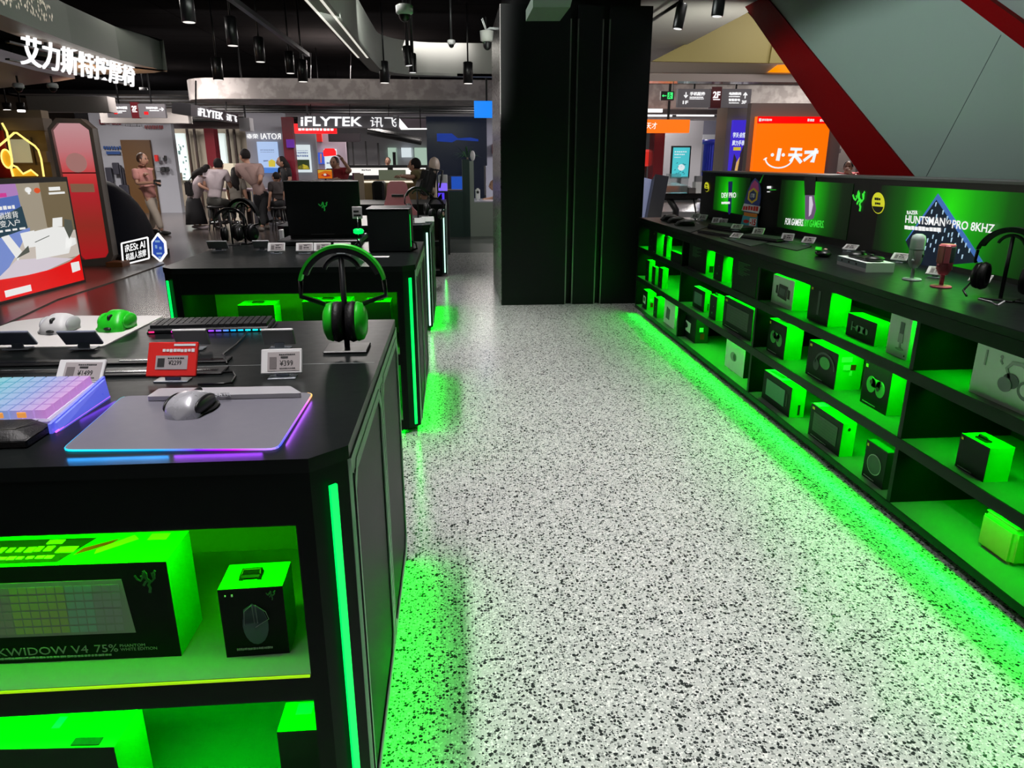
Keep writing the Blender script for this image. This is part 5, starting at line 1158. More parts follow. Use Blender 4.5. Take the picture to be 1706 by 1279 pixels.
t = thing('gaming_glasses', 'dark gadget with a bright green top beside the white carton', 'gadget', (2.104, 3.955, 0.935), R(60))
mb = MB().mat(BPLA); mb.ell((0, 0, 0.018), (0.085, 0.042, 0.018)); mb.ell((-0.05, -0.01, 0.018), (0.045, 0.04, 0.02)); mb.build('body', t)
mb = MB().mat(GPLA); mb.prism(rounded([(-0.075, 0.005, 0.034), (0.085, 0.01, 0.034), (0.10, 0.045, 0.034), (-0.06, 0.04, 0.034)], 0.012), (0, 0, 0.006)); mb.build('green_top', t)
mb = MB().mat(M('pink_badge')); mb.ell((0.03, -0.012, 0.034), (0.014, 0.01, 0.006)); mb.build('pink_dot', t)
for k, (p, rz_, ti, lab) in enumerate((((1.924, 4.825, 0.939), -60, 55, 'flat white price label at the edge of the dark mat, front of the worktop'), ((2.157, 4.995, 0.945), -50, 35, 'small price label above the second keyboard'), ((2.197, 4.612, 0.939), -50, 25, 'upright price label on the third mat of the worktop'), ((2.265, 4.463, 0.939), -55, 45, 'price label on the corner of the third mat'), ((2.362, 4.135, 0.935), -60, 60, 'price label behind the low open carton'), ((2.373, 3.652, 0.935), -55, 50, 'price label between the carton and the pale microphone'), ((2.234, 3.143, 0.935), -50, 50, 'price label half hidden behind the pink microphone'), ((2.292, 2.934, 0.935), -55, 55, 'price label between the pink microphone and the near headset'), ((2.239, 6.613, 0.935), -50, 35, 'price label at the far end of the worktop, left of a pair'), ((2.259, 6.47, 0.935), -50, 35, 'price label at the far end of the worktop, right of a pair'), ((2.247, 6.079, 0.935), -45, 30, 'price label below the far green graphic, left of two'), ((2.255, 5.958, 0.935), -45, 30, 'price label below the far green graphic, right of two'), ((2.14, 5.36, 0.95), -45, 50, 'small price label at the foot of the bright price standee'))):
    esl(lab, p, R(rz_), 0.085, 0.052, WHITE, True, ti, group='price labels on the worktop')
# bright price standee
st = thing('price_standee', 'colourful rocket-shaped cardboard price standee with yellow hexagon on the worktop', 'standee', (2.392, 5.719, 0.935), R(-64))
Hs = 0.40; Wd = 0.19
fr = Fr((-Wd / 2, 0, 0), (Wd, 0, 0), (0, 0.02, Hs))
mb = MB().mat(M('standee_blue', (0.03, 0.05, 0.25), 0.5)); fr.poly(mb, [(0.12, 0.30), (0.9, 0.30), (0.93, 0.62), (0.85, 0.80), (0.70, 0.92), (0.5, 0.98), (0.32, 0.90), (0.18, 0.74), (0.08, 0.55)], 0.0, 0.005); mb.build('board', st)
mb = MB().mat(M('standee_magenta', (0.55, 0.05, 0.25), 0.5)); fr.poly(mb, [(0.25, 0.72), (0.80, 0.72), (0.70, 0.88), (0.5, 0.94), (0.34, 0.86)], 0.005, 0.001); mb.build('magenta_arc', st)
mb = MB().mat(M('standee_yellow', (0.75, 0.50, 0.03), 0.5)); fr.poly(mb, [(0.5 + 0.30 * math.cos(R(60 * k + 30)), 0.64 + 0.155 * math.sin(R(60 * k + 30))) for k in range(6)], 0.006, 0.001); mb.build('yellow_hexagon', st)
mb = MB().mat(M('standee_navy', (0.03, 0.04, 0.16), 0.5)); fr.poly(mb, [(0.5 + 0.2 * math.cos(R(60 * k + 30)), 0.64 + 0.11 * math.sin(R(60 * k + 30))) for k in range(6)], 0.0072, 0.001); mb.mat(PAPER); text(mb, fr, '178', 0.40, 0.60, 0.60, 0.68, 0.0084, 0.001, 0.02); mb.build('hexagon_number', st)
mb = MB().mat(PAPER); fr.poly(mb, [(0.0, 0.34), (0.95, 0.30), (1.0, 0.44), (0.1, 0.48)], 0.0085, 0.002); mb.mat(RED); glyph_bars(mb, fr, 0.08, 0.345, 0.92, 0.44, 6, 0.0108, 0.001, 0.2); mb.build('banner', st)
mb = MB().mat(M('standee_orange', (0.75, 0.25, 0.02), 0.5)); fr.poly(mb, [(0.15, 0.24), (0.85, 0.22), (0.88, 0.29), (0.15, 0.31)], 0.003, 0.004); mb.build('orange_strip', st)
mb = MB().mat(M('standee_cyan', (0.06, 0.42, 0.48), 0.5)); fr.poly(mb, [(0.02, 0.0), (0.95, 0.0), (0.90, 0.25), (0.10, 0.25)], 0.001, 0.005); mb.build('cyan_foot', st)
mb = MB().mat(RED); fr.oval(mb, 0.32, 0.13, 0.16, 0.035, 0.0065, 0.001); mb.mat(PAPER); fr.rect(mb, 0.5, 0.05, 0.88, 0.20, 0.0065, 0.001); mb.mat(RED); text(mb, fr, '-15', 0.53, 0.065, 0.85, 0.185, 0.0078, 0.001, 0.03); mb.build('price', st)
mb = MB().mat(GPLA); fr.poly(mb, [(0.74, 0.90), (0.92, 1.06), (0.82, 0.88)], 0.002, 0.004); mb.build('green_tip', st)
mb = MB().mat(WCARD); mb.prism([(-0.06, 0.01, 0), (0.06, 0.01, 0), (0.06, 0.07, 0), (-0.06, 0.07, 0)], (0, 0, 0.004)); mb.prism([(-0.01, 0.012, 0.0), (0.01, 0.012, 0.0), (0.01, 0.07, 0.0)], (0, 0, 0.15)); mb.build('strut', st)

# ================================================================ THE MALL BEHIND
def solid(name, q, mat, label=None, cat=None, parent=None, kind=None, bev=0.0, group=None):
    mb = MB().mat(mat); b6(mb, q, bev); o = mb.build(name, parent)
    return tag(o, label, cat, group, kind)
def q6fr(q, d=0.0):                      # frame on the face of a box that looks at the aisle
    return Fr((q[0], q[1] - d, q[2]), (q[3] - q[0], 0, 0), (0, 0, q[5] - q[2]))
def wires(mb, pts, z1=3.7):
    for p in pts: mb.box((p[0] - 0.012, p[1], p[2]), (p[0] + 0.012, p[1] + 0.02, z1))
SIGNG = M('sign_grey', (0.20, 0.19, 0.215), 0.5); MAROON = M('maroon_paint', (0.16, 0.012, 0.02), 0.4)
WLET = E('white_channel_letter', (1, 1, 1), 1.0); REDL = E('red_lit_sign', (1.0, 0.01, 0.015), 0.9)
# ---- massage chair shop: canopy sign, dome cameras, lower soffit
t = thing('shop_sign', 'glowing white Chinese channel letters hanging under the top left canopy', 'sign', (-4.05, 8, 2.2))
o0 = Vector((-4.05, 8, 2.2))
f = fr4(Vector((-4.05, 7.58, 2.314)) - o0, Vector((-4.05, 10.073, 2.344)) - o0, Vector((-4.05, 7.686, 2.612)) - o0)
mb = MB().mat(WLET); text(mb, f, '艾力斯特按摩椅', 0, 0.02, 1, 1, 0.02, 0.02, 0.008); mb.build('lettering', t)
mb = MB().mat(DGREY); f.rect(mb, -0.06, 0.10, 1.0, 0.16, -0.03, 0.04); f.rect(mb, -0.06, 0.62, 1.0, 0.68, -0.03, 0.04)
for u in (0.2, 0.75): f.rect(mb, u, 0.6, u + 0.006, 1.35, -0.03, 0.03)
mb.build('mounting_rail', t)
mb = MB().mat(M('lilac_soffit', (0.42, 0.36, 0.42), 0.5)); mb.prism([(-4.703, 7.895, 2.42), (-4.538, 8.183, 2.42), (-4.618, 8.982, 2.42), (-4.579, 9.758, 2.42), (-4.978, 10.13, 2.42), (-6.211, 11.073, 2.42), (-6.875, 11.383, 2.42)], (0, 0, 0.12)); struct('ceiling', mb)
for p, lab in (((-5.117, 9.5, 2.29), 'white dome camera under the top left canopy, nearer the frame edge'), ((-4.729, 9.5, 2.293), 'white dome camera under the top left canopy, second from the frame edge')):
    t = thing('dome_camera', lab, 'camera', p, 0, 'dome cameras under the canopy')
    mb = MB().mat(LGREY); mb.lathe([(0.05, 0.05), (0.062, 0.03), (0.06, 0.0), (0.05, -0.004)], n=18); mb.build('housing', t)
    mb = MB().mat(BPLA); mb.ell((0, 0, 0), (0.045, 0.045, 0.05), zmin=-1); mb.build('dome', t)
    mb = MB().mat(DGREY); mb.tube([(0, 0, 0.05), (0, 0, 3.7 - p[2])], 0.012, 6); mb.build('drop_rod', t)
# ---- massage shop interior and neon
solid('wall_left', (-7.293, 11.5, 1.021, -5.953, 11.7, 2.168), M('warm_shop_wall', (0.40, 0.30, 0.19), 0.6), kind='structure')
solid('trim_3', (-6.923, 11.3, 1.882, -5.846, 11.55, 2.051), M('warm_grey_fascia', (0.24, 0.18, 0.13), 0.6), kind='structure')
t = thing('shop_window', 'pale greenish lit window behind the yellow neon lines', 'window', (-6.447, 11.45, 1.439, -6.162, 11.49, 1.765)[0:3])
q = (-6.447, 11.45, 1.439, -6.162, 11.49, 1.765)
mb = MB().mat(M('window_pale', (0.45, 0.45, 0.32), 0.3, emit=(0.6, 0.58, 0.38), es=0.35)); mb.box((0, 0, 0), (q[3] - q[0], 0.03, q[5] - q[2])); mb.build('pane', t)
mb = MB().mat(TAN)
for (a, b_) in (((-0.03, -0.03), (q[3] - q[0] + 0.03, 0)), ((-0.03, q[5] - q[2]), (q[3] - q[0] + 0.03, q[5] - q[2] + 0.03))): mb.box((a[0], -0.015, a[1]), (b_[0], 0.03, b_[1]))
for x in (-0.03, q[3] - q[0]): mb.box((x, -0.015, 0), (x + 0.03, 0.03, q[5] - q[2]))
mb.build('frame', t)
tag(solid('notice_board', (-6.084, 11.4, 1.448, -5.932, 11.5, 1.598), M('notice_pale', (0.42, 0.30, 0.22), 0.5)), 'pale notice board beside the red octagonal panel', 'board')
tag(solid('red_banner', (-6.756, 11.3, 1.231, -6.435, 11.35, 1.979), M('red_cloth', (0.40, 0.02, 0.015), 0.5)), 'dark red banner at the left edge behind the neon', 'banner')
NEON = E('yellow_neon', (1.0, 0.72, 0.18), 1.5)
t = thing('neon_sign', 'yellow neon line drawing of a lounging figure at the left edge', 'neon sign', (0, 11.2, 0))
NL = [[(-6.349, 11.2, 1.975), (-6.308, 11.2, 1.859), (-6.308, 11.2, 1.754), (-6.313, 11.2, 1.531), (-6.327, 11.2, 1.406)],
      [(-6.475, 11.2, 1.652), (-6.323, 11.2, 1.761), (-6.212, 11.2, 1.844), (-6.176, 11.2, 1.844), (-6.043, 11.2, 1.731), (-5.965, 11.2, 1.669), (-5.927, 11.2, 1.612), (-5.912, 11.2, 1.494), (-5.921, 11.2, 1.248)],
      [(-6.327, 11.2, 1.406), (-6.351, 11.2, 1.357), (-6.344, 11.2, 1.249)], [(-6.327, 11.2, 1.406), (-6.268, 11.2, 1.382), (-6.2, 11.2, 1.286), (-6.081, 11.2, 1.34), (-6.002, 11.2, 1.26)]]
for L_ in NL:
    mb = MB().mat(NEON); mb.tube([(p[0], 0, p[2]) for p in L_], 0.014, 6); mb.build('neon_tube', t)
c = (-6.383, 11.2, 1.494)
mb = MB().mat(NEON); mb.tube([(c[0] + 0.07 * math.cos(2 * PI * k / 20), 0, c[2] + 0.125 * math.sin(2 * PI * k / 20)) for k in range(20)], 0.013, 6, True); mb.build('neon_tube', t)
mb = MB().mat(M('amber_disc', (0.6, 0.3, 0.02), 0.5, emit=(1, 0.5, 0.02), es=0.6)); mb.prism([(c[0] + 0.065 * math.cos(2 * PI * k / 20), 0.02, c[2] + 0.12 * math.sin(2 * PI * k / 20)) for k in range(20)], (0, 0.01, 0)); mb.build('amber_disc', t)
mb = MB().mat(M('amber_disc')); mb.prism([(p[0], 0.02, p[2]) for p in ((-6.347, 11.2, 1.357), (-6.27, 11.2, 1.373), (-6.205, 11.2, 1.282), (-6.08, 11.2, 1.332), (-6.011, 11.2, 1.257), (-6.344, 11.2, 1.249))], (0, 0.01, 0)); mb.build('amber_panel', t)
# ---- octagonal red light panel
t = thing('lit_billboard', 'tall octagonal pink-to-red light panel in a grey frame', 'panel', (0, 10.8, 0))
out = [(-5.512, 10.8, 1.888), (-5.385, 10.8, 2.02), (-5.055, 10.8, 2.014), (-4.925, 10.8, 1.89), (-4.926, 10.8, 0.158), (-5.015, 10.8, 0.02), (-5.392, 10.8, -0.019), (-5.487, 10.8, 0.103)]
inn_ = [(-5.469, 10.8, 1.865), (-5.373, 10.8, 1.958), (-5.081, 10.8, 1.956), (-4.973, 10.8, 1.867), (-4.984, 10.8, 0.21), (-5.039, 10.8, 0.133), (-5.354, 10.8, 0.102), (-5.417, 10.8, 0.171)]
GF = M('grey_frame', (0.30, 0.265, 0.25), 0.5)
mb = MB().mat(GF)
for i in range(8):
    j = (i + 1) % 8; mb.prism([(out[i][0], -0.06, out[i][2]), (out[j][0], -0.06, out[j][2]), (inn_[j][0], -0.06, inn_[j][2]), (inn_[i][0], -0.06, inn_[i][2])], (0, 0.14, 0))
mb.prism([(p[0], 0.06, p[2]) for p in out], (0, 0.04, 0)); mb.box((out[6][0] - 0.05, -0.1, 0), (out[5][0] + 0.05, 0.3, out[6][2] + 0.02)); mb.build('frame', t)
pk = ramp_emit('pink_red_glow', [(0, (0.50, 0.01, 0.015)), (0.25, (0.35, 0.03, 0.02)), (0.5, (0.55, 0.02, 0.03)), (0.62, (0.70, 0.05, 0.05)), (0.8, (0.65, 0.22, 0.24)), (1, (0.68, 0.36, 0.38))], 0.75, 2, 1.85, 0.12)
mb = MB().mat(pk); mb.prism([(p[0], 0.0, p[2]) for p in inn_], (0, 0.02, 0)); mb.build('lit_sheet', t)
c = (-5.239, 10.8, 1.44)
mb = MB().mat(M('pale_disc', (0.5, 0.3, 0.28), 0.5, emit=(0.6, 0.28, 0.26), es=0.5)); mb.prism([(c[0] + 0.14 * math.cos(2 * PI * k / 24), -0.004, c[2] + 0.13 * math.sin(2 * PI * k / 24)) for k in range(24)], (0, 0.004, 0)); mb.build('pale_disc', t)
mb = MB().mat(M('tan_print', (0.45, 0.25, 0.18), 0.5, emit=(0.5, 0.25, 0.15), es=0.35)); qa = (-5.376, 10.8, 1.043, -5.059, 10.804, 1.157)
mb.box((qa[0], -0.004, qa[2]), (qa[3], 0, qa[5])); qb = (-5.484, 10.8, 1.295, -4.976, 10.804, 1.311); mb.mat(MAROON); mb.box((qb[0], -0.004, qb[2]), (qb[3], 0, qb[5])); mb.build('print', t)
# ---- advertising screen on the floor at the left
bl = Vector((-4.786, 7.901, 0)); br = Vector((-4.638, 9.276, 0)); hz = (-4.531, 9.1, 1.299)[2]
t = thing('advert_screen', 'freestanding black-framed advertising screen showing a white massage chair', 'screen', bl)
rv = br - bl; Lx = rv.length; rv.normalize(); nb = Vector((-rv.y, rv.x, 0))
Ht = 1.28
rv2 = rv * (Lx + 0.22); o_ = Vector((0, 0, 0)) - rv * 0.22
mb = MB().mat(M('screen_frame', (0.03, 0.028, 0.027), 0.4)); mb.prism([o_, o_ + rv2, o_ + rv2 + Vector((0, 0, Ht)), o_ + Vector((0, 0, Ht))], nb * 0.12); mb.build('frame', t)
f = Fr(o_ + rv * 0.10 + Vector((0, 0, 0.045)), rv * (Lx + 0.22 - 0.14), Vector((0, 0, Ht - 0.10)))
def em(name, c=None, s=0.75): return MATS['lit_' + name] if c is None else M('lit_' + name, tuple(0.2 * x for x in c), 0.3, emit=c, es=s)
mb = MB().mat(em('beige', (0.42, 0.36, 0.27))); f.rect(mb, 0, 0, 1, 1, 0.0005, 0.003); o = mb.build('display', t)
L1 = [('blue', (0.10, 0.18, 0.55), [(0, 0.62), (0.42, 0.62), (0.40, 1.0), (0, 1.0)]), ('violet', (0.50, 0.25, 0.60), [(0, 0.86), (0.41, 0.90), (0.40, 1.0), (0, 1.0)]), ('dark_teal', (0.02, 0.06, 0.09), [(0, 0.50), (0.44, 0.60), (0.42, 0.80), (0.30, 0.76), (0, 0.68)]),
      ('dark_beige', (0.20, 0.15, 0.08), [(0.66, 0.58), (1, 0.50), (1, 1), (0.66, 1)]), ('pale_blue', (0.22, 0.32, 0.75), [(0, 0.20), (0.38, 0.20), (0.46, 0.60), (0, 0.52)]), ('cream', (0.70, 0.62, 0.55), [(0.1, 0.22), (1, 0.26), (1, 0.52), (0.42, 0.56), (0.28, 0.40)]),
      ('white_glow', (0.80, 0.72, 0.80), [(0, 0.19), (0.5, 0.17), (0.9, 0.24), (0.6, 0.30), (0.25, 0.33)]), ('red', (0.95, 0.005, 0.005), [(0, 0), (1, 0), (1, 0.27), (0.85, 0.215), (0.6, 0.18), (0.3, 0.175), (0, 0.19)])]
d = 0.004
for nm, c_, poly in L1:
    mb.__init__(); mb.mat(em(nm, c_)); f.poly(mb, poly, d, 0.0006); mb.build('display_' + nm, o); d += 0.0008
mb = MB().mat(em('white', (0.9, 0.9, 0.88), 0.85)); f.poly(mb, [(0.46, 0.30), (0.86, 0.30), (0.94, 0.42), (0.88, 0.56), (0.74, 0.58), (0.50, 0.56)], d, 0.001); f.poly(mb, [(0.14, 0.55), (0.26, 0.32), (0.32, 0.40), (0.22, 0.56)], d, 0.001); f.poly(mb, [(0.34, 0.56), (0.36, 0.42), (0.48, 0.42), (0.50, 0.57)], d, 0.001); f.poly(mb, [(0.72, 0.58), (0.74, 0.66), (0.86, 0.66), (0.84, 0.57)], d, 0.001); f.poly(mb, [(0.82, 0.34), (0.98, 0.38), (0.98, 0.44), (0.86, 0.46)], d, 0.001); mb.build('display_chair', o)
mb = MB().mat(em('shade', (0.10, 0.11, 0.09))); f.poly(mb, [(0.86, 0.56), (0.90, 0.44), (0.97, 0.52), (0.97, 0.62), (0.88, 0.64)], d + 0.0012, 0.0006); f.poly(mb, [(0.24, 0.34), (0.40, 0.38), (0.40, 0.44), (0.30, 0.38)], d + 0.0012, 0.0006); f.line(mb, [(0.48, 0.46), (0.66, 0.50)], 0.008, d + 0.0012); mb.build('display_shade', o)
mb = MB().mat(em('white')); glyph_bars(mb, f, 0.08, 0.78, 0.36, 0.815, 6, d, gap=0.3); text(mb, f, '平躺搓背', 0.08, 0.70, 0.36, 0.76, d, 0.0008, 0.0); text(mb, f, '百变入户', 0.08, 0.63, 0.36, 0.69, d, 0.0008, 0.0); glyph_bars(mb, f, 0.12, 0.59, 0.42, 0.61, 4, d); mb.build('display_text', o); mb = MB().mat(em('white')); f.rect(mb, 0.06, 0.025, 0.34, 0.085, d); mb.build('display_caption', o); mb = MB().mat(em('white')); f.poly(mb, [(0.86, 0.10), (0.97, 0.11), (0.97, 0.20), (0.86, 0.20)], d); mb.build('display_code', o); mb = MB().mat(em('white')); f.rect(mb, 0.76, 0.92, 0.90, 0.955, d); f.rect(mb, 0.75, 0.885, 0.95, 0.905, d); mb.build('display_mark', o); mb = MB().mat(em('white')); f.oval(mb, 0.52, 0.94, 0.035, 0.025, d); f.rect(mb, 0.51, 0.90, 0.535, 0.94, d); mb.build('display_badge', o); mb = MB().mat(em('orange', (0.85, 0.10, 0.02))); f.oval(mb, 0.62, 0.93, 0.035, 0.025, d); mb.build('display_dot', o); mb = MB().mat(em('magenta', (0.75, 0.05, 0.35))); f.rect(mb, 0.06, 0.89, 0.28, 0.925, d); mb.build('display_tag', o)
area(tuple(bl + rv * 0.45 - nb * 0.05 + Vector((0, 0, 0.5))), tuple(bl + rv * 0.45 - nb * 1.0 + Vector((0, 0, 0.2))), 3.0, 0.8, 0.8, (1, 0.35, 0.4), 160)
# ---- lit floor sign and blue emblem in front of the massage pod
def standing(name, label, cat, bl, br, tl, group=None):
    t_ = thing(name, label, cat, bl, 0, group); b_ = Vector(bl)
    return t_, fr4(Vector((0, 0, 0)), Vector(br) - b_, Vector(tl) - b_)
t, f = standing('floor_sign', 'slanted black sign with white outlined letters beside the blue emblem', 'sign', (-4.839, 10.8, 0.018), (-4.583, 11.1, 0.073), (-4.815, 10.8, 0.326))
mb = MB().mat(BPLA); f.rect(mb, 0, 0, 1, 1, -0.05, 0.05); mb.build('board', t)
mb = MB().mat(WLET)
for a, b_ in (((0, 0), (1, 0)), ((1, 0), (1, 1)), ((1, 1), (0, 1)), ((0, 1), (0, 0))): f.line(mb, [a, b_], 0.022, 0.001, 0.008)
mb.build('outline', t)
mb = MB().mat(WLET); text(mb, f, 'iRESt AI', 0.12, 0.55, 0.88, 0.88, 0.001, 0.006, 0.008); text(mb, f, '机器人按摩', 0.12, 0.14, 0.90, 0.48, 0.001, 0.006, 0.0); mb.build('lettering', t)
e0 = Vector((-4.475, 11.15, 0.002))
t = thing('emblem', 'blue hexagonal emblem sign with white rim standing beside the black letter sign', 'emblem', e0)
HX = [(-4.43, 11.15, 0.438), (-4.336, 11.15, 0.305), (-4.344, 11.15, 0.127), (-4.449, 11.15, 0.002), (-4.556, 11.15, 0.111), (-4.534, 11.15, 0.316)]
ce_ = sum((Vector(p) for p in HX), Vector()) / 6
mb = MB().mat(WLET); mb.prism([Vector(p) - e0 for p in HX], (0, 0.05, 0)); mb.build('white_rim', t)
mb = MB().mat(M('emblem_blue', (0.02, 0.05, 0.35), 0.4, emit=(0.03, 0.09, 0.5), es=0.7)); mb.prism([ce_ + (Vector(p) - ce_) * 0.80 - e0 + Vector((0, -0.006, 0)) for p in HX], (0, 0.006, 0)); mb.build('blue_field', t)
mb = MB().mat(M('emblem_pale', (0.3, 0.5, 0.7), 0.4, emit=(0.3, 0.5, 0.8), es=0.6)); cc_ = ce_ - e0
for (dx, dz, w_, h_) in ((0.0, 0.10, 0.07, 0.03), (-0.03, 0.02, 0.03, 0.05), (0.03, 0.0, 0.035, 0.04), (0.0, -0.08, 0.08, 0.025), (0, -0.14, 0.04, 0.03)): mb.box((cc_.x + dx - w_ / 2, cc_.y - 0.012, cc_.z + dz - h_ / 2), (cc_.x + dx + w_ / 2, cc_.y - 0.006, cc_.z + dz + h_ / 2), 0.004)
mb.build('pale_marks', t)
pc = Vector((-5.7, 11.9, -0.114)); 
t = thing('massage_pod', 'big dark navy rounded massage pod behind the lit floor sign', 'pod', (pc.x, pc.y, 0))
mb = MB().mat(M('pod_navy', (0.006, 0.007, 0.018), 0.6, spec=0.2)); mb.ell((0, 0.2, 0.05), (0.80, 0.85, 1.16), nu=32, nv=18, zmin=-0.04); mb.build('shell', t)
mb = MB().mat(M('pod_base', (0.05, 0.04, 0.038), 0.4)); mb.prism(rounded([(-0.5, -0.75, 0), (0.86, -0.75, 0), (1.0, 0.4, 0), (-0.5, 0.5, 0)], 0.1), (0, 0, 0.085)); mb.build('base', t)
q = (-4.984, 10.6, -0.031, -4.761, 10.85, 0.08); solid('small_crate', (q[0], q[1], 0.012, q[3], q[4], q[5]), M('crate_red_tan', (0.40, 0.15, 0.06), 0.5), 'small red and tan block in front of the massage pod', 'block')
# ---- grey product wall with door
qw = (-10.37, 22.5, 0.288, -8.125, 22.75, 2.921); qw = (qw[0], 22.5, 0, qw[3], 22.75, qw[5])
solid('wall_left', qw, LILAC, kind='structure')
q = (-9.555, 22.4, 0.327, -8.743, 22.5, 2.057); solid('door_1', (q[0], 22.4, 0, q[3], 22.5, q[5]), M('brown_door', (0.11, 0.05, 0.012), 0.5), kind='structure')
t = thing('wall_display', 'product wall lettering and hung gadgets on the grey wall behind the man in pink', 'display', (qw[0], 22.44, 0))
def wx(q): return ((q[0] - qw[0], q[1] - 22.44, q[2]), (q[3] - qw[0], q[4] - 22.44, q[5]))
mb = MB().mat(MAROON); q = (-10.053, 22.4, 2.461, -9.475, 22.44, 2.639); text(mb, Fr((q[0] - qw[0], 0, q[2]), (q[3] - q[0], 0, 0), (0, 0, q[5] - q[2])), 'LEXY 莱克', 0, 0, 1, 1, 0, 0.03, 0.02); mb.build('red_lettering', t)
mb = MB().mat(GREY); q = (-9.402, 22.4, 2.431, -8.904, 22.44, 2.545); glyph_bars(mb, q6fr((q[0] - qw[0], 0, q[2], q[3] - qw[0], 0, q[5])), 0, 0, 1, 1, 8); mb.mat(MAROON); q = (-8.833, 22.4, 2.352, -8.299, 22.44, 2.466); glyph_bars(mb, q6fr((q[0] - qw[0], 0, q[2], q[3] - qw[0], 0, q[5])), 0, 0, 1, 1, 8); mb.build('small_lettering', t)
BLUEP = M('blue_print_wall', (0.02, 0.07, 0.25), 0.5)
mb = MB().mat(BLUEP); q = (-10.071, 22.4, 1.793, -9.571, 22.44, 1.891); glyph_bars(mb, q6fr((q[0] - qw[0], 0, q[2], q[3] - qw[0], 0, q[5])), 0, 0, 1, 1, 7); a, b_ = wx((-10.003, 22.42, 1.661, -9.619, 22.44, 1.744)); mb.box(a, b_); mb.build('blue_lettering', t)
for k, (u0, v0, u1, v1) in enumerate(((176, 279, 186, 305), (187, 271, 196, 291))):
    pass
for q in ((-10.069, 22.3, 0.861, -9.901, 22.43, 1.296), (-9.855, 22.3, 1.096, -9.687, 22.43, 1.429), (-9.674, 22.3, 0.692, -9.624, 22.43, 1.362), (-9.6, 22.3, 0.436, -9.566, 22.43, 1.279), (-9.756, 22.3, 0.436, -9.502, 22.43, 0.81)):
    mb = MB().mat(M('gadget_dark', (0.03, 0.03, 0.045), 0.5)); a, b_ = wx(q); mb.box(a, b_, 0.02); mb.build('hung_gadget', t)
for q, m_ in (((-8.636, 22.3, 1.462, -8.552, 22.43, 1.644), RED), ((-8.471, 22.3, 1.478, -8.404, 22.43, 1.578), GREY), ((-8.367, 22.3, 1.478, -8.316, 22.43, 1.628), DGREY), ((-8.63, 22.3, 1.178, -8.529, 22.43, 1.312), GREY), ((-8.495, 22.3, 1.178, -8.393, 22.43, 1.312), DGREY), ((-8.36, 22.3, 1.178, -8.292, 22.43, 1.312), DGREY)):
    mb = MB().mat(m_); a, b_ = wx(q); mb.box(a, b_, 0.015); mb.build('hung_gadget', t)
# ---- hanging direction signs
WPRINT = E('white_sign_print', (1, 1, 1), 1.0)
def direction_sign(label, ql, qm, qr, y, rows, arrows, wirez=3.75):
    t = thing('direction_sign', label, 'sign', (ql[0], y, ql[2]), 0, 'hanging direction signs')
    ox, oz = ql[0], ql[2]
    def loc_(q): return (q[0] - ox, q[1] - y, q[2] - oz), (q[3] - ox, q[4] - y, q[5] - oz)
    PL = M('sign_panel_grey', (0.16, 0.15, 0.16), 0.5, emit=(0.4, 0.36, 0.4), es=0.12)
    for q in (ql, qr):
        mb = MB().mat(PL); a, b_ = loc_(q); mb.box(a, b_); mb.build('panel', t)
    mb = MB().mat(MAROON); a, b_ = loc_(qm); a = (a[0], a[1] - 0.02, a[2] - 0.01); mb.box(a, (b_[0], b_[1], b_[2] + 0.03)); mb.build('floor_panel', t)
    fm = Fr(a, (b_[0] - a[0], 0, 0), (0, 0, b_[2] - a[2]))
    mb = MB().mat(WPRINT); text(mb, fm, '2F', 0.15, 0.52, 0.85, 0.86, 0.001, 0.01, 0.03); fm.rect(mb, 0.2, 0.42, 0.85, 0.47, 0.001, 0.01); mb.build('floor_number', t)
    for q, rws, arr in ((ql, rows[0], arrows[0]), (qr, rows[1], arrows[1])):
        a, b_ = loc_(q); f_ = Fr(a, (b_[0] - a[0], 0, 0), (0, 0, b_[2] - a[2]))
        mb = MB().mat(WPRINT)
        for (s_, u0, v0, u1, v1) in rws:
            if s_: text(mb, f_, s_, u0, v0, u1, v1, 0.001, 0.008, 0.02)
            else: glyph_bars(mb, f_, u0, v0, u1, v1, 10, 0.001, 0.008)
        mb.build('lettering', t)
        mb = MB().mat(WPRINT); (cu, cv, ru, rv_, ang) = arr
        def ap(x, y_):
            c_, s_ = math.cos(ang), math.sin(ang); return (cu + ru * (x * c_ - y_ * s_), cv + rv_ * (x * s_ + y_ * c_))
        f_.poly(mb, [ap(-0.16, -1), ap(0.16, -1), ap(0.16, 0.5), ap(-0.16, 0.5)], 0.001, 0.008); f_.poly(mb, [ap(-0.9, 0.1), ap(-0.6, -0.1), ap(0.0, 0.6), ap(0.6, -0.1), ap(0.9, 0.1), ap(0, 1)], 0.001, 0.008); mb.build('arrow', t)
    mb = MB().mat(BMETAL)
    for q in (ql, qr):
        a, b_ = loc_(q); xm = (a[0] + b_[0]) / 2; mb.box((xm - 0.012, 0.02, b_[2]), (xm + 0.012, 0.04, wirez - oz))
    mb.build('hanger', t)
    return t
t = direction_sign('grey hanging direction sign with maroon middle over the grey product wall', (-6.775, 15.5, 2.285, -6.307, 15.58, 2.539), (-6.307, 15.5, 2.286, -6.17, 15.58, 2.541), (-6.17, 15.5, 2.287, -5.665, 15.58, 2.543), 15.5,
    (((None, 0.28, 0.62, 0.86, 0.82), (None, 0.28, 0.44, 0.80, 0.52), (None, 0.30, 0.33, 0.62, 0.40)), ((None, 0.30, 0.62, 0.74, 0.80), (None, 0.42, 0.47, 0.78, 0.55))), ((0.15, 0.64, 0.09, 0.17, 0), (0.88, 0.62, 0.09, 0.16, R(-90))))
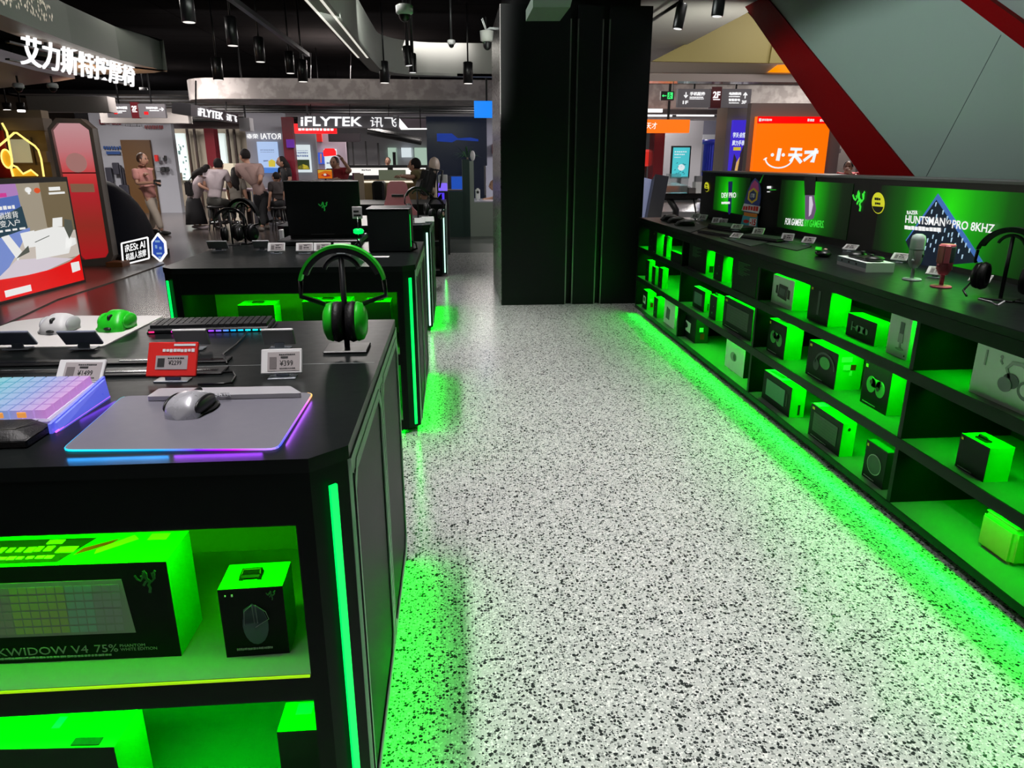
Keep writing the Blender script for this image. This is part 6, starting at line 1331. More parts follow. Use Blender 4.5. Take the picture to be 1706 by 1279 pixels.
mb = MB().mat(REDL); q = (-6.07, 15.49, 2.342, -5.989, 15.5, 2.398); mb.box((q[0] - t.location.x, -0.012, q[2] - t.location.z), (q[3] - t.location.x, -0.002, q[5] - t.location.z), 0.01); q = (-6.641, 15.49, 2.35, -6.573, 15.5, 2.384); mb.box((q[0] - t.location.x, -0.012, q[2] - t.location.z), (q[3] - t.location.x, -0.002, q[5] - t.location.z), 0.01); mb.build('red_spot', t)
direction_sign('grey hanging direction sign with maroon middle right of the black pillar', (3.625, 12, 2.291, 4.169, 12.08, 2.569), (4.169, 12, 2.292, 4.338, 12.08, 2.572), (4.338, 12, 2.294, 4.837, 12.08, 2.574), 12.0,
    ((('手机配件', 0.36, 0.64, 0.82, 0.84), (None, 0.36, 0.52, 0.78, 0.58), (None, 0.36, 0.44, 0.80, 0.49), ('1F', 0.16, 0.18, 0.32, 0.36)), (('电脑数码', 0.26, 0.66, 0.66, 0.82), (None, 0.26, 0.56, 0.64, 0.61), ('智能家电', 0.26, 0.34, 0.64, 0.48), (None, 0.28, 0.22, 0.62, 0.27), ('3F', 0.70, 0.20, 0.86, 0.38))), ((0.24, 0.66, 0.07, 0.16, PI), (0.80, 0.66, 0.08, 0.17, 0)))
t = thing('exit_sign', 'small green running-man exit sign hanging right of the pillar', 'sign', (3.068, 11, 2.317, 3.266, 11.05, 2.441)[0:3])
q = (3.068, 11, 2.317, 3.266, 11.05, 2.441); w_, h_ = q[3] - q[0], q[5] - q[2]
mb = MB().mat(BPLA); mb.box((0, 0, 0), (w_, 0.05, h_)); mb.box((w_ * 0.9, 0.02, h_), (w_ * 0.95, 0.03, 3.7 - q[2])); mb.build('case', t)
f = Fr((0, 0, 0), (w_, 0, 0), (0, 0, h_)); EG = E('exit_green', (0.05, 0.9, 0.2), 1.0)
mb = MB().mat(EG); f.line(mb, [(0.10, 0.5), (0.42, 0.5)], 0.012, 0.001, 0.004); f.poly(mb, [(0.08, 0.5), (0.2, 0.66), (0.2, 0.34)], 0.001, 0.004); f.rect(mb, 0.5, 0.15, 0.9, 0.88, 0.001, 0.003); mb.mat(BPLA); f.oval(mb, 0.66, 0.74, 0.05, 0.08, 0.005, 0.002); f.line(mb, [(0.55, 0.55), (0.68, 0.60), (0.80, 0.45)], 0.008, 0.005); f.line(mb, [(0.68, 0.60), (0.66, 0.42), (0.76, 0.22)], 0.009, 0.005); f.line(mb, [(0.66, 0.42), (0.55, 0.25)], 0.009, 0.005); mb.build('pictogram', t)
# ---- beige shop front left of the kiosk
q = (-9.692, 26, 0.756, -6.823, 26.3, 2.693); solid('wall_back', (q[0], 26, 0, q[3], 26.3, q[5]), BEIGE, kind='structure')
t = thing('shop_window', 'bright glass window of the beige shop behind the bending customers', 'window', (-9.554, 25.9, 0.859, -8.946, 26, 2.363)[0:3])
q = (-9.554, 25.9, 0.859, -8.946, 26, 2.363); w_, h_ = q[3] - q[0], q[5] - q[2]
mb = MB().mat(M('lit_interior', (0.5, 0.6, 0.6), 0.4, emit=(0.75, 0.85, 0.82), es=0.75)); mb.box((0, 0, 0), (w_, 0.1, h_)); mb.build('pane', t)
f = Fr((0, 0, 0), (w_, 0, 0), (0, 0, h_)); mb = MB().mat(M('teal_goods', (0.15, 0.28, 0.28), 0.4))
rr = random.Random(5)
for k in range(26): u = rr.random() * 0.9; v = rr.random() * 0.75; f.rect(mb, u, v, u + 0.02 + 0.10 * rr.random(), v + 0.02 + 0.06 * rr.random(), 0.002, 0.03)
mb.mat(TAN); f.rect(mb, 0.0, 0.0, 0.6, 0.16, 0.002, 0.05); mb.build('goods', t)
for u0, u1, m_, lab in ((313, 325, BEIGE, 0), (329, 337, BEIGE, 0), (339, 349, BEIGE, 0), (382, 390, BEIGE, 0), (393, 399, BEIGE, 0), (403, 412, BEIGE, 0)): pass
DST = M('dark_brown_strip', (0.04, 0.02, 0.015), 0.5)
for k, q in enumerate(((-8.826, 25.7, 0.863, -8.768, 25.8, 2.526), (-8.592, 25.7, 0.863, -8.534, 25.8, 2.527), (-7.518, 25.7, 0.861, -7.459, 25.8, 2.493), (-7.302, 25.7, 0.86, -7.243, 25.8, 2.494))): solid('trim_%d' % (4 + k), (q[0], q[1], 0, q[3], q[4], q[5]), DST, kind='structure')
t = tag(solid('maroon_column', (-7.055, 22, 0.947, -6.787, 22.4, 2.357), MAROON), 'maroon column behind the customers at the white table', 'column')
q = (-7.976, 25.8, 1.406, -7.642, 26, 2.364); solid('shop_poster', q, M('lit_interior'), 'bright poster panel beside the maroon column', 'poster')
q = (-7.398, 24.5, 0.888, -7.058, 24.8, 1.408); solid('display_cabinet', (q[0], q[1], 0, q[3], q[4], q[5]), M('warm_lit', (0.5, 0.45, 0.36), 0.5, emit=(0.85, 0.75, 0.55), es=0.5), 'warm lit display cabinet behind the customers', 'cabinet')
solid('trim_8', (-8.291, 23, 2.399, -5.986, 23.3, 2.583), M('dark_lintel', (0.05, 0.03, 0.03), 0.5), kind='structure')
# ---- kiosk with the two lettered fascias
t, f = standing('kiosk_sign', 'angled grey fascia sign with white letters left of the ring bulkhead lights', 'sign', (-4.312, 12.9, 2.178), (-4.361, 15.8, 2.196), (-4.283, 12.9, 2.4))
mb = MB().mat(SIGNG); f.rect(mb, 0, 0, 1, 0.82, -0.3, 0.3); mb.build('board', t)
mb = MB().mat(WLET); text(mb, f, 'iFLYTEK', 0.12, 0.10, 0.62, 0.68, 0.001, 0.015, 0.012); text(mb, f, '讯飞', 0.70, 0.10, 0.95, 0.66, 0.001, 0.015, 0.0); mb.build('lettering', t)
mb = MB().mat(BMETAL); f.rect(mb, 0.18, 0.8, 0.19, 2.6, -0.1, 0.02); f.rect(mb, 0.8, 0.8, 0.81, 2.6, -0.1, 0.02); mb.build('hanger', t)
t, f = standing('kiosk_sign', 'wide grey fascia sign with white letters facing the aisle beyond the laptop', 'sign', (-3.136, 15.6, 2.116), (-1.115, 15.6, 2.112), (-3.115, 15.6, 2.351))
mb = MB().mat(SIGNG); f.rect(mb, 0, 0, 1, 1, -0.3, 0.3); mb.build('board', t)
mb = MB().mat(WLET); text(mb, f, 'iFLYTEK', 0.03, 0.14, 0.64, 0.90, 0.001, 0.015, 0.02); text(mb, f, '讯飞', 0.72, 0.08, 0.985, 0.90, 0.001, 0.015, 0.0); mb.build('lettering', t)
mb = MB().mat(BMETAL)
for u in (0.11, 0.50, 0.89): f.rect(mb, u, 1.0, u + 0.006, 6.0, -0.15, 0.02)
mb.build('hanger', t)
o = solid('kiosk_fascia', (-4.46, 16.2, 2.073, -4.239, 16.5, 2.333), PAINT, 'pale end panel right of the angled fascia sign', 'panel')
q = (-4.46, 16.2, 2.073, -4.239, 16.5, 2.333); mb = MB().mat(BMETAL); mb.box((q[0] + 0.1, 16.3, q[5]), (q[0] + 0.13, 16.33, 3.75)); mb.build('hanger', o)
t = thing('red_sign', 'red lit sign board tucked under the wide fascia sign', 'sign', (-3.374, 16.4, 2.031, -2.489, 16.5, 2.23)[0:3])
q = (-3.374, 16.4, 2.031, -2.489, 16.5, 2.23); w_, h_ = q[3] - q[0], q[5] - q[2]; f = Fr((0, 0, 0), (w_, 0, 0), (0, 0, h_))
mb = MB().mat(REDL); mb.box((0, 0, 0), (w_, 0.1, h_)); mb.build('board', t)
mb = MB().mat(WPRINT); glyph_bars(mb, f, 0.1, 0.28, 0.95, 0.55, 10, 0.001, 0.004); mb.build('lettering', t)
mb = MB().mat(BMETAL); mb.box((w_ * 0.3, 0.1, h_ * 0.4), (w_ * 0.34, 0.13, 3.75 - q[2])); mb.build('hanger', t)
# lilac wall with mirrored letters, posters
q = (-4.826, 18, 0.619, -3.91, 18.15, 2.539); solid('wall_back', (q[0], 18, 0, q[3], 18.15, q[5]), LILAC, kind='structure')
q = (-4.799, 17.97, 1.957, -4.016, 17.99, 2.089); t = thing('mirrored_lettering', 'white mirrored shop lettering on the blue-grey wall left of the maroon post', 'lettering', (q[0], 17.96, q[2])); f = Fr((0, 0, 0), (q[3] - q[0], 0, 0), (0, 0, q[5] - q[2]))
mb = MB().mat(WPRINT); text(mb, f, 'ROTAI', 1, 0, 0.42, 1, 0.001, 0.02, 0.0); mb.build('latin_letters', t)
mb = MB().mat(WPRINT); text(mb, f, '荣泰', 0.34, 0.1, 0.0, 0.9, 0.001, 0.02, 0.0); mb.build('chinese_letters', t)
def poster(name, label, q, m_, parts):
    t = thing(name, label, 'poster', q[0:3]); w_, h_ = q[3] - q[0], q[5] - q[2]
    mb = MB().mat(m_); mb.box((0, 0, 0), (w_, q[4] - q[1], h_)); mb.build('sheet', t)
    f = Fr((0, 0, 0), (w_, 0, 0), (0, 0, h_))
    for nm, mm, polys in parts:
        mb = MB().mat(mm)
        for p in polys:
            if not isinstance(p[0], tuple): glyph_bars(mb, f, p[0], p[1], p[2], p[3], p[4], 0.002, 0.003)
            else: f.poly(mb, p, 0.002, 0.004)
        mb.build(nm, t)
    return t
poster('poster', 'pale blue lit poster with a yellow appliance on the blue-grey wall', (-4.57, 17.9, 1.202, -4.114, 18, 1.902), em('poster_blue', (0.45, 0.62, 0.95), 0.8),
    [('blue_foot', em('poster_deep_blue', (0.08, 0.25, 0.75)), [[(0, 0), (1, 0), (1, 0.16), (0, 0.18)]]), ('yellow_appliance', em('poster_yellow', (0.75, 0.60, 0.05)), [[(0.5, 0.20), (0.82, 0.20), (0.85, 0.38), (0.68, 0.44), (0.5, 0.38)]]), ('print', em('poster_print', (0.18, 0.25, 0.45)), [(0.15, 0.72, 0.85, 0.75, 8), (0.15, 0.66, 0.85, 0.68, 9), [(0.25, 0.36), (0.5, 0.38), (0.5, 0.41), (0.25, 0.41)]])])
tag(solid('maroon_post', (lambda q: (q[0], q[1], 0, q[3], q[4], q[5]))((-3.852, 17.4, 0.645, -3.622, 17.65, 2.416)), M('maroon_bright', (0.25, 0.01, 0.03), 0.4)), 'maroon post between the two lit posters', 'post')
tag(solid('purple_band', (-3.772, 17.35, 1.759, -3.598, 17.4, 1.94), M('purple_lit', (0.12, 0.02, 0.3), 0.4, emit=(0.12, 0.01, 0.35), es=0.5)), 'purple panel on the maroon post', 'panel')
q = (-3.819, 18.2, 0.607, -3.265, 18.35, 2.127); solid('wall_back', (q[0], 18.2, 0, q[3], 18.35, q[5]), LILAC, kind='structure')
poster('poster', 'white lit poster with a yellow bottle picture right of the maroon post', (-3.77, 18.1, 1.212, -3.404, 18.2, 1.841), em('poster_white', (0.75, 0.85, 0.88), 0.85),
    [('picture', em('poster_dark', (0.03, 0.05, 0.02)), [[(0.08, 0.10), (0.92, 0.10), (0.92, 0.46), (0.08, 0.46)]]), ('yellow_heap', em('poster_yellow', (0.75, 0.60, 0.05)), [[(0.12, 0.12), (0.88, 0.12), (0.8, 0.24), (0.5, 0.30), (0.2, 0.22)]]), ('print', em('poster_print', (0.18, 0.25, 0.45)), [(0.1, 0.78, 0.9, 0.80, 8), (0.1, 0.68, 0.9, 0.74, 7), (0.1, 0.56, 0.9, 0.64, 6)])])
# red stall, boards and dark beam behind the woman in red
q = (-3.785, 21, 0.474, -2.961, 21.15, 2.202); solid('wall_back', (q[0], 21, 0, q[3], 21.15, q[5]), M('lilac_pink', (0.42, 0.33, 0.40), 0.5), kind='structure')
solid('red_header', (-3.739, 20.9, 1.98, -3.578, 21, 2.198), RED, 'small red header board under the red lit sign', 'board')
t = poster('stall_board', 'white stall board with a red arched top behind the woman in red', (-3.544, 20.9, 1.174, -3.217, 21, 1.793), em('poster_white', (0.75, 0.85, 0.88)), [('red_arch', REDL, [[(-0.08, 0.68), (1.0, 0.72), (1.0, 0.9), (0.85, 1.02), (0.1, 1.02), (-0.08, 0.9)]]), ('print', em('poster_print', (0.18, 0.25, 0.45)), [(0.15, 0.36, 0.9, 0.44, 5)])])
poster('blue_poster', 'blue poster with an orange stripe left of the white stall board', (-3.751, 20.9, 1.398, -3.555, 21, 1.698), em('poster_vivid_blue', (0.05, 0.12, 0.65)), [('stripe', em('poster_orange', (0.8, 0.2, 0.05)), [[(0.45, 0.1), (0.6, 0.1), (0.7, 0.9), (0.5, 0.9)]])])
solid('trim_9', (-3.058, 18.8, 1.928, -2.297, 19.1, 2.124), M('dark_beam', (0.03, 0.02, 0.03), 0.5), kind='structure')
q = (-3.866, 27, 0.188, -0.933, 27.2, 2.564); solid('wall_back', (q[0], 27, 0, q[3], 27.2, q[5]), PAINT, kind='structure')
for k, q in enumerate(((-3.373, 24, 1.335, -3.317, 24.1, 2.204), (-3.19, 24, 1.335, -3.152, 24.1, 2.061), (-2.775, 24, 1.335, -2.737, 24.1, 2.08), (-2.398, 24, 1.335, -2.342, 24.1, 2.026))): solid('trim_%d' % (10 + k), (q[0], q[1], 0, q[3], q[4], q[5]), M('dark_frame', (0.05, 0.045, 0.05), 0.5), kind='structure')
for q, lab in (((-2.331, 26.9, 1.341, -2.011, 27, 1.935), 'bright greenish far shop window, left of the dark bush'), ((-1.393, 26.9, 1.32, -0.921, 27, 1.936), 'bright teal far shop window beside the big black screen'), ((-1.849, 26.8, 1.608, -1.467, 27, 1.934), 'white lit panel above the leaning man with the backpack')):
    t = thing('far_window', lab, 'window', q[0:3]); w_, h_ = q[3] - q[0], q[5] - q[2]
    mb = MB().mat(em('far_green', (0.45, 0.62, 0.50)) if 'white' not in lab else em('poster_white', (0.75, 0.85, 0.88))); mb.box((0, 0, 0), (w_, q[4] - q[1], h_)); mb.build('pane', t)
    f = Fr((0, 0, 0), (w_, 0, 0), (0, 0, h_)); mb = MB().mat(M('dark_frame')); f.rect(mb, 0.0, 0, 0.03, 1, 0.002, 0.03); f.rect(mb, 0.97, 0, 1, 1, 0.002, 0.03)
    if 'left' in lab: f.rect(mb, 0.55, 0, 0.9, 0.75, 0.002, 0.03)
    mb.build('frame', t)
mb = MB().mat(BMETAL)
for k in range(5): 
    a = Vector((-2.176, 19.5, 2.195)); b_ = Vector((-0.84, 19.5, 1.95)); o_ = Vector((0.0, 0.25 * k, 0.03 * (k % 3)))
    mb.tube([a + o_, b_ + o_], 0.07, 8)
tag(mb.build('ceiling_duct'), 'bundle of dark ceiling ducts above the leaning man', 'duct')
solid('trim_15', (-1.763, 24.5, 2.445, -0.802, 24.7, 2.882), M('pale_lilac', (0.50, 0.42, 0.50), 0.5), kind='structure')
mb = MB().mat(E('white_light_line', (1, 1, 1), 1.2)); mb.prism([(-1.309, 17, 2.429), (-1.216, 17, 2.429), (-0.989, 17, 2.166), (-1.15, 17, 2.14)], (0, 0.04, 0)); mb.prism([(-1.156, 17.1, 2.176), (-0.577, 17.1, 2.178), (-0.578, 17.1, 2.152), (-1.157, 17.1, 2.144)], (0, 0.04, 0)); o = tag(mb.build('light_line'), 'bent white light line at the right end of the wide fascia sign', 'light'); q = (-0.726, 17.1, 2.177); mb = MB().mat(BMETAL); mb.box((q[0], 17.12, q[2]), (q[0] + 0.02, 17.14, 3.75)); mb.build('hanger', o)
# lit counter with bright front, furniture and people props
t = thing('lit_counter', 'long counter with a glowing white front beyond the pink gaming chair', 'counter', (-2.181, 15.4, 1.091, -0.539, 16, 1.388)[0:3])
q = (-2.181, 15.4, 1.091, -0.539, 16, 1.388); w_ = q[3] - q[0]; h_ = q[5] - q[2]; z0 = q[2]
mb = MB().mat(DGREY); mb.box((0, 0, h_ - 0.05), (w_, 0.7, h_)); mb.box((0, 0.1, -z0), (w_, 0.6, h_ - 0.05)); mb.build('body', t)
for a, b_ in ((0.02, 0.50), (0.57, 0.98)):
    mb = MB().mat(E('white_front', (1, 0.97, 0.92), 0.95)); mb.box((w_ * a, 0.05, h_ - 0.20), (w_ * b_, 0.1, h_ - 0.055)); mb.build('lit_front', t)
mb = MB().mat(GREY); f = Fr((0, 0.05, 0), (w_, 0, 0), (0, 0, h_)); glyph_bars(mb, f, 0.18, 0.62, 0.30, 0.72, 5); mb.build('print', t)
q = (-1.733, 12.6, 0.861, -0.572, 13.2, 1.156); z0 = q[2]
t = thing('wood_counter', 'pale wooden display counter behind the pink gaming chair', 'counter', q[0:3]); w_ = q[3] - q[0]; h_ = q[5] - q[2]
WOOD = M('pale_wood', (0.30, 0.21, 0.10), 0.5, noise=0.2, nscale=8)
mb = MB().mat(WOOD); mb.box((0, 0, -z0), (w_, 0.6, h_)); mb.build('body', t)
mb = MB().mat(E('warm_strip', (1, 0.92, 0.75), 0.9)); mb.box((w_ * 0.03, -0.01, h_ - 0.04), (w_ * 0.97, 0.0, h_ - 0.01)); mb.build('light_strip', t)
for q, m_, lab in (((-1.268, 12.7, 1.154, -0.812, 12.73, 1.321), M('landscape_screen', (0.1, 0.12, 0.08), 0.3, emit=(0.16, 0.18, 0.12), es=0.5), 'wide landscape picture panel on the wooden counter'), ((lambda q: (q[0], q[1], 0, q[3], q[4], q[5]))((-1.634, 12.3, 1.031, -1.478, 12.33, 1.268)), M('cream_card', (0.45, 0.36, 0.28), 0.5), 'cream sign card on the wooden counter'), ((-1.739, 12.9, 1.15, -1.607, 12.94, 1.27), M('plum', (0.16, 0.02, 0.08), 0.5), 'plum-coloured box beside the woman in red')):
    solid('counter_sign', q, m_, lab, 'sign')
t = thing('monitor', 'small monitor with a glowing orange picture beside the woman in red', 'monitor', (-2.254, 12.5, 1.18, -2.008, 12.54, 1.333)[0:3])
q = (-2.254, 12.5, 1.18, -2.008, 12.54, 1.333); w_ = q[3] - q[0]; h_ = q[5] - q[2]
mb = MB().mat(BPLA); mb.box((0, 0, 0), (w_, 0.04, h_)); mb.box((w_ * 0.45, 0.02, -0.14), (w_ * 0.55, 0.04, 0)); mb.build('case', t)
f = Fr((0, 0, 0), (w_, 0, 0), (0, 0, h_)); mb = MB().mat(em('screen_orange', (0.75, 0.16, 0.01))); f.rect(mb, 0.03, 0.05, 0.97, 0.95, 0.001, 0.002); mb.build('picture', t)
mb = MB().mat(em('screen_yellow', (0.7, 0.45, 0.05))); f.poly(mb, [(0.05, 0.6), (0.5, 0.85), (0.95, 0.8), (0.95, 0.93), (0.05, 0.93)], 0.004, 0.001); mb.mat(em('screen_red', (0.45, 0.02, 0.02))); f.poly(mb, [(0.2, 0.4), (0.6, 0.6), (0.9, 0.3), (0.5, 0.2)], 0.004, 0.001); mb.mat(em('screen_white', (0.8, 0.7, 0.6))); f.oval(mb, 0.5, 0.45, 0.1, 0.12, 0.0055, 0.001); mb.build('picture_shapes', t)
q = (-2.343, 12.4, 0.874, -1.951, 13, 1.163); solid('demo_desk', (q[0], q[1], 0, q[3] + 0.2, q[4], q[5]), M('desk_white', (0.4, 0.38, 0.36), 0.5), 'pale demo desk under the small orange monitor', 'desk')
# big black video wall with blue shapes, blue screen, white column
t = thing('video_wall', 'large black video wall with a blurred blue shape, left of the black pillar', 'screen', (-0.601, 17.5, 1.365, 0.795, 17.65, 2.451)[0:3])
q = (-0.601, 17.5, 1.365, 0.795, 17.65, 2.451); w_ = q[3] - q[0]; h_ = q[5] - q[2]
mb = MB().mat(M('video_black', (0.004, 0.006, 0.012), 0.25, emit=(0.003, 0.006, 0.018), es=0.5)); mb.box((0, 0, 0), (w_, 0.15, h_)); mb.box((w_ * 0.15, 0.02, -q[2]), (w_ * 0.95, 0.12, 0)); mb.build('panel', t)
f = Fr((0, 0, 0), (w_, 0, 0), (0, 0, h_)); mb = MB().mat(E('blurred_blue', (0.005, 0.05, 0.45), 0.5)); f.poly(mb, [(0.17, 0.50), (0.42, 0.48), (0.50, 0.53), (0.86, 0.50), (0.86, 0.545), (0.72, 0.58), (0.52, 0.56), (0.42, 0.66), (0.17, 0.66)], 0.002, 0.003); mb.build('blue_shape', t)
o = solid('blue_screen', (0.38, 13, 2.177, 0.823, 13.08, 2.446), E('screen_azure', (0.0, 0.24, 1.0), 0.95), 'bright plain blue screen hanging beside the black pillar', 'screen')
q = (0.38, 13, 2.177, 0.823, 13.08, 2.446); mb = MB().mat(BMETAL); mb.box((q[0] + 0.2, 13.03, q[5]), (q[0] + 0.23, 13.06, 3.75)); mb.build('hanger', o)
q = (0.844, 19, 0.552, 1.382, 19.3, 2.542); solid('wall_back', (q[0], 19, 0, q[3], 19.3, q[5]), M('lavender_paint', (0.46, 0.48, 0.62), 0.6), kind='structure')
t = poster('framed_notice', 'small maroon framed notice on the lavender column', (0.994, 18.9, 1.65, 1.192, 19, 1.881), MAROON, [('sheet_white', em('poster_white', (0.75, 0.85, 0.88)), [[(0.18, 0.12), (0.9, 0.12), (0.9, 0.75), (0.18, 0.75)]])])
t = thing('palm_plant', 'spiky green palm in front of the black video wall', 'plant', ((0.32, 16.95, 1.052)[0], 16.95, 0))
mb = MB().mat(M('pot_grey', (0.10, 0.11, 0.10), 0.6)); mb.lathe([(0.12, 0), (0.16, 0.35), (0.15, 0.36)], n=14); mb.build('pot', t)
mb = MB().mat(TAN); mb.tube([(0, 0, 0.3), (0.02, 0, 1.2), (0, 0, 1.55)], [0.035, 0.03, 0.02], 7); mb.build('trunk', t)
mb = MB().mat(M('palm_leaf', (0.03, 0.09, 0.04), 0.5)); rr = random.Random(9)
for k in range(26):
    a = 2 * PI * k / 26 + rr.random() * 0.3; e_ = 0.3 + 0.9 * rr.random(); L_ = 0.36 + 0.14 * rr.random(); dv = Vector((math.cos(a) * math.cos(e_), math.sin(a) * math.cos(e_), math.sin(e_)))
    p0 = Vector((0, 0, 1.53)); p1 = p0 + dv * L_ * 0.55; p2 = p0 + dv * L_ + Vector((0, 0, -0.12)); sd = Vector((-math.sin(a), math.cos(a), 0)) * 0.018
    mb.add([p0, p1 - sd, p1 + sd, p2], [[0, 1, 2], [1, 3, 2]])
mb.build('fronds', t)
# kiosk furniture right of the far counter
q = (-0.157, 14.6, -0.001, 0.179, 15.2, 0.89); solid('green_counter', (q[0], q[1], 0, q[3], q[4], q[5]), M('dark_green_board', (0.012, 0.045, 0.035), 0.5), 'dark green counter left of the pale green partition', 'counter')
t = thing('service_desk', 'pale grey-green service desk with a tall end panel beside the black pillar', 'desk', ((0.318, 14.7, 0.023)[0], 14.7, 0))
PG = M('pale_green_board', (0.30, 0.37, 0.31), 0.5); qa = (0.331, 14.7, 0.01, 0.415, 15.7, 1.469); qb = (0.397, 14.72, 0.006, 0.909, 15.62, 0.673)
mb = MB().mat(PG); mb.box((0, 0, 0), (qa[3] - qa[0], 1.0, qa[5])); mb.build('end_panel', t)
mb = MB().mat(M('dark_green_board')); mb.box((-0.14, -0.01, 0), (0, 0.9, qa[5] + 0.03)); mb.build('side_board', t)
mb = MB().mat(PG); mb.box((qb[0] - qa[0], 0.02, 0), (qb[3] - qa[0] + 0.4, 0.6, qb[5])); mb.build('front', t)
mb = MB().mat(M('white_gloss_top', (0.55, 0.56, 0.66), 0.15)); mb.box((qb[0] - qa[0], 0.02, qb[5]), (qb[3] - qa[0] + 0.4, 1.2, qb[5] + 0.02)); mb.build('desktop', t)
t = thing('table_device', 'white rounded gadget on the gloss white service desk', 'gadget', ((0.493, 15.2, 0.829)[0], 15.2, qb[5] + 0.02))
mb = MB().mat(WHITE); mb.box((-0.05, -0.03, 0), (0.05, 0.03, 0.24), 0.03, seg=3); mb.build('body', t)
mb = MB().mat(BPLA); mb.lathe([(0.028, 0), (0.028, 0.01)], (0, -0.03, 0.16), Matrix.Rotation(PI / 2, 4, 'X'), 14); mb.build('lens', t)
mb = MB().mat(WHITE); mb.ell((0, 0, 0.10), (0.05, 0.05, 0.10)); tag(mb.build('white_vase', loc=((0.36, 14.9, 1.481)[0] + 0.03, 14.9, qa[5])), 'white rounded vase on top of the tall end panel', 'vase')
t = thing('air_purifier', 'white box with purple light beside the leaning man', 'appliance', ((-0.174, 11.8, 1.007)[0], 11.8, 0.0)); q = (-0.237, 11.8, 0.998, -0.104, 12, 1.256)
mb = MB().mat(WHITE); mb.box((-0.075, 0, q[2]), (0.075, 0.15, q[5]), 0.01); mb.build('body', t)
mb = MB().mat(E('purple_glow', (0.25, 0.15, 1.0), 0.9)); mb.box((-0.07, -0.004, q[2] + 0.01), (0.07, 0.0, q[2] + 0.13)); mb.mat(GREY); mb.box((-0.05, -0.004, q[2] + 0.17), (0.0, 0, q[2] + 0.24)); mb.build('light_panel', t)
mb = MB().mat(DGREY); mb.box((-0.09, -0.02, 0), (0.09, 0.2, q[2])); mb.mat(E('violet_sign', (0.1, 0.05, 1.0), 0.8)); mb.box((-0.08, -0.024, q[2] - 0.13), (0.02, -0.02, q[2] - 0.02)); mb.build('stand', t)
t = thing('desk_fan', 'cream round fan beyond the backpack', 'fan', ((-0.35, 13.8, 1.234)[0], 13.8, (-0.354, 13.8, 1.127)[2]))
mb = MB().mat(M('cream_plastic', (0.52, 0.42, 0.34), 0.5)); mb.lathe([(0.02, -0.06), (0.13, -0.05), (0.155, 0.0), (0.13, 0.05), (0.02, 0.06)], (0, 0, 0.26), Matrix.Rotation(R(65), 4, 'Z') @ Matrix.Rotation(PI / 2, 4, 'X'), 20); mb.build('head', t)
mb = MB().mat(M('cream_plastic')); mb.tube([(0, 0, -(-0.354, 13.8, 1.127)[2]), (0, 0, 0.2)], 0.03, 10); mb.lathe([(0.12, 0), (0.1, 0.03)], (0, 0, -(-0.354, 13.8, 1.127)[2]), n=16); mb.build('stem', t)
t = thing('shelf_display', 'desk with a small blue screen and clutter right of the fan', 'desk', ((-0.135, 16.3, 0.838)[0], 16.3, 0)); q = (-0.147, 16.3, 0.824, 0.264, 16.9, 0.927)
mb = MB().mat(WOOD); mb.box((0, 0, q[2]), (q[3] - q[0], 0.34, q[2] + 0.04)); mb.build('desktop', t)
mb = MB().mat(M('desk_back_grey', (0.05, 0.05, 0.055), 0.5)); mb.box((-0.1, 0.33, 0), (q[3] - q[0], 0.37, q[2] + 0.33)); mb.build('back_board', t)
tag(solid('small_screen', (-0.052, 16.5, 0.817, 0.202, 16.53, 1.14), E('screen_blue_small', (0.01, 0.08, 0.5), 0.8)), 'small blue screen on the cluttered desk', 'screen')
# downlights under the ring
for k, p in enumerate(((-4.327, 16.2, 2.742), (-4.509, 19.5, 2.813), (-2.83, 16.6, 2.748), (-3.053, 19.5, 2.822), (-3.024, 20.5, 2.848), (-0.897, 17, 2.755), (-0.942, 19.5, 2.848), (-0.87, 21, 2.895), (-6.602, 17, 2.853), (-6.463, 11.6, 2.15), (-5.948, 11, 2.111))):
    LBL = ['downlight under the left end of the concrete ring', 'downlight above the mirrored lettering', 'downlight above the start of the wide fascia sign', 'downlight above the third letter of the wide fascia sign', 'downlight just right of another above the wide fascia sign', 'first of three downlights left of the blue screen', 'middle of three downlights left of the blue screen', 'last of three downlights left of the blue screen', 'downlight over the hanging direction sign on the left', 'small downlight at the left edge over the neon', 'downlight over the neon lines, second from the left edge'][k]
    t = thing('downlight', LBL, 'light', p, 0, 'recessed downlights'); s_ = p[1] / 17.0
    mb = MB().mat(GLOW_W); mb.lathe([(0.07 * s_, 0.0), (0.075 * s_, 0.02), (0.07 * s_, 0.03)], n=14); mb.build('lens', t)
    mb = MB().mat(BMETAL); mb.lathe([(0.08 * s_, 0.025), (0.08 * s_, 0.12)], n=14); mb.tube([(0, 0, 0.12), (0, 0, 3.74 - p[2])], 0.01, 6); mb.build('can', t)
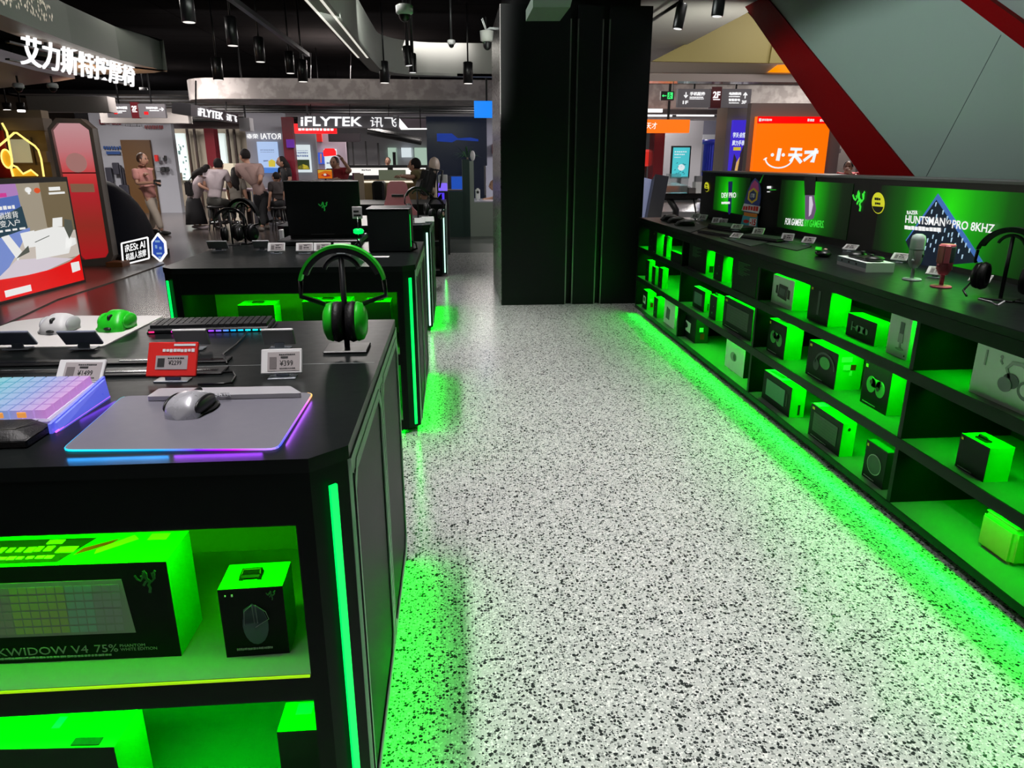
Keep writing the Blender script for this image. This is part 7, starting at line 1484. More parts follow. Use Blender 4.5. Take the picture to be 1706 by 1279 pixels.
# ---- cylinder spotlights, track, cameras on the ceiling
for k, (p, L_) in enumerate((((-2.536, 7.872, 2.75), 0.5), ((-2.541, 9.334, 2.75), 0.45), ((-2.583, 10.75, 2.75), 0.35), ((-2.46, 12.044, 2.75), 0.3), ((-3.467, 11.768, 2.62), 0.5), ((-2.257, 11.921, 2.62), 0.4), ((-1.029, 11.997, 2.62), 0.4), ((0.262, 11.983, 2.62), 0.4))):
    LBL = ['black cylinder ceiling spotlight nearest the camera', 'black cylinder ceiling spotlight, second in the row', 'black cylinder ceiling spotlight, third in the row', 'black cylinder ceiling spotlight, fourth in the row', 'black ceiling spotlight before the left part of the concrete ring', 'black ceiling spotlight before the middle of the concrete ring', 'black ceiling spotlight under the corner of the soffit', 'black ceiling spotlight before the ring beside the pillar'][k]
    t = thing('ceiling_spotlight', LBL, 'light', p, 0, 'black cylinder spotlights'); r_ = 0.065 if k < 4 else 0.075
    mb = MB().mat(BPLA); mb.lathe([(r_, 0), (r_, 0.3), (r_ * 0.8, 0.31)], n=20); mb.build('cylinder', t)
    mb = MB().mat(BPLA); mb.tube([(0, 0, 0.3), (0, 0, 3.75 - p[2])], 0.012, 8); mb.build('stem', t)
    mb = MB().mat(E('spot_lens', (1, 0.95, 0.9), 1.0 if k < 3 else 0.25)); mb.lathe([(r_ * 0.85, -0.004), (r_ * 0.85, 0.0)], n=20); mb.build('lens', t)
mb = MB().mat(DGREY); mb.box((-2.2, 2.0, 2.98), (-2.14, 12.0, 3.03)); tag(mb.build('ceiling_beam'), 'dark grey ceiling rail running along the row of cylinder spotlights', 'rail')
for p, s_, lab in (((-0.352, 6.2, 2.56), 1.0, 'white dome camera hanging at the top centre'), ((0.013, 10.5, 2.967), 0.8, 'small white camera against the dark ceiling left of the pillar')):
    t = thing('dome_camera', lab, 'camera', p, 0, 'dome cameras over the aisle')
    mb = MB().mat(WHITE); mb.lathe([(0.055 * s_, 0.06 * s_), (0.068 * s_, 0.05 * s_), (0.066 * s_, 0.0), (0.05 * s_, -0.012 * s_)], n=24); mb.build('housing', t)
    mb = MB().mat(BPLA); mb.ell((0, 0, -0.01 * s_), (0.047 * s_, 0.047 * s_, 0.055 * s_)); mb.build('dome', t)
    mb = MB().mat(DGREY); mb.tube([(0, 0, 0.05 * s_), (0, 0, 3.75 - p[2])], 0.015, 8); mb.build('drop_rod', t)
p = (0.355, 7.6, 2.579)
t = thing('security_camera', 'white security camera with black ball bracketed to the left of the pillar', 'camera', p)
mb = MB().mat(M('aged_white', (0.5, 0.5, 0.47), 0.5)); mb.lathe([(0.05, 0.09), (0.068, 0.085), (0.060, 0.0), (0.045, -0.01)], n=22); mb.build('housing', t)
mb = MB().mat(BPLA); mb.ell((0.005, 0, -0.035), (0.042, 0.042, 0.05)); mb.build('ball', t)
mb = MB().mat(LGREY); mb.tube([(0.0, 0, 0.09), (0.03, 0, 0.11), (0.15, 0.02, 0.11)], 0.012, 8); mb.build('bracket', t)
mb = MB().mat(WHITE); mb.tube([(-0.01, 0, 0.09), (-0.05, 0, 0.19)], 0.004, 6); mb.tube([(0.0, 0, 0.09), (-0.04, 0, 0.2)], 0.004, 6); mb.build('cable', t)
for p, ti, lab, grp in (((2.087, 7, 2.719), 8, 'black track spotlight hanging right of the pillar', 'x'), ((2.161, 6.2, 2.682), 4, 'black track spotlight at the top edge under the grey soffit', 'x'), ((-0.496, 9, 2.625), -6, 'black spotlight cluster hanging under the dome camera', 'x'), ((-0.454, 9.2, 2.573), 0, 'lower black spotlight next to the cluster under the dome camera', 'x')):
    t = thing('track_spotlight', lab, 'light', p, 0, 'track spotlights'); m = Matrix.Rotation(R(ti), 4, 'Y')
    mb = MB().mat(BPLA); mb.lathe([(0.045, -0.11), (0.048, -0.10), (0.048, 0.09), (0.04, 0.10)], (0, 0, 0), m, 18); mb.build('cylinder', t)
    mb = MB().mat(BPLA); mb.tube([(0, 0, 0.08), (0, 0, (2.95 if p[0] > 1 else 3.75) - p[2])], 0.02, 8); mb.build('arm', t)
    mb = MB().mat(E('spot_lens_pale', (1, 1, 1), 0.8)); mb.lathe([(0.038, -0.113), (0.038, -0.109)], (0, 0, 0), m, 16); mb.build('lens', t)
mb = MB().mat(BPLA); mb.tube([(2.16, 8.419, 2.9), (2.186, 7.324, 2.9)], 0.018, 6); tag(mb.build('light_track'), 'black light track on the grey soffit right of the pillar', 'track')
mb = MB().mat(M('pale_green_board')); mb.prism([(0.679, 6.4, 2.654), (0.985, 6.4, 2.659), (1.008, 6.4, 2.747), (0.678, 6.4, 2.742)], (0, 0.6, 0)); struct('ceiling', mb)
# ---- right-hand shops seen over the lit graphic wall
t = thing('orange_screen', 'big glowing orange screen with white Chinese characters and a smile', 'screen', (4.399, 10.6, 1.166, 5.501, 10.7, 2.078)[0:3])
q = (4.399, 10.6, 1.166, 5.501, 10.7, 2.078); w_ = q[3] - q[0]; h_ = q[5] - q[2]
mb = MB().mat(E('orange_lit', (1.0, 0.17, 0.0), 0.95)); mb.box((0, 0, 0), (w_, 0.1, h_)); mb.build('panel', t)
mb = MB().mat(E('red_lit', (1.0, 0.0, 0.0), 0.95)); mb.box((0, -0.004, h_ * 0.895), (w_, 0.0, h_)); mb.build('red_header', t)
f = Fr((0, -0.004, 0), (w_, 0, 0), (0, 0, h_))
mb = MB().mat(em('header_white', (0.9, 0.9, 0.9))); f.rect(mb, 0.02, 0.925, 0.05, 0.97); glyph_bars(mb, f, 0.06, 0.93, 0.2, 0.965, 7); glyph_bars(mb, f, 0.68, 0.925, 0.78, 0.97, 3); mb.build('header_print', t); mb = MB().mat(em('header_white')); glyph_bars(mb, f, 0.85, 0.925, 0.95, 0.965, 3); mb.build('header_logo', t)
LW = em('letter_white', (0.85, 0.92, 0.98), 0.95)
mb = MB().mat(LW)
f.line(mb, [(0.345, 0.52), (0.33, 0.33)], w_ * 0.05, 0.001, 0.004); f.oval(mb, 0.25, 0.42, 0.022, 0.026, 0.001, 0.004); f.oval(mb, 0.40, 0.42, 0.022, 0.026, 0.001, 0.004); mb.build('character_small', t)
mb = MB().mat(LW); f.line(mb, [(0.49, 0.51), (0.65, 0.505)], w_ * 0.035, 0.001, 0.004); f.line(mb, [(0.47, 0.42), (0.66, 0.42)], w_ * 0.035, 0.001, 0.004); f.line(mb, [(0.57, 0.5), (0.565, 0.42), (0.50, 0.32)], w_ * 0.032, 0.001, 0.004); f.line(mb, [(0.56, 0.42), (0.66, 0.30)], w_ * 0.045, 0.001, 0.004); mb.build('character_sky', t)
mb = MB().mat(LW); f.line(mb, [(0.69, 0.46), (0.88, 0.465)], w_ * 0.042, 0.001, 0.004); f.line(mb, [(0.845, 0.52), (0.82, 0.31), (0.79, 0.33)], w_ * 0.04, 0.001, 0.004); f.line(mb, [(0.82, 0.45), (0.69, 0.33)], w_ * 0.036, 0.001, 0.004); mb.build('character_talent', t)
mb = MB().mat(LW); f.line(mb, [(0.16, 0.37)] + [(0.35 - 0.19 * math.cos(PI * k / 14), 0.375 - 0.155 * math.sin(PI * k / 14)) for k in range(15)] + [(0.57, 0.42)], w_ * 0.018, 0.001, 0.004); f.line(mb, [(0.135, 0.345), (0.18, 0.375)], w_ * 0.015, 0.001, 0.004); mb.build('smile', t)
area((q[0] + w_ / 2, 10.5, q[2] + h_ / 2), (q[0] + w_ / 2, 8, 1.5), 5, w_, h_, (1, 0.25, 0.02), 160)
q2 = (4.339, 10.72, 1.145, 5.756, 11.52, 2.266); solid('screen_housing', (q2[0], 10.72, 0, q2[3], 10.86, q2[5]), M('taupe_board', (0.20, 0.155, 0.145), 0.5), 'taupe boxed housing around the big orange screen', 'housing')
q = (4.617, 12.4, 0.949, 5.028, 12.9, 2.36); solid('taupe_column', (q[0], 12.4, 0, q[3], 12.9, q[5]), M('warm_column', (0.36, 0.31, 0.26), 0.5), 'warm beige column left of the orange screen', 'column')
t = poster('blue_banner', 'tall blue lit banner with white characters and running legs picture', (4.705, 12.32, 1.152, 5.072, 12.4, 2.12), em('banner_blue', (0.06, 0.03, 0.75)), [('picture_legs', em('banner_dark', (0.03, 0.02, 0.03)), [[(0.05, 0.0), (0.2, 0.0), (0.3, 0.35), (0.15, 0.45)], [(0.35, 0.02), (0.62, 0.0), (0.75, 0.5), (0.6, 0.62), (0.45, 0.45)]]), ('picture_warm', em('banner_warm', (0.85, 0.5, 0.15)), [[(0.2, 0.0), (0.35, 0.0), (0.45, 0.4), (0.3, 0.3)]]), ('yellow_patch', em('poster_yellow', (0.75, 0.60, 0.05)), [[(0.78, 0.45), (0.98, 0.5), (0.98, 0.7), (0.85, 0.66)], [(0.1, 0.50), (0.45, 0.50), (0.45, 0.555), (0.1, 0.555)]])])
q = (4.705, 12.32, 1.152, 5.072, 12.4, 2.12); f = Fr((0, 0, 0), (q[3] - q[0], 0, 0), (0, 0, q[5] - q[2])); mb = MB().mat(em('letter_white', (0.85, 0.92, 0.98))); text(mb, f, '学天·启航', 0.02, 0.71, 0.62, 0.80, 0.002, 0.004, 0.02); text(mb, f, '原力手表', 0.02, 0.58, 0.60, 0.67, 0.002, 0.004, 0.02); f.rect(mb, 0.70, 0.88, 0.95, 0.95, 0.002, 0.003); mb.build('lettering', t)
q = (4.884, 17, 0.63, 5.787, 17.2, 2.42); solid('wall_right', (q[0], 17, 0, q[3], 17.2, q[5]), M('pale_shop_grey', (0.42, 0.42, 0.45), 0.5), kind='structure')
t = thing('orange_sign', 'orange lit fascia sign cut off by the black pillar', 'sign', (3.588, 14.5, 1.999, 4.657, 14.7, 2.243)[0:3]); q = (3.588, 14.5, 1.999, 4.657, 14.7, 2.243); w_ = q[3] - q[0]; h_ = q[5] - q[2]
mb = MB().mat(E('orange_lit')); mb.box((0, 0, 0), (w_, 0.2, h_)); mb.build('board', t)
mb = MB().mat(WPRINT); text(mb, Fr((0, 0, 0), (w_, 0, 0), (0, 0, h_)), '天才', 0.18, 0.28, 0.385, 0.78, 0.001, 0.008, 0.0); mb.build('lettering', t)
mb = MB().mat(BMETAL); mb.box((w_ * 0.6, 0.1, h_), (w_ * 0.64, 0.13, 3.75 - q[2])); mb.build('hanger', t)
mb = MB().mat(E('cove_white', (1, 1, 1), 1.1))
for q in ((3.952, 15.5, 2.356, 4.591, 15.55, 2.391), (4.693, 15.5, 2.365, 5.491, 15.55, 2.395), (3.437, 13.5, 2.31, 3.814, 13.55, 2.371)): b6(mb, q)
tag(mb.build('cove_light'), 'white ceiling light strips above the orange fascia sign', 'light')
solid('trim_16', (3.943, 16, 2.436, 5.914, 16.3, 2.557), M('dark_cove', (0.06, 0.045, 0.05), 0.5), kind='structure')
solid('trim_17', (4.001, 16.2, 2.325, 6.001, 16.4, 2.399), PAINT, kind='structure')
tag(solid('maroon_pillar', (4.244, 15.5, 1.078, 4.464, 15.9, 2.037), M('maroon_gloss', (0.12, 0.01, 0.015), 0.2)), 'glossy maroon column under the orange fascia sign', 'column')
tag(solid('red_lantern', (4.128, 16, 1.358, 4.356, 16.2, 1.709), em('lantern_red', (0.75, 0.03, 0.02)), bev=0.05), 'red rounded object beside the pillar, under the orange sign', 'ornament')
q = (4.128, 16, 1.358, 4.356, 16.2, 1.709); mb = MB().mat(DGREY); mb.tube([((q[0] + q[3]) / 2, 16.1, 0), ((q[0] + q[3]) / 2, 16.1, q[2] + 0.03)], 0.03, 8); mb.build('stand', bpy.data.objects['red_lantern'])
t = thing('portrait_screen', 'portrait screen with a turquoise picture in a black frame', 'screen', (4.718, 15.8, 1.108, 5.145, 15.86, 1.781)[0:3]); q = (4.718, 15.8, 1.108, 5.145, 15.86, 1.781); w_ = q[3] - q[0]; h_ = q[5] - q[2]
mb = MB().mat(BPLA); mb.box((0, 0, 0), (w_, 0.06, h_)); mb.box((w_ * 0.4, 0.02, -q[2]), (w_ * 0.6, 0.05, 0)); mb.build('frame', t)
f = Fr((0, 0, 0), (w_, 0, 0), (0, 0, h_)); mb = MB().mat(em('turquoise', (0.08, 0.65, 0.72))); f.rect(mb, 0.07, 0.04, 0.93, 0.95, 0.001, 0.003); mb.build('picture', t)
mb = MB().mat(em('turquoise_dark', (0.02, 0.25, 0.32))); rr = random.Random(4)
for k in range(14): u = 0.12 + 0.6 * rr.random(); v = 0.08 + 0.4 * rr.random(); f.poly(mb, [(u, v), (u + 0.12, v + 0.02), (u + 0.08, v + 0.05)], 0.005, 0.001)
mb.mat(em('poster_white', (0.75, 0.85, 0.88))); f.oval(mb, 0.55, 0.34, 0.18, 0.10, 0.005, 0.001); glyph_bars(mb, f, 0.15, 0.80, 0.8, 0.84, 6, 0.005); glyph_bars(mb, f, 0.15, 0.72, 0.7, 0.76, 6, 0.005); glyph_bars(mb, f, 0.15, 0.64, 0.5, 0.66, 4, 0.005); mb.build('picture_shapes', t)
t = thing('blue_display', 'deep blue ribbed display drum behind the portrait screen', 'display', ((5.539, 15.5, 1.076)[0], 15.5, 0)); q = (5.31, 15.5, 1.076, 5.744, 15.8, 1.812)
mb = MB().mat(M('deep_blue', (0.01, 0.015, 0.22), 0.35, emit=(0.005, 0.01, 0.12), es=0.5))
for k in range(14): a0 = PI + PI * k / 14; mb.box((0.20 * math.cos(a0) - 0.02, 0.20 * math.sin(a0) - 0.02, 0), (0.20 * math.cos(a0) + 0.02, 0.20 * math.sin(a0) + 0.02, q[5]))
mb.build('ribs', t)
mb = MB().mat(M('deep_blue')); mb.lathe([(0.19, 0), (0.19, q[5]), (0.25, q[5]), (0.25, q[5] + 0.09)], n=20); mb.build('drum', t)
solid('wall_right', (6.251, 18.5, 1.003, 6.939, 18.7, 2.453), M('dim_bay', (0.12, 0.12, 0.16), 0.5), kind='structure')
tag(solid('wall_monitor', (6.067, 17.8, 1.907, 6.366, 17.86, 2.086), GREY), 'grey monitor on the wall above the blue drum', 'monitor')
t, f = standing('slanted_kiosk', 'slanted dark navy kiosk panel just right of the black pillar', 'kiosk', (2.505, 9.3, 0.745), (2.682, 9.3, 0.729), (2.666, 9.6, 1.296))
mb = MB().mat(M('navy_panel', (0.02, 0.022, 0.04), 0.35)); f.poly(mb, [(0, -1.2), (1, -1.2), (1.05, 0.98), (0, 1.0)], -0.3, 0.3); mb.build('panel', t)
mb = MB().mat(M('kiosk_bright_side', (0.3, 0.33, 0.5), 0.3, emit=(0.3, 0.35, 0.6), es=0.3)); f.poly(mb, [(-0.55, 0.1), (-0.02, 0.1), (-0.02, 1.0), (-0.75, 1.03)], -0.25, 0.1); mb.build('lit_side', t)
# silver car nose and black rail table in front of it
cx = (3.863, 12, 0.675)[0]
t = thing('car', 'silver car front behind the black rail, right of the pillar', 'car', (cx - 0.1, 13.35, 0), R(90))
prof = [(-1.9, 0.25), (-1.86, 0.52), (-1.5, 0.66), (-0.6, 0.76), (0.1, 1.02), (1.0, 1.06), (1.7, 0.9), (1.9, 0.75), (1.9, 0.25)]
mb = MB().mat(M('car_silver', (0.45, 0.47, 0.48), 0.25, metal=0.6))
rows = []
for yy, k_, ztop in ((-0.70, 0.96, 0.92), (-0.63, 1.0, 1.0), (0.63, 1.0, 1.0), (0.70, 0.96, 0.92)): rows.append([(x * k_, yy, 0.35 + (z - 0.35) * ztop) for x, z in prof])
n = len(prof); vs = [p for r_ in rows for p in r_]
mb.add(vs, [[j * n + i, j * n + i + 1, (j + 1) * n + i + 1, (j + 1) * n + i] for j in range(3) for i in range(n - 1)] + [list(range(n)), [3 * n + i for i in range(n - 1, -1, -1)], [0, n, 2 * n, 3 * n, 3 * n + n - 1, 2 * n + n - 1, n + n - 1, n - 1][::-1]], False); mb.build('body', t)
for x in (-1.25, 1.35):
    for yy in (-0.66, 0.56):
        mb = MB().mat(BPLA); mb.lathe([(0.20, -0.08), (0.33, -0.08), (0.34, 0), (0.33, 0.1), (0.2, 0.1)], (x, yy, 0.34), Matrix.Rotation(PI / 2, 4, 'X'), 20); mb.build('wheel', t)
mb = MB().mat(E('headlight', (0.9, 0.95, 1.0), 0.8)); mb.ell((-1.76, -0.52, 0.56), (0.10, 0.08, 0.03)); mb.build('headlight', t)
mb = MB().mat(M('windscreen_dark', (0.02, 0.03, 0.03), 0.1)); mb.prism([(-0.5, -0.6, 0.80), (-0.5, 0.6, 0.80), (0.05, 0.56, 1.01), (0.05, -0.56, 1.01)], (-0.02, 0, 0.02)); mb.build('windscreen', t)
t = thing('rail_table', 'black rail table with a raking leg in front of the silver car', 'table', ((3.159, 10.8, 0.93)[0], 10.8, 0)); q = (3.139, 10.8, 0.92, 3.758, 11.1, 0.999)
mb = MB().mat(BPLA); mb.box((0, 0, q[2]), (q[3] - q[0] + 0.3, 0.35, q[5] - 0.02)); mb.build('rail', t)
mb = MB().mat(CHROME); mb.box((0, -0.01, q[5] - 0.02), (q[3] - q[0] + 0.3, 0.35, q[5])); mb.build('chrome_top', t)
mb = MB().mat(DGREY); mb.tube([(0.10, 0.1, q[2]), (0.22, 0.1, 0.75), (0.22, 0.1, 0.0)], 0.05, 8); mb.build('leg', t)
mb = MB().mat(DGREY); mb.tube([(0.48, 0.1, q[2]), (0.72, 0.1, 0.0)], 0.012, 6); mb.build('stay', t)
for q, m_, lab in (((3.655, 10.9, 0.923, 3.777, 11.05, 1.161), WCARD, 'white carton standing on the black rail table'), ((3.564, 10.9, 0.941, 3.667, 11, 1.074), M('brown_card', (0.12, 0.11, 0.11), 0.5), 'small dark picture box on the black rail table'), ((3.667, 10.92, 1.162, 3.761, 11.02, 1.248), GREY, 'small grey box stacked behind the white carton')):
    qz = (3.139, 10.8, 0.92, 3.758, 11.1, 0.999)[5]
    solid('shelf_box', (q[0], q[1], q[2] if 'stacked' in lab else qz, q[3], q[4], q[5]), m_, lab, 'box')
t = thing('glass_stand', 'clear glass stand on the black rail table', 'stand', ((3.374, 11, 0.964)[0], 11.0, (3.139, 10.8, 0.92, 3.758, 11.1, 0.999)[5]))
mb = MB().mat(M('clear_glass', (0.75, 0.8, 0.8), 0.05, trans=0.9)); mb.box((-0.15, 0, 0), (0.08, 0.006, 0.28)); mb.box((0.09, 0, 0), (0.20, 0.006, 0.24)); mb.build('sheet', t)
# ledge goods above the lit wall
t = thing('wall_shelf_goods', 'white and blue shop shelving right of the orange screen', 'shelf', ((5.945, 11.2, 1.176)[0], 11.8, 0)); q = (6.175, 11.8, 1.161, 6.565, 12.1, 1.989)
mb = MB().mat(LGREY); mb.box((0, 0, 0), (0.05, 0.3, q[5])); mb.box((0.0, 0, q[5] - 0.40), (0.42, 0.3, q[5] - 0.33)); mb.box((0.0, 0, q[5] - 0.02), (0.35, 0.3, q[5] + 0.05)); mb.build('frame', t)
mb = MB().mat(M('shelf_blue', (0.03, 0.10, 0.35), 0.5)); mb.box((0.07, 0.02, q[5] - 0.31), (0.32, 0.28, q[5] - 0.08)); mb.build('blue_goods', t)
mb = MB().mat(M('shelf_teal', (0.03, 0.25, 0.30), 0.5, emit=(0.02, 0.3, 0.35), es=0.4)); mb.box((-0.04, -0.02, 0.4), (0.03, 0.0, 1.6)); mb.build('teal_edge', t)
qc = (7.227, 13.5, 1.119, 7.616, 13.7, 1.929); solid('wall_right', (qc[0], 13.5, 0, qc[3], 13.7, qc[5]), M('dim_bay_brown', (0.09, 0.075, 0.07), 0.5), kind='structure')
qd = (5.4, 9.5, 1.201, 5.686, 9.7, 1.279); solid('blue_goods_box', (qd[0], qd[1], 0, qd[3], qd[4], qd[5]), em('goods_blue', (0.08, 0.25, 0.7)), 'blue patterned box beyond the lit graphic wall, under the escalator edge', 'box')
t = thing('dark_rack', 'flat black trays stacked on the ledge left of the orange screen', 'tray', (2.723, 7.4, 1.289, 3.131, 7.6, 1.33)[0:3]); q = (2.721, 7.4, 1.312, 3.128, 7.7, 1.354)
zl = q[2]
mb = MB().mat(DGREY); mb.box((0, 0, 0), (q[3] - q[0], 0.2, 0.02)); mb.box((0.05, 0.02, 0.02), (0.18, 0.16, 0.04)); mb.box((0.24, 0.02, 0.02), (0.36, 0.16, 0.035)); mb.build('tray', t)
# ---- pink gaming chair
PINK = M('pink_leather', (0.52, 0.20, 0.22), 0.45)
pc = Vector((-0.654, 8.6, 0.843)); 
t = thing('gaming_chair', 'pink gaming chair with winged backrest behind the computer tower', 'chair', (pc.x, pc.y, 0), R(4))
zt = (-0.636, 8.6, 1.236)[2]
out_ = [(-0.22, -0.42), (-0.235, -0.20), (-0.17, -0.13), (-0.125, 0.02), (-0.115, 0.12), (-0.085, 0.165), (0.085, 0.165), (0.115, 0.12), (0.125, 0.02), (0.17, -0.13), (0.235, -0.20), (0.22, -0.42)]
zc = zt - 0.165 * 1.0
mb = MB().mat(PINK); mb.prism(rounded([(x, 0, zc + z) for x, z in out_], 0.02), (0, 0.10, 0)); mb.build('backrest', t)
mb = MB().mat(DGREY); mb.box((-0.07, -0.004, zc - 0.01), (0.07, 0.0, zc + 0.02), 0.002); mb.build('harness_slot', t)
mb = MB().mat(M('teal_pad', (0.015, 0.05, 0.045), 0.6)); mb.prism(rounded([(-0.16, -0.012, zc - 0.235), (0.16, -0.012, zc - 0.235), (0.12, -0.012, zc - 0.155), (-0.12, -0.012, zc - 0.155)], 0.03), (0, 0.012, 0)); mb.build('lumbar_pad', t)
mb = MB().mat(PINK); mb.box((-0.25, -0.45, 0.42), (0.25, 0.06, 0.54), 0.05, seg=3); mb.build('seat', t)
for s in (-1, 1):
    mb = MB().mat(DGREY); mb.box((s * 0.30 - 0.03, -0.35, 0.66), (s * 0.30 + 0.03, -0.05, 0.70), 0.012); mb.tube([(s * 0.30, -0.2, 0.66), (s * 0.30, -0.2, 0.46), (s * 0.2, -0.2, 0.44)], 0.02, 8); mb.build('armrest', t)
mb = MB().mat(DGREY); mb.tube([(0, -0.2, 0.42), (0, -0.2, 0.10)], 0.03, 10); mb.build('column', t)
mb = MB().mat(DGREY)
for k in range(5): a = 2 * PI * k / 5; mb.tube([(0, -0.2, 0.11), (0.3 * math.cos(a), -0.2 + 0.3 * math.sin(a), 0.07)], 0.022, 8); mb.ell((0.3 * math.cos(a), -0.2 + 0.3 * math.sin(a), 0.035), (0.035, 0.025, 0.035))
mb.build('star_base', t)
qd = (-1.199, 10.9, 0.812, -1.024, 11.3, 1.179); solid('dark_cabinet', (qd[0], qd[1], 0, qd[3], qd[4], qd[5]), BPLA, 'black cabinet behind the pink gaming chair', 'cabinet', bev=0.03)

# ================================================================ PEOPLE
def skin(nodes, edges, root, sub=1):
    names = list(nodes); me = bpy.data.meshes.new('skin_base')
    me.from_pydata([nodes[n][0] for n in names], [(names.index(a), names.index(b)) for a, b in edges], [])
    o = bpy.data.objects.new('skin_base', me); col.objects.link(o)
    o.modifiers.new('skin', 'SKIN').use_smooth_shade = True
    if not me.skin_vertices: me.skin_vertices.new()
    for i, n in enumerate(names):
        r = nodes[n][1]; d = me.skin_vertices[0].data[i]
        d.radius = r if isinstance(r, tuple) else (r, r); d.use_root = (n == root)
    if sub: o.modifiers.new('sub', 'SUBSURF').levels = sub
    bpy.context.view_layer.update()
    ev = o.evaluated_get(bpy.context.evaluated_depsgraph_get()); m2 = ev.to_mesh()
    vs = [tuple(v.co) for v in m2.vertices]; fs = [list(p.vertices) for p in m2.polygons]
    ev.to_mesh_clear(); bpy.data.objects.remove(o); bpy.data.meshes.remove(me)
    return vs, fs
SKIN = M('skin_tone', (0.46, 0.25, 0.17), 0.5); HAIR = M('black_hair', (0.012, 0.010, 0.010), 0.75, spec=0.2, noise=0.3, nscale=60)
SOLE = M('shoe_dark', (0.03, 0.03, 0.03), 0.5)
def person(label, facing, pelvis, neck, head, ank, shirt, trousers, elbow=(None, None), wrist=(None, None), s=1.0, hair=HAIR, long_hair=None, sleeve=0.75, knee=(None, None), skirt=False, shoe=None, low=0.10, legs=True, broad=1.0, look=None):
    if ank and not knee[0]: ank = tuple((q[0], q[1], 0.075) for q in ank)
    base = Vector((pelvis[0], pelvis[1], 0)); V = lambda p: Vector(p) - base
    a = R(facing); F_ = Vector((math.sin(a), math.cos(a), 0)); X_ = Vector((math.cos(a), -math.sin(a), 0))
    P_, N_, H_ = V(pelvis), V(neck), V(head); up = (N_ - P_).normalized(); Ch = P_.lerp(N_, 0.62)
    t = thing('person', label, 'person', base)
    nd = {'pel': (P_, (0.11 * s * broad, 0.085 * s)), 'wai': (P_.lerp(N_, 0.32), (0.10 * s * broad, 0.075 * s)), 'che': (Ch, (0.115 * s * broad, 0.085 * s)), 'upc': (P_.lerp(N_, 0.86), (0.095 * s * broad, 0.07 * s)), 'nec': (N_, 0.055 * s), 'chin': (N_.lerp(H_, 0.5), 0.055 * s), 'hea': (H_, (0.075 * s, 0.088 * s)), 'top': (H_ + (H_ - N_).normalized() * 0.06 * s, 0.06 * s)}
    ed = [('pel', 'wai'), ('wai', 'che'), ('che', 'upc'), ('upc', 'nec'), ('nec', 'chin'), ('chin', 'hea'), ('hea', 'top')]
    wr = []
    for k, sg in ((0, -1), (1, 1)):
        sh = P_.lerp(N_, 0.90) + X_ * sg * 0.175 * s * broad
        el = V(elbow[k]) if elbow[k] else sh + Vector((0, 0, -0.28 * s)) + X_ * sg * 0.05
        wi = V(wrist[k]) if wrist[k] else el + Vector((0, 0, -0.24 * s)) + F_ * 0.06
        for n, p, r in (('sh', sh, 0.052), ('el', el, 0.042), ('wr', wi, 0.030), ('pa', wi + (wi - el).normalized() * 0.07 * s, (0.040, 0.022))): nd[n + str(k)] = (p, tuple(x * s for x in r) if isinstance(r, tuple) else r * s)
        ed += [('upc', 'sh%d' % k), ('sh%d' % k, 'el%d' % k), ('el%d' % k, 'wr%d' % k), ('wr%d' % k, 'pa%d' % k)]
        wr.append((el, wi))
        if legs:
            an = V(ank[k]); hp = P_ + X_ * sg * 0.085 * s - Vector((0, 0, 0.05 * s)); kn = V(knee[k]) if knee[k] else hp.lerp(an, 0.52) + F_ * 0.03
            nd['hp%d' % k] = (hp, 0.070 * s); nd['kn%d' % k] = (kn, 0.050 * s); nd['an%d' % k] = (an, 0.036 * s)
            ed += [('pel', 'hp%d' % k), ('hp%d' % k, 'kn%d' % k), ('kn%d' % k, 'an%d' % k)]
    vs, fs = skin(nd, ed, 'pel')
    mb = MB().mat(SKIN); mb.add(vs, fs, True)
    L_ = R(look) if look is not None else a
    D = Vector((math.sin(L_), math.cos(L_), 0)); DX = Vector((math.cos(L_), -math.sin(L_), 0)); rot = Matrix((DX, D, Vector((0, 0, 1)))).transposed()
    mb.ell(H_ + Vector((0, 0, 0.005)), (0.076 * s, 0.095 * s, 0.115 * s), rot, 14, 10)                       # skull, nose, ears
    mb.ell(H_ + D * 0.098 * s + Vector((0, 0, -0.015)), (0.013 * s, 0.020 * s, 0.024 * s), rot, 8, 6)
    for sg in (-1, 1): mb.ell(H_ + DX * sg * 0.078 * s + Vector((0, 0, -0.01)), (0.012 * s, 0.022 * s, 0.032 * s), rot, 8, 6)
    mb.mat(M('lips', (0.35, 0.10, 0.09), 0.5)); mb.ell(H_ + D * 0.086 * s + Vector((0, 0, -0.055 * s)), (0.026 * s, 0.012 * s, 0.008 * s), rot, 8, 6)
    mb.mat(HAIR)
    for sg in (-1, 1): mb.ell(H_ + D * 0.086 * s + DX * sg * 0.032 * s + Vector((0, 0, 0.012)), (0.013 * s, 0.010 * s, 0.006 * s), rot, 8, 6); mb.tube([H_ + D * 0.09 * s + DX * sg * 0.016 * s + Vector((0, 0, 0.032 * s)), H_ + D * 0.084 * s + DX * sg * 0.05 * s + Vector((0, 0, 0.030 * s))], 0.004 * s, 5)
    mb.mat(SKIN)
    for el, wi in wr:                                                                                          # five curled fingers each
        d = (wi - el).normalized(); side = d.cross(Vector((0, 0, 1)))
        side = side.normalized() if side.length > 0.1 else X_
        dn = d.cross(side); dn = dn if dn.z < 0 else -dn
        c = wi + d * 0.085 * s
        for q in range(4):
            r0 = c + side * (q - 1.5) * 0.019 * s; l_ = (0.070, 0.080, 0.074, 0.058)[q] * s
            mb.tube([r0, r0 + d * l_ * 0.45 + dn * 0.006, r0 + d * l_ * 0.78 + dn * 0.024 * s, r0 + d * l_ * 0.85 + dn * 0.045 * s], [0.010 * s, 0.009 * s, 0.008 * s, 0.006 * s], 6)
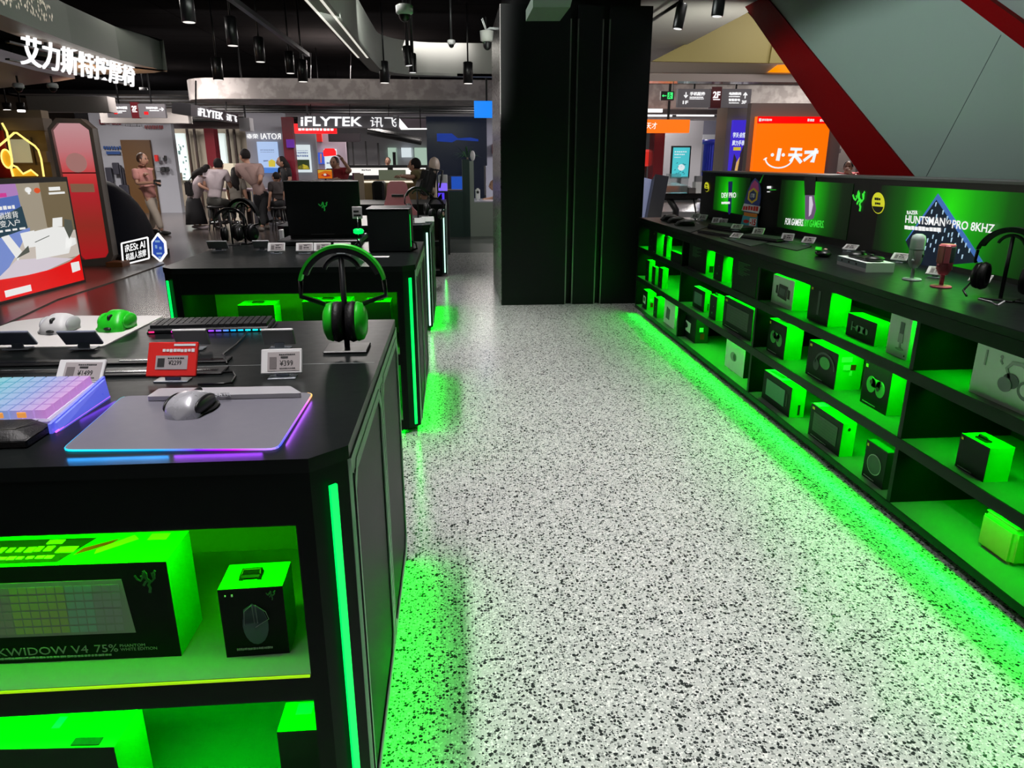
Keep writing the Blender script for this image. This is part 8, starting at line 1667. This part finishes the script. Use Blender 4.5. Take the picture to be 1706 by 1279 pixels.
        r0 = wi + d * 0.035 * s - side * 0.03 * s; mb.tube([r0, r0 + d * 0.03 * s - side * 0.028 * s + dn * 0.01, r0 + d * 0.062 * s - side * 0.026 * s + dn * 0.03 * s], [0.012 * s, 0.010 * s, 0.008 * s], 6)
    mb.build('body', t)
    g = 0.016 * s                                                                                              # shirt with sleeves
    sn = {'hem': (P_ - up * low * s, (0.150 * s * broad, 0.125 * s)), 'pel': (P_ + up * 0.03, (0.148 * s * broad, 0.122 * s)), 'wai': (nd['wai'][0], (0.142 * s * broad, 0.118 * s)), 'che': (Ch, (0.160 * s * broad, 0.128 * s)), 'upc': (nd['upc'][0], (0.135 * s * broad, 0.105 * s)), 'col': (P_.lerp(N_, 0.97), 0.072 * s)}
    se = [('hem', 'pel'), ('pel', 'wai'), ('wai', 'che'), ('che', 'upc'), ('upc', 'col')]
    for k in (0, 1):
        sh, el, wi = nd['sh%d' % k][0], nd['el%d' % k][0], nd['wr%d' % k][0]
        sn['s%d' % k] = (sh, 0.084 * s); se += [('upc', 's%d' % k)]
        if sleeve <= 1: sn['c%d' % k] = (sh.lerp(el, sleeve), 0.070 * s); se.append(('s%d' % k, 'c%d' % k))
        else: sn['c%d' % k] = (el, 0.056 * s); sn['d%d' % k] = (el.lerp(wi, 0.9), 0.042 * s); se += [('s%d' % k, 'c%d' % k), ('c%d' % k, 'd%d' % k)]
    vs, fs = skin(sn, se, 'che'); mb = MB().mat(shirt); mb.add(vs, fs, True); mb.build('shirt', t)
    if legs:
        if skirt:
            e = (V(ank[0]) + V(ank[1])) / 2 + Vector((0, 0, 0.03)); vs = None
        else:
            tn = {'w': (P_ + up * 0.02, (0.142 * s * broad, 0.118 * s)), 'pel': (P_ - Vector((0, 0, 0.05)), (0.145 * s * broad, 0.12 * s))}; te = [('w', 'pel')]
            for k in (0, 1):
                h_, kn, an = nd['hp%d' % k][0], nd['kn%d' % k][0], nd['an%d' % k][0]
                tn['h%d' % k] = (h_ - Vector((0, 0, 0.03)), 0.105 * s); tn['k%d' % k] = (kn, 0.082 * s); tn['a%d' % k] = (an + (kn - an).normalized() * 0.03, 0.068 * s)
                te += [('pel', 'h%d' % k), ('h%d' % k, 'k%d' % k), ('k%d' % k, 'a%d' % k)]
            vs, fs = skin(tn, te, 'pel')
        mb = MB().mat(trousers)
        if vs is None: mb.tube([P_ + up * 0.05, P_ - Vector((0, 0, 0.08)), P_.lerp(e, 0.5), e], [0.13 * s, 0.165 * s, 0.20 * s, 0.235 * s], 16)
        else: mb.add(vs, fs, True)
        mb.build('skirt' if skirt else 'trousers', t)
        for k in (0, 1):
            an = V(ank[k]); mb = MB().mat(shoe or SOLE); mb.ell((an.x + F_.x * 0.07, an.y + F_.y * 0.07, max(0.045, an.z - 0.035)), (0.048 * s, 0.13 * s, 0.045 * s), Matrix((X_, F_, Vector((0, 0, 1)))).transposed(), 14, 8, -0.98); mb.build('shoe', t)
    mb = MB().mat(hair); B_ = H_ - D * 0.026 * s + Vector((0, 0, 0.022 * s)); mb.ell(B_, (0.090 * s, 0.098 * s, 0.112 * s), rot, 16, 10, -0.6)
    if long_hair: 
        L2 = V(long_hair); mb.tube([B_ - D * 0.02, B_.lerp(L2, 0.35) - D * 0.045 * s, B_.lerp(L2, 0.7) - D * 0.03 * s, L2], [0.085 * s, 0.095 * s, 0.10 * s, 0.05 * s], 10)
    mb.build('hair', t)
    return t
def cloth(n, c): return M('cloth_' + n, c, 0.8, noise=0.12, nscale=12)
DARKC = cloth('black', (0.010, 0.010, 0.012)); WHITEC = cloth('white', (0.55, 0.47, 0.50)); PINKC = cloth('salmon', (0.55, 0.25, 0.22)); CREAM = cloth('cream', (0.42, 0.36, 0.30)); MAUVE = cloth('mauve', (0.33, 0.22, 0.20)); OLIVE = cloth('olive', (0.17, 0.135, 0.06)); GREYC = cloth('grey', (0.10, 0.10, 0.09)); REDC = cloth('red', (0.22, 0.006, 0.012))
person('man in a salmon T-shirt and cream trousers holding a gadget by the brown door', 105, (-6.27, 15.7, 0.795), (-6.359, 15.7, 1.318), (-6.289, 15.65, 1.493), ((-6.428, 15.9, 0.008), (-6.058, 15.5, 0.067)), PINKC, CREAM, ((-6.564, 15.9, 1.053), (-6.395, 15.45, 1.029)), ((-6.237, 15.5, 1.203), (-6.047, 15.35, 1.054)), 1.05, M('brown_hair', (0.05, 0.022, 0.012), 0.5), broad=1.12)
t = thing('handheld_gadget', 'silver handheld gadget held by the man in the salmon T-shirt', 'gadget', (-5.951, 15.35, 1.078), R(20)); mb = MB().mat(CHROME); mb.box((-0.07, -0.04, -0.03), (0.07, 0.04, 0.03), 0.01); mb.build('body', t)
mb = MB().mat(DGREY); mb.box((-0.05, -0.045, -0.08), (0.09, 0.045, -0.03), 0.01, Matrix.Rotation(R(25), 4, 'Y')); mb.build('grip', t)
person('woman in a white top and long black skirt bending over the table', 70, (-5.826, 16.9, 0.663), (-5.473, 16.7, 1.182), (-5.344, 16.65, 1.271), ((-5.882, 16.9, 0.031), (-5.718, 16.8, 0.025)), WHITEC, DARKC, ((-5.525, 16.5, 0.96), (-5.628, 16.9, 0.987)), ((-5.357, 16.5, 0.884), (-5.397, 16.8, 0.912)), 1.0, long_hair=(-5.735, 16.8, 1.105), skirt=True, shoe=WHITEC)
person('man in a white T-shirt seated on a bar stool with his back to us', 15, (-5.24, 16.5, 0.693), (-5.161, 16.6, 1.284), (-5.1, 16.65, 1.384), ((-5.527, 17, 0.167), (-5.261, 17, 0.166)), WHITEC, GREYC, ((-5.444, 16.6, 0.957), (-4.934, 16.7, 0.965)), ((-5.494, 17, 0.853), (-4.936, 16.95, 0.775)), 1.12, knee=((-5.51, 17.1, 0.56), (-5.111, 17.1, 0.558)), broad=1.15, low=0.02)
person('long-haired woman seated in the middle of the table with her back to us', 20, (-4.844, 16.75, 0.628), (-4.86, 16.9, 1.088), (-4.847, 16.95, 1.216), ((-5.08, 17.2, 0.149), (-4.918, 17.2, 0.148)), cloth('taupe', (0.22, 0.20, 0.17)), GREYC, s=0.98, knee=((-5.09, 17.3, 0.547), (-4.874, 17.3, 0.547)), long_hair=(-4.781, 16.75, 0.835), low=0.02)
person('man in a mauve shirt and black trousers leaning over the table', -30, (-4.263, 16.6, 0.813), (-4.471, 16.6, 1.396), (-4.529, 16.6, 1.571), ((-4.228, 16.8, 0.095), (-4.208, 16.2, 0.118)), MAUVE, DARKC, ((-4.753, 16.9, 1.114), (-4.16, 16.3, 1.075)), ((-4.754, 17, 0.878), (-4.386, 16.8, 0.87)), 1.18, broad=1.15, look=-60, shoe=cloth('shoe_grey', (0.22, 0.20, 0.18)))
person('woman in black with long dark hair standing at the right end of the table', -120, (-3.777, 17.2, 0.721), (-3.814, 17.2, 1.329), (-3.874, 17.1, 1.446), ((-3.915, 17.3, 0.052), (-3.761, 17.1, 0.067)), DARKC, DARKC, ((-3.676, 17, 1.058), (-4.034, 17.4, 1.049)), ((-3.829, 16.8, 0.934), (-4.03, 17.2, 0.895)), 1.0, long_hair=(-3.81, 17.3, 1.183))
person('child in dark clothes sitting at the right end of the table', -60, (-3.857, 16.4, 0.641), (-3.894, 16.5, 1.032), (-3.884, 16.5, 1.133), ((-4.034, 16.7, 0.208), (-3.905, 16.6, 0.215)), cloth('charcoal', (0.03, 0.022, 0.022)), DARKC, s=0.85, knee=((-4.101, 16.8, 0.57), (-4.046, 16.9, 0.564)), low=0.02)
person('woman in a red waistcoat with a raised arm behind the orange monitor', 175, (-2.076, 13.6, 0.966), (-2.083, 13.6, 1.323), (-2.139, 13.6, 1.426), ((-2.175, 13.6, 0.497), (-2.044, 13.6, 0.496)), REDC, DARKC, ((-1.846, 13.5, 1.292), (-2.198, 13.5, 1.137)), ((-1.957, 13.4, 1.478), (-2.08, 13.3, 1.162)), 0.92, M('dark_brown_hair', (0.03, 0.012, 0.012), 0.4), long_hair=(-2.212, 13.7, 1.384), sleeve=0.2, look=200)
bp = person('man in an olive T-shirt with a black backpack leaning over the wooden counter', -65, (-0.428, 11.9, 0.967), (-0.563, 12, 1.3), (-0.627, 12, 1.392), ((-0.444, 11.9, 0.493), (-0.396, 12.2, 0.458)), OLIVE, GREYC, ((-0.643, 11.8, 1.211), (-0.689, 12.3, 1.22)), ((-0.781, 11.9, 1.227), (-0.826, 12.3, 1.23)), 0.95, look=-80)
pb_ = Vector((-0.397, 11.75, 1.157)); t = thing('backpack', 'black backpack worn by the leaning man in olive', 'bag', pb_, R(-65))
mb = MB().mat(M('backpack_black', (0.012, 0.012, 0.014), 0.7)); mb.box((-0.15, -0.12, -0.22), (0.15, 0.06, 0.20), 0.06, Matrix.Rotation(R(-18), 4, 'X'), 3); mb.build('body', t)
mb = MB().mat(DGREY); mb.box((-0.11, -0.16, -0.18), (0.11, -0.10, 0.0), 0.025, Matrix.Rotation(R(-18), 4, 'X'), 2); mb.build('pocket', t)
for sg in (-1, 1): mb = MB().mat(DGREY); mb.tube([(sg * 0.10, 0.06, 0.18), (sg * 0.11, 0.20, 0.16), (sg * 0.11, 0.14, -0.10)], 0.015, 6); mb.build('strap', t)
person('person in a pale shirt bending behind the white-topped desk beside the pillar', -110, (1.089, 15.9, 0.507), (0.979, 15.8, 0.853), (0.845, 15.7, 0.969), ((1.033, 15.9, -0.099), (1.113, 15.9, -0.1)), cloth('pale', (0.45, 0.48, 0.50)), DARKC, ((0.837, 15.6, 0.713), (0.964, 16, 0.693)), ((0.653, 15.5, 0.693), (0.718, 15.8, 0.679)), 0.95)
person('man in a red vest resting his chin, seen over the lit graphic wall', 200, (6.479, 11.6, 0.928), (6.408, 11.6, 1.269), (6.359, 11.5, 1.364), ((6.512, 11.6, 0.492), (6.596, 11.6, 0.492)), M('vest_red', (0.50, 0.01, 0.015), 0.7), DARKC, ((6.409, 11.4, 1.198), (6.202, 11.4, 1.171)), ((6.317, 11.35, 1.292), (6.174, 11.3, 1.127)), 0.82, look=215, sleeve=0.1)
person('dark silhouetted visitor far away behind the lit counter', 180, (-1.5, 17, 1.054), (-1.484, 17, 1.355), (-1.479, 17, 1.459), ((-1.572, 17, 0.454), (-1.49, 17, 0.454)), DARKC, DARKC, s=0.75)
# ---- white bar table and stools where the customers gather
tx0 = (-5.629, 17, 0.828)[0]; tx1 = (-3.884, 17, 0.823)[0]; tz = (-4.809, 17, 0.865)[2]
t = thing('bar_table', 'long white-topped bar table with dark legs where the customers gather', 'table', (tx0, 17.0, 0))
mb = MB().mat(M('table_white', (0.55, 0.45, 0.52), 0.3)); mb.box((0, 0, tz - 0.05), (tx1 - tx0, 0.75, tz)); mb.build('tabletop', t)
for x in (0.12, (tx1 - tx0) / 2, tx1 - tx0 - 0.12):
    mb = MB().mat(M('table_leg_dark', (0.04, 0.03, 0.03), 0.5)); mb.box((x - 0.05, 0.3, 0), (x + 0.05, 0.45, tz - 0.05)); mb.build('leg', t)
mb = MB().mat(em('table_screen', (0.55, 0.42, 0.75))); mb.box((tx1 - tx0 - 0.27, -0.01, tz - 0.16), (tx1 - tx0 - 0.0, 0.02, tz - 0.01)); mb.build('lit_end_screen', t)
def stool(label, p):
    t = thing('bar_stool', label, 'stool', (p[0], p[1], 0), 0, 'bar stools at the white table'); h = p[2]
    mb = MB().mat(BPLA); mb.lathe([(0.17, h - 0.05), (0.18, h - 0.03), (0.17, h)], n=18); mb.build('seat', t)
    for k in range(4):
        a = PI / 4 + k * PI / 2; mb = MB().mat(DGREY); mb.tube([(0.12 * math.cos(a), 0.12 * math.sin(a), h - 0.05), (0.2 * math.cos(a), 0.2 * math.sin(a), 0)], 0.016, 6); mb.build('leg', t)
    mb = MB().mat(CHROME); mb.tube([(0.17 * math.cos(2 * PI * k / 16), 0.17 * math.sin(2 * PI * k / 16), h * 0.35) for k in range(16)], 0.01, 6, True); mb.build('foot_ring', t)
def sp(p): return (p[0], p[1], p[2] - 0.16)
stool('black bar stool under the man in the white T-shirt', sp((-5.24, 16.5, 0.693))); stool('black bar stool under the long-haired woman', sp((-4.844, 16.75, 0.628))); stool('black bar stool under the child in dark clothes', ((-3.857, 16.4, 0.641)[0], 16.4, (-3.857, 16.4, 0.641)[2] - 0.13))
t = thing('handbag', 'black shoulder bag of the woman in white', 'bag', (-5.821, 16.7, 0.967)); mb = MB().mat(BSOFT); mb.box((-0.08, -0.06, -0.24), (0.08, 0.06, 0.08), 0.03, seg=2); mb.build('body', t)
mb = MB().mat(BSOFT); mb.tube([(0.0, 0, 0.06), (0.12, 0.0, 0.22), (0.30, 0.0, 0.20)], 0.012, 6); mb.build('strap', t)
bpy.data.objects.remove(_fo); bpy.data.curves.remove(_fc)
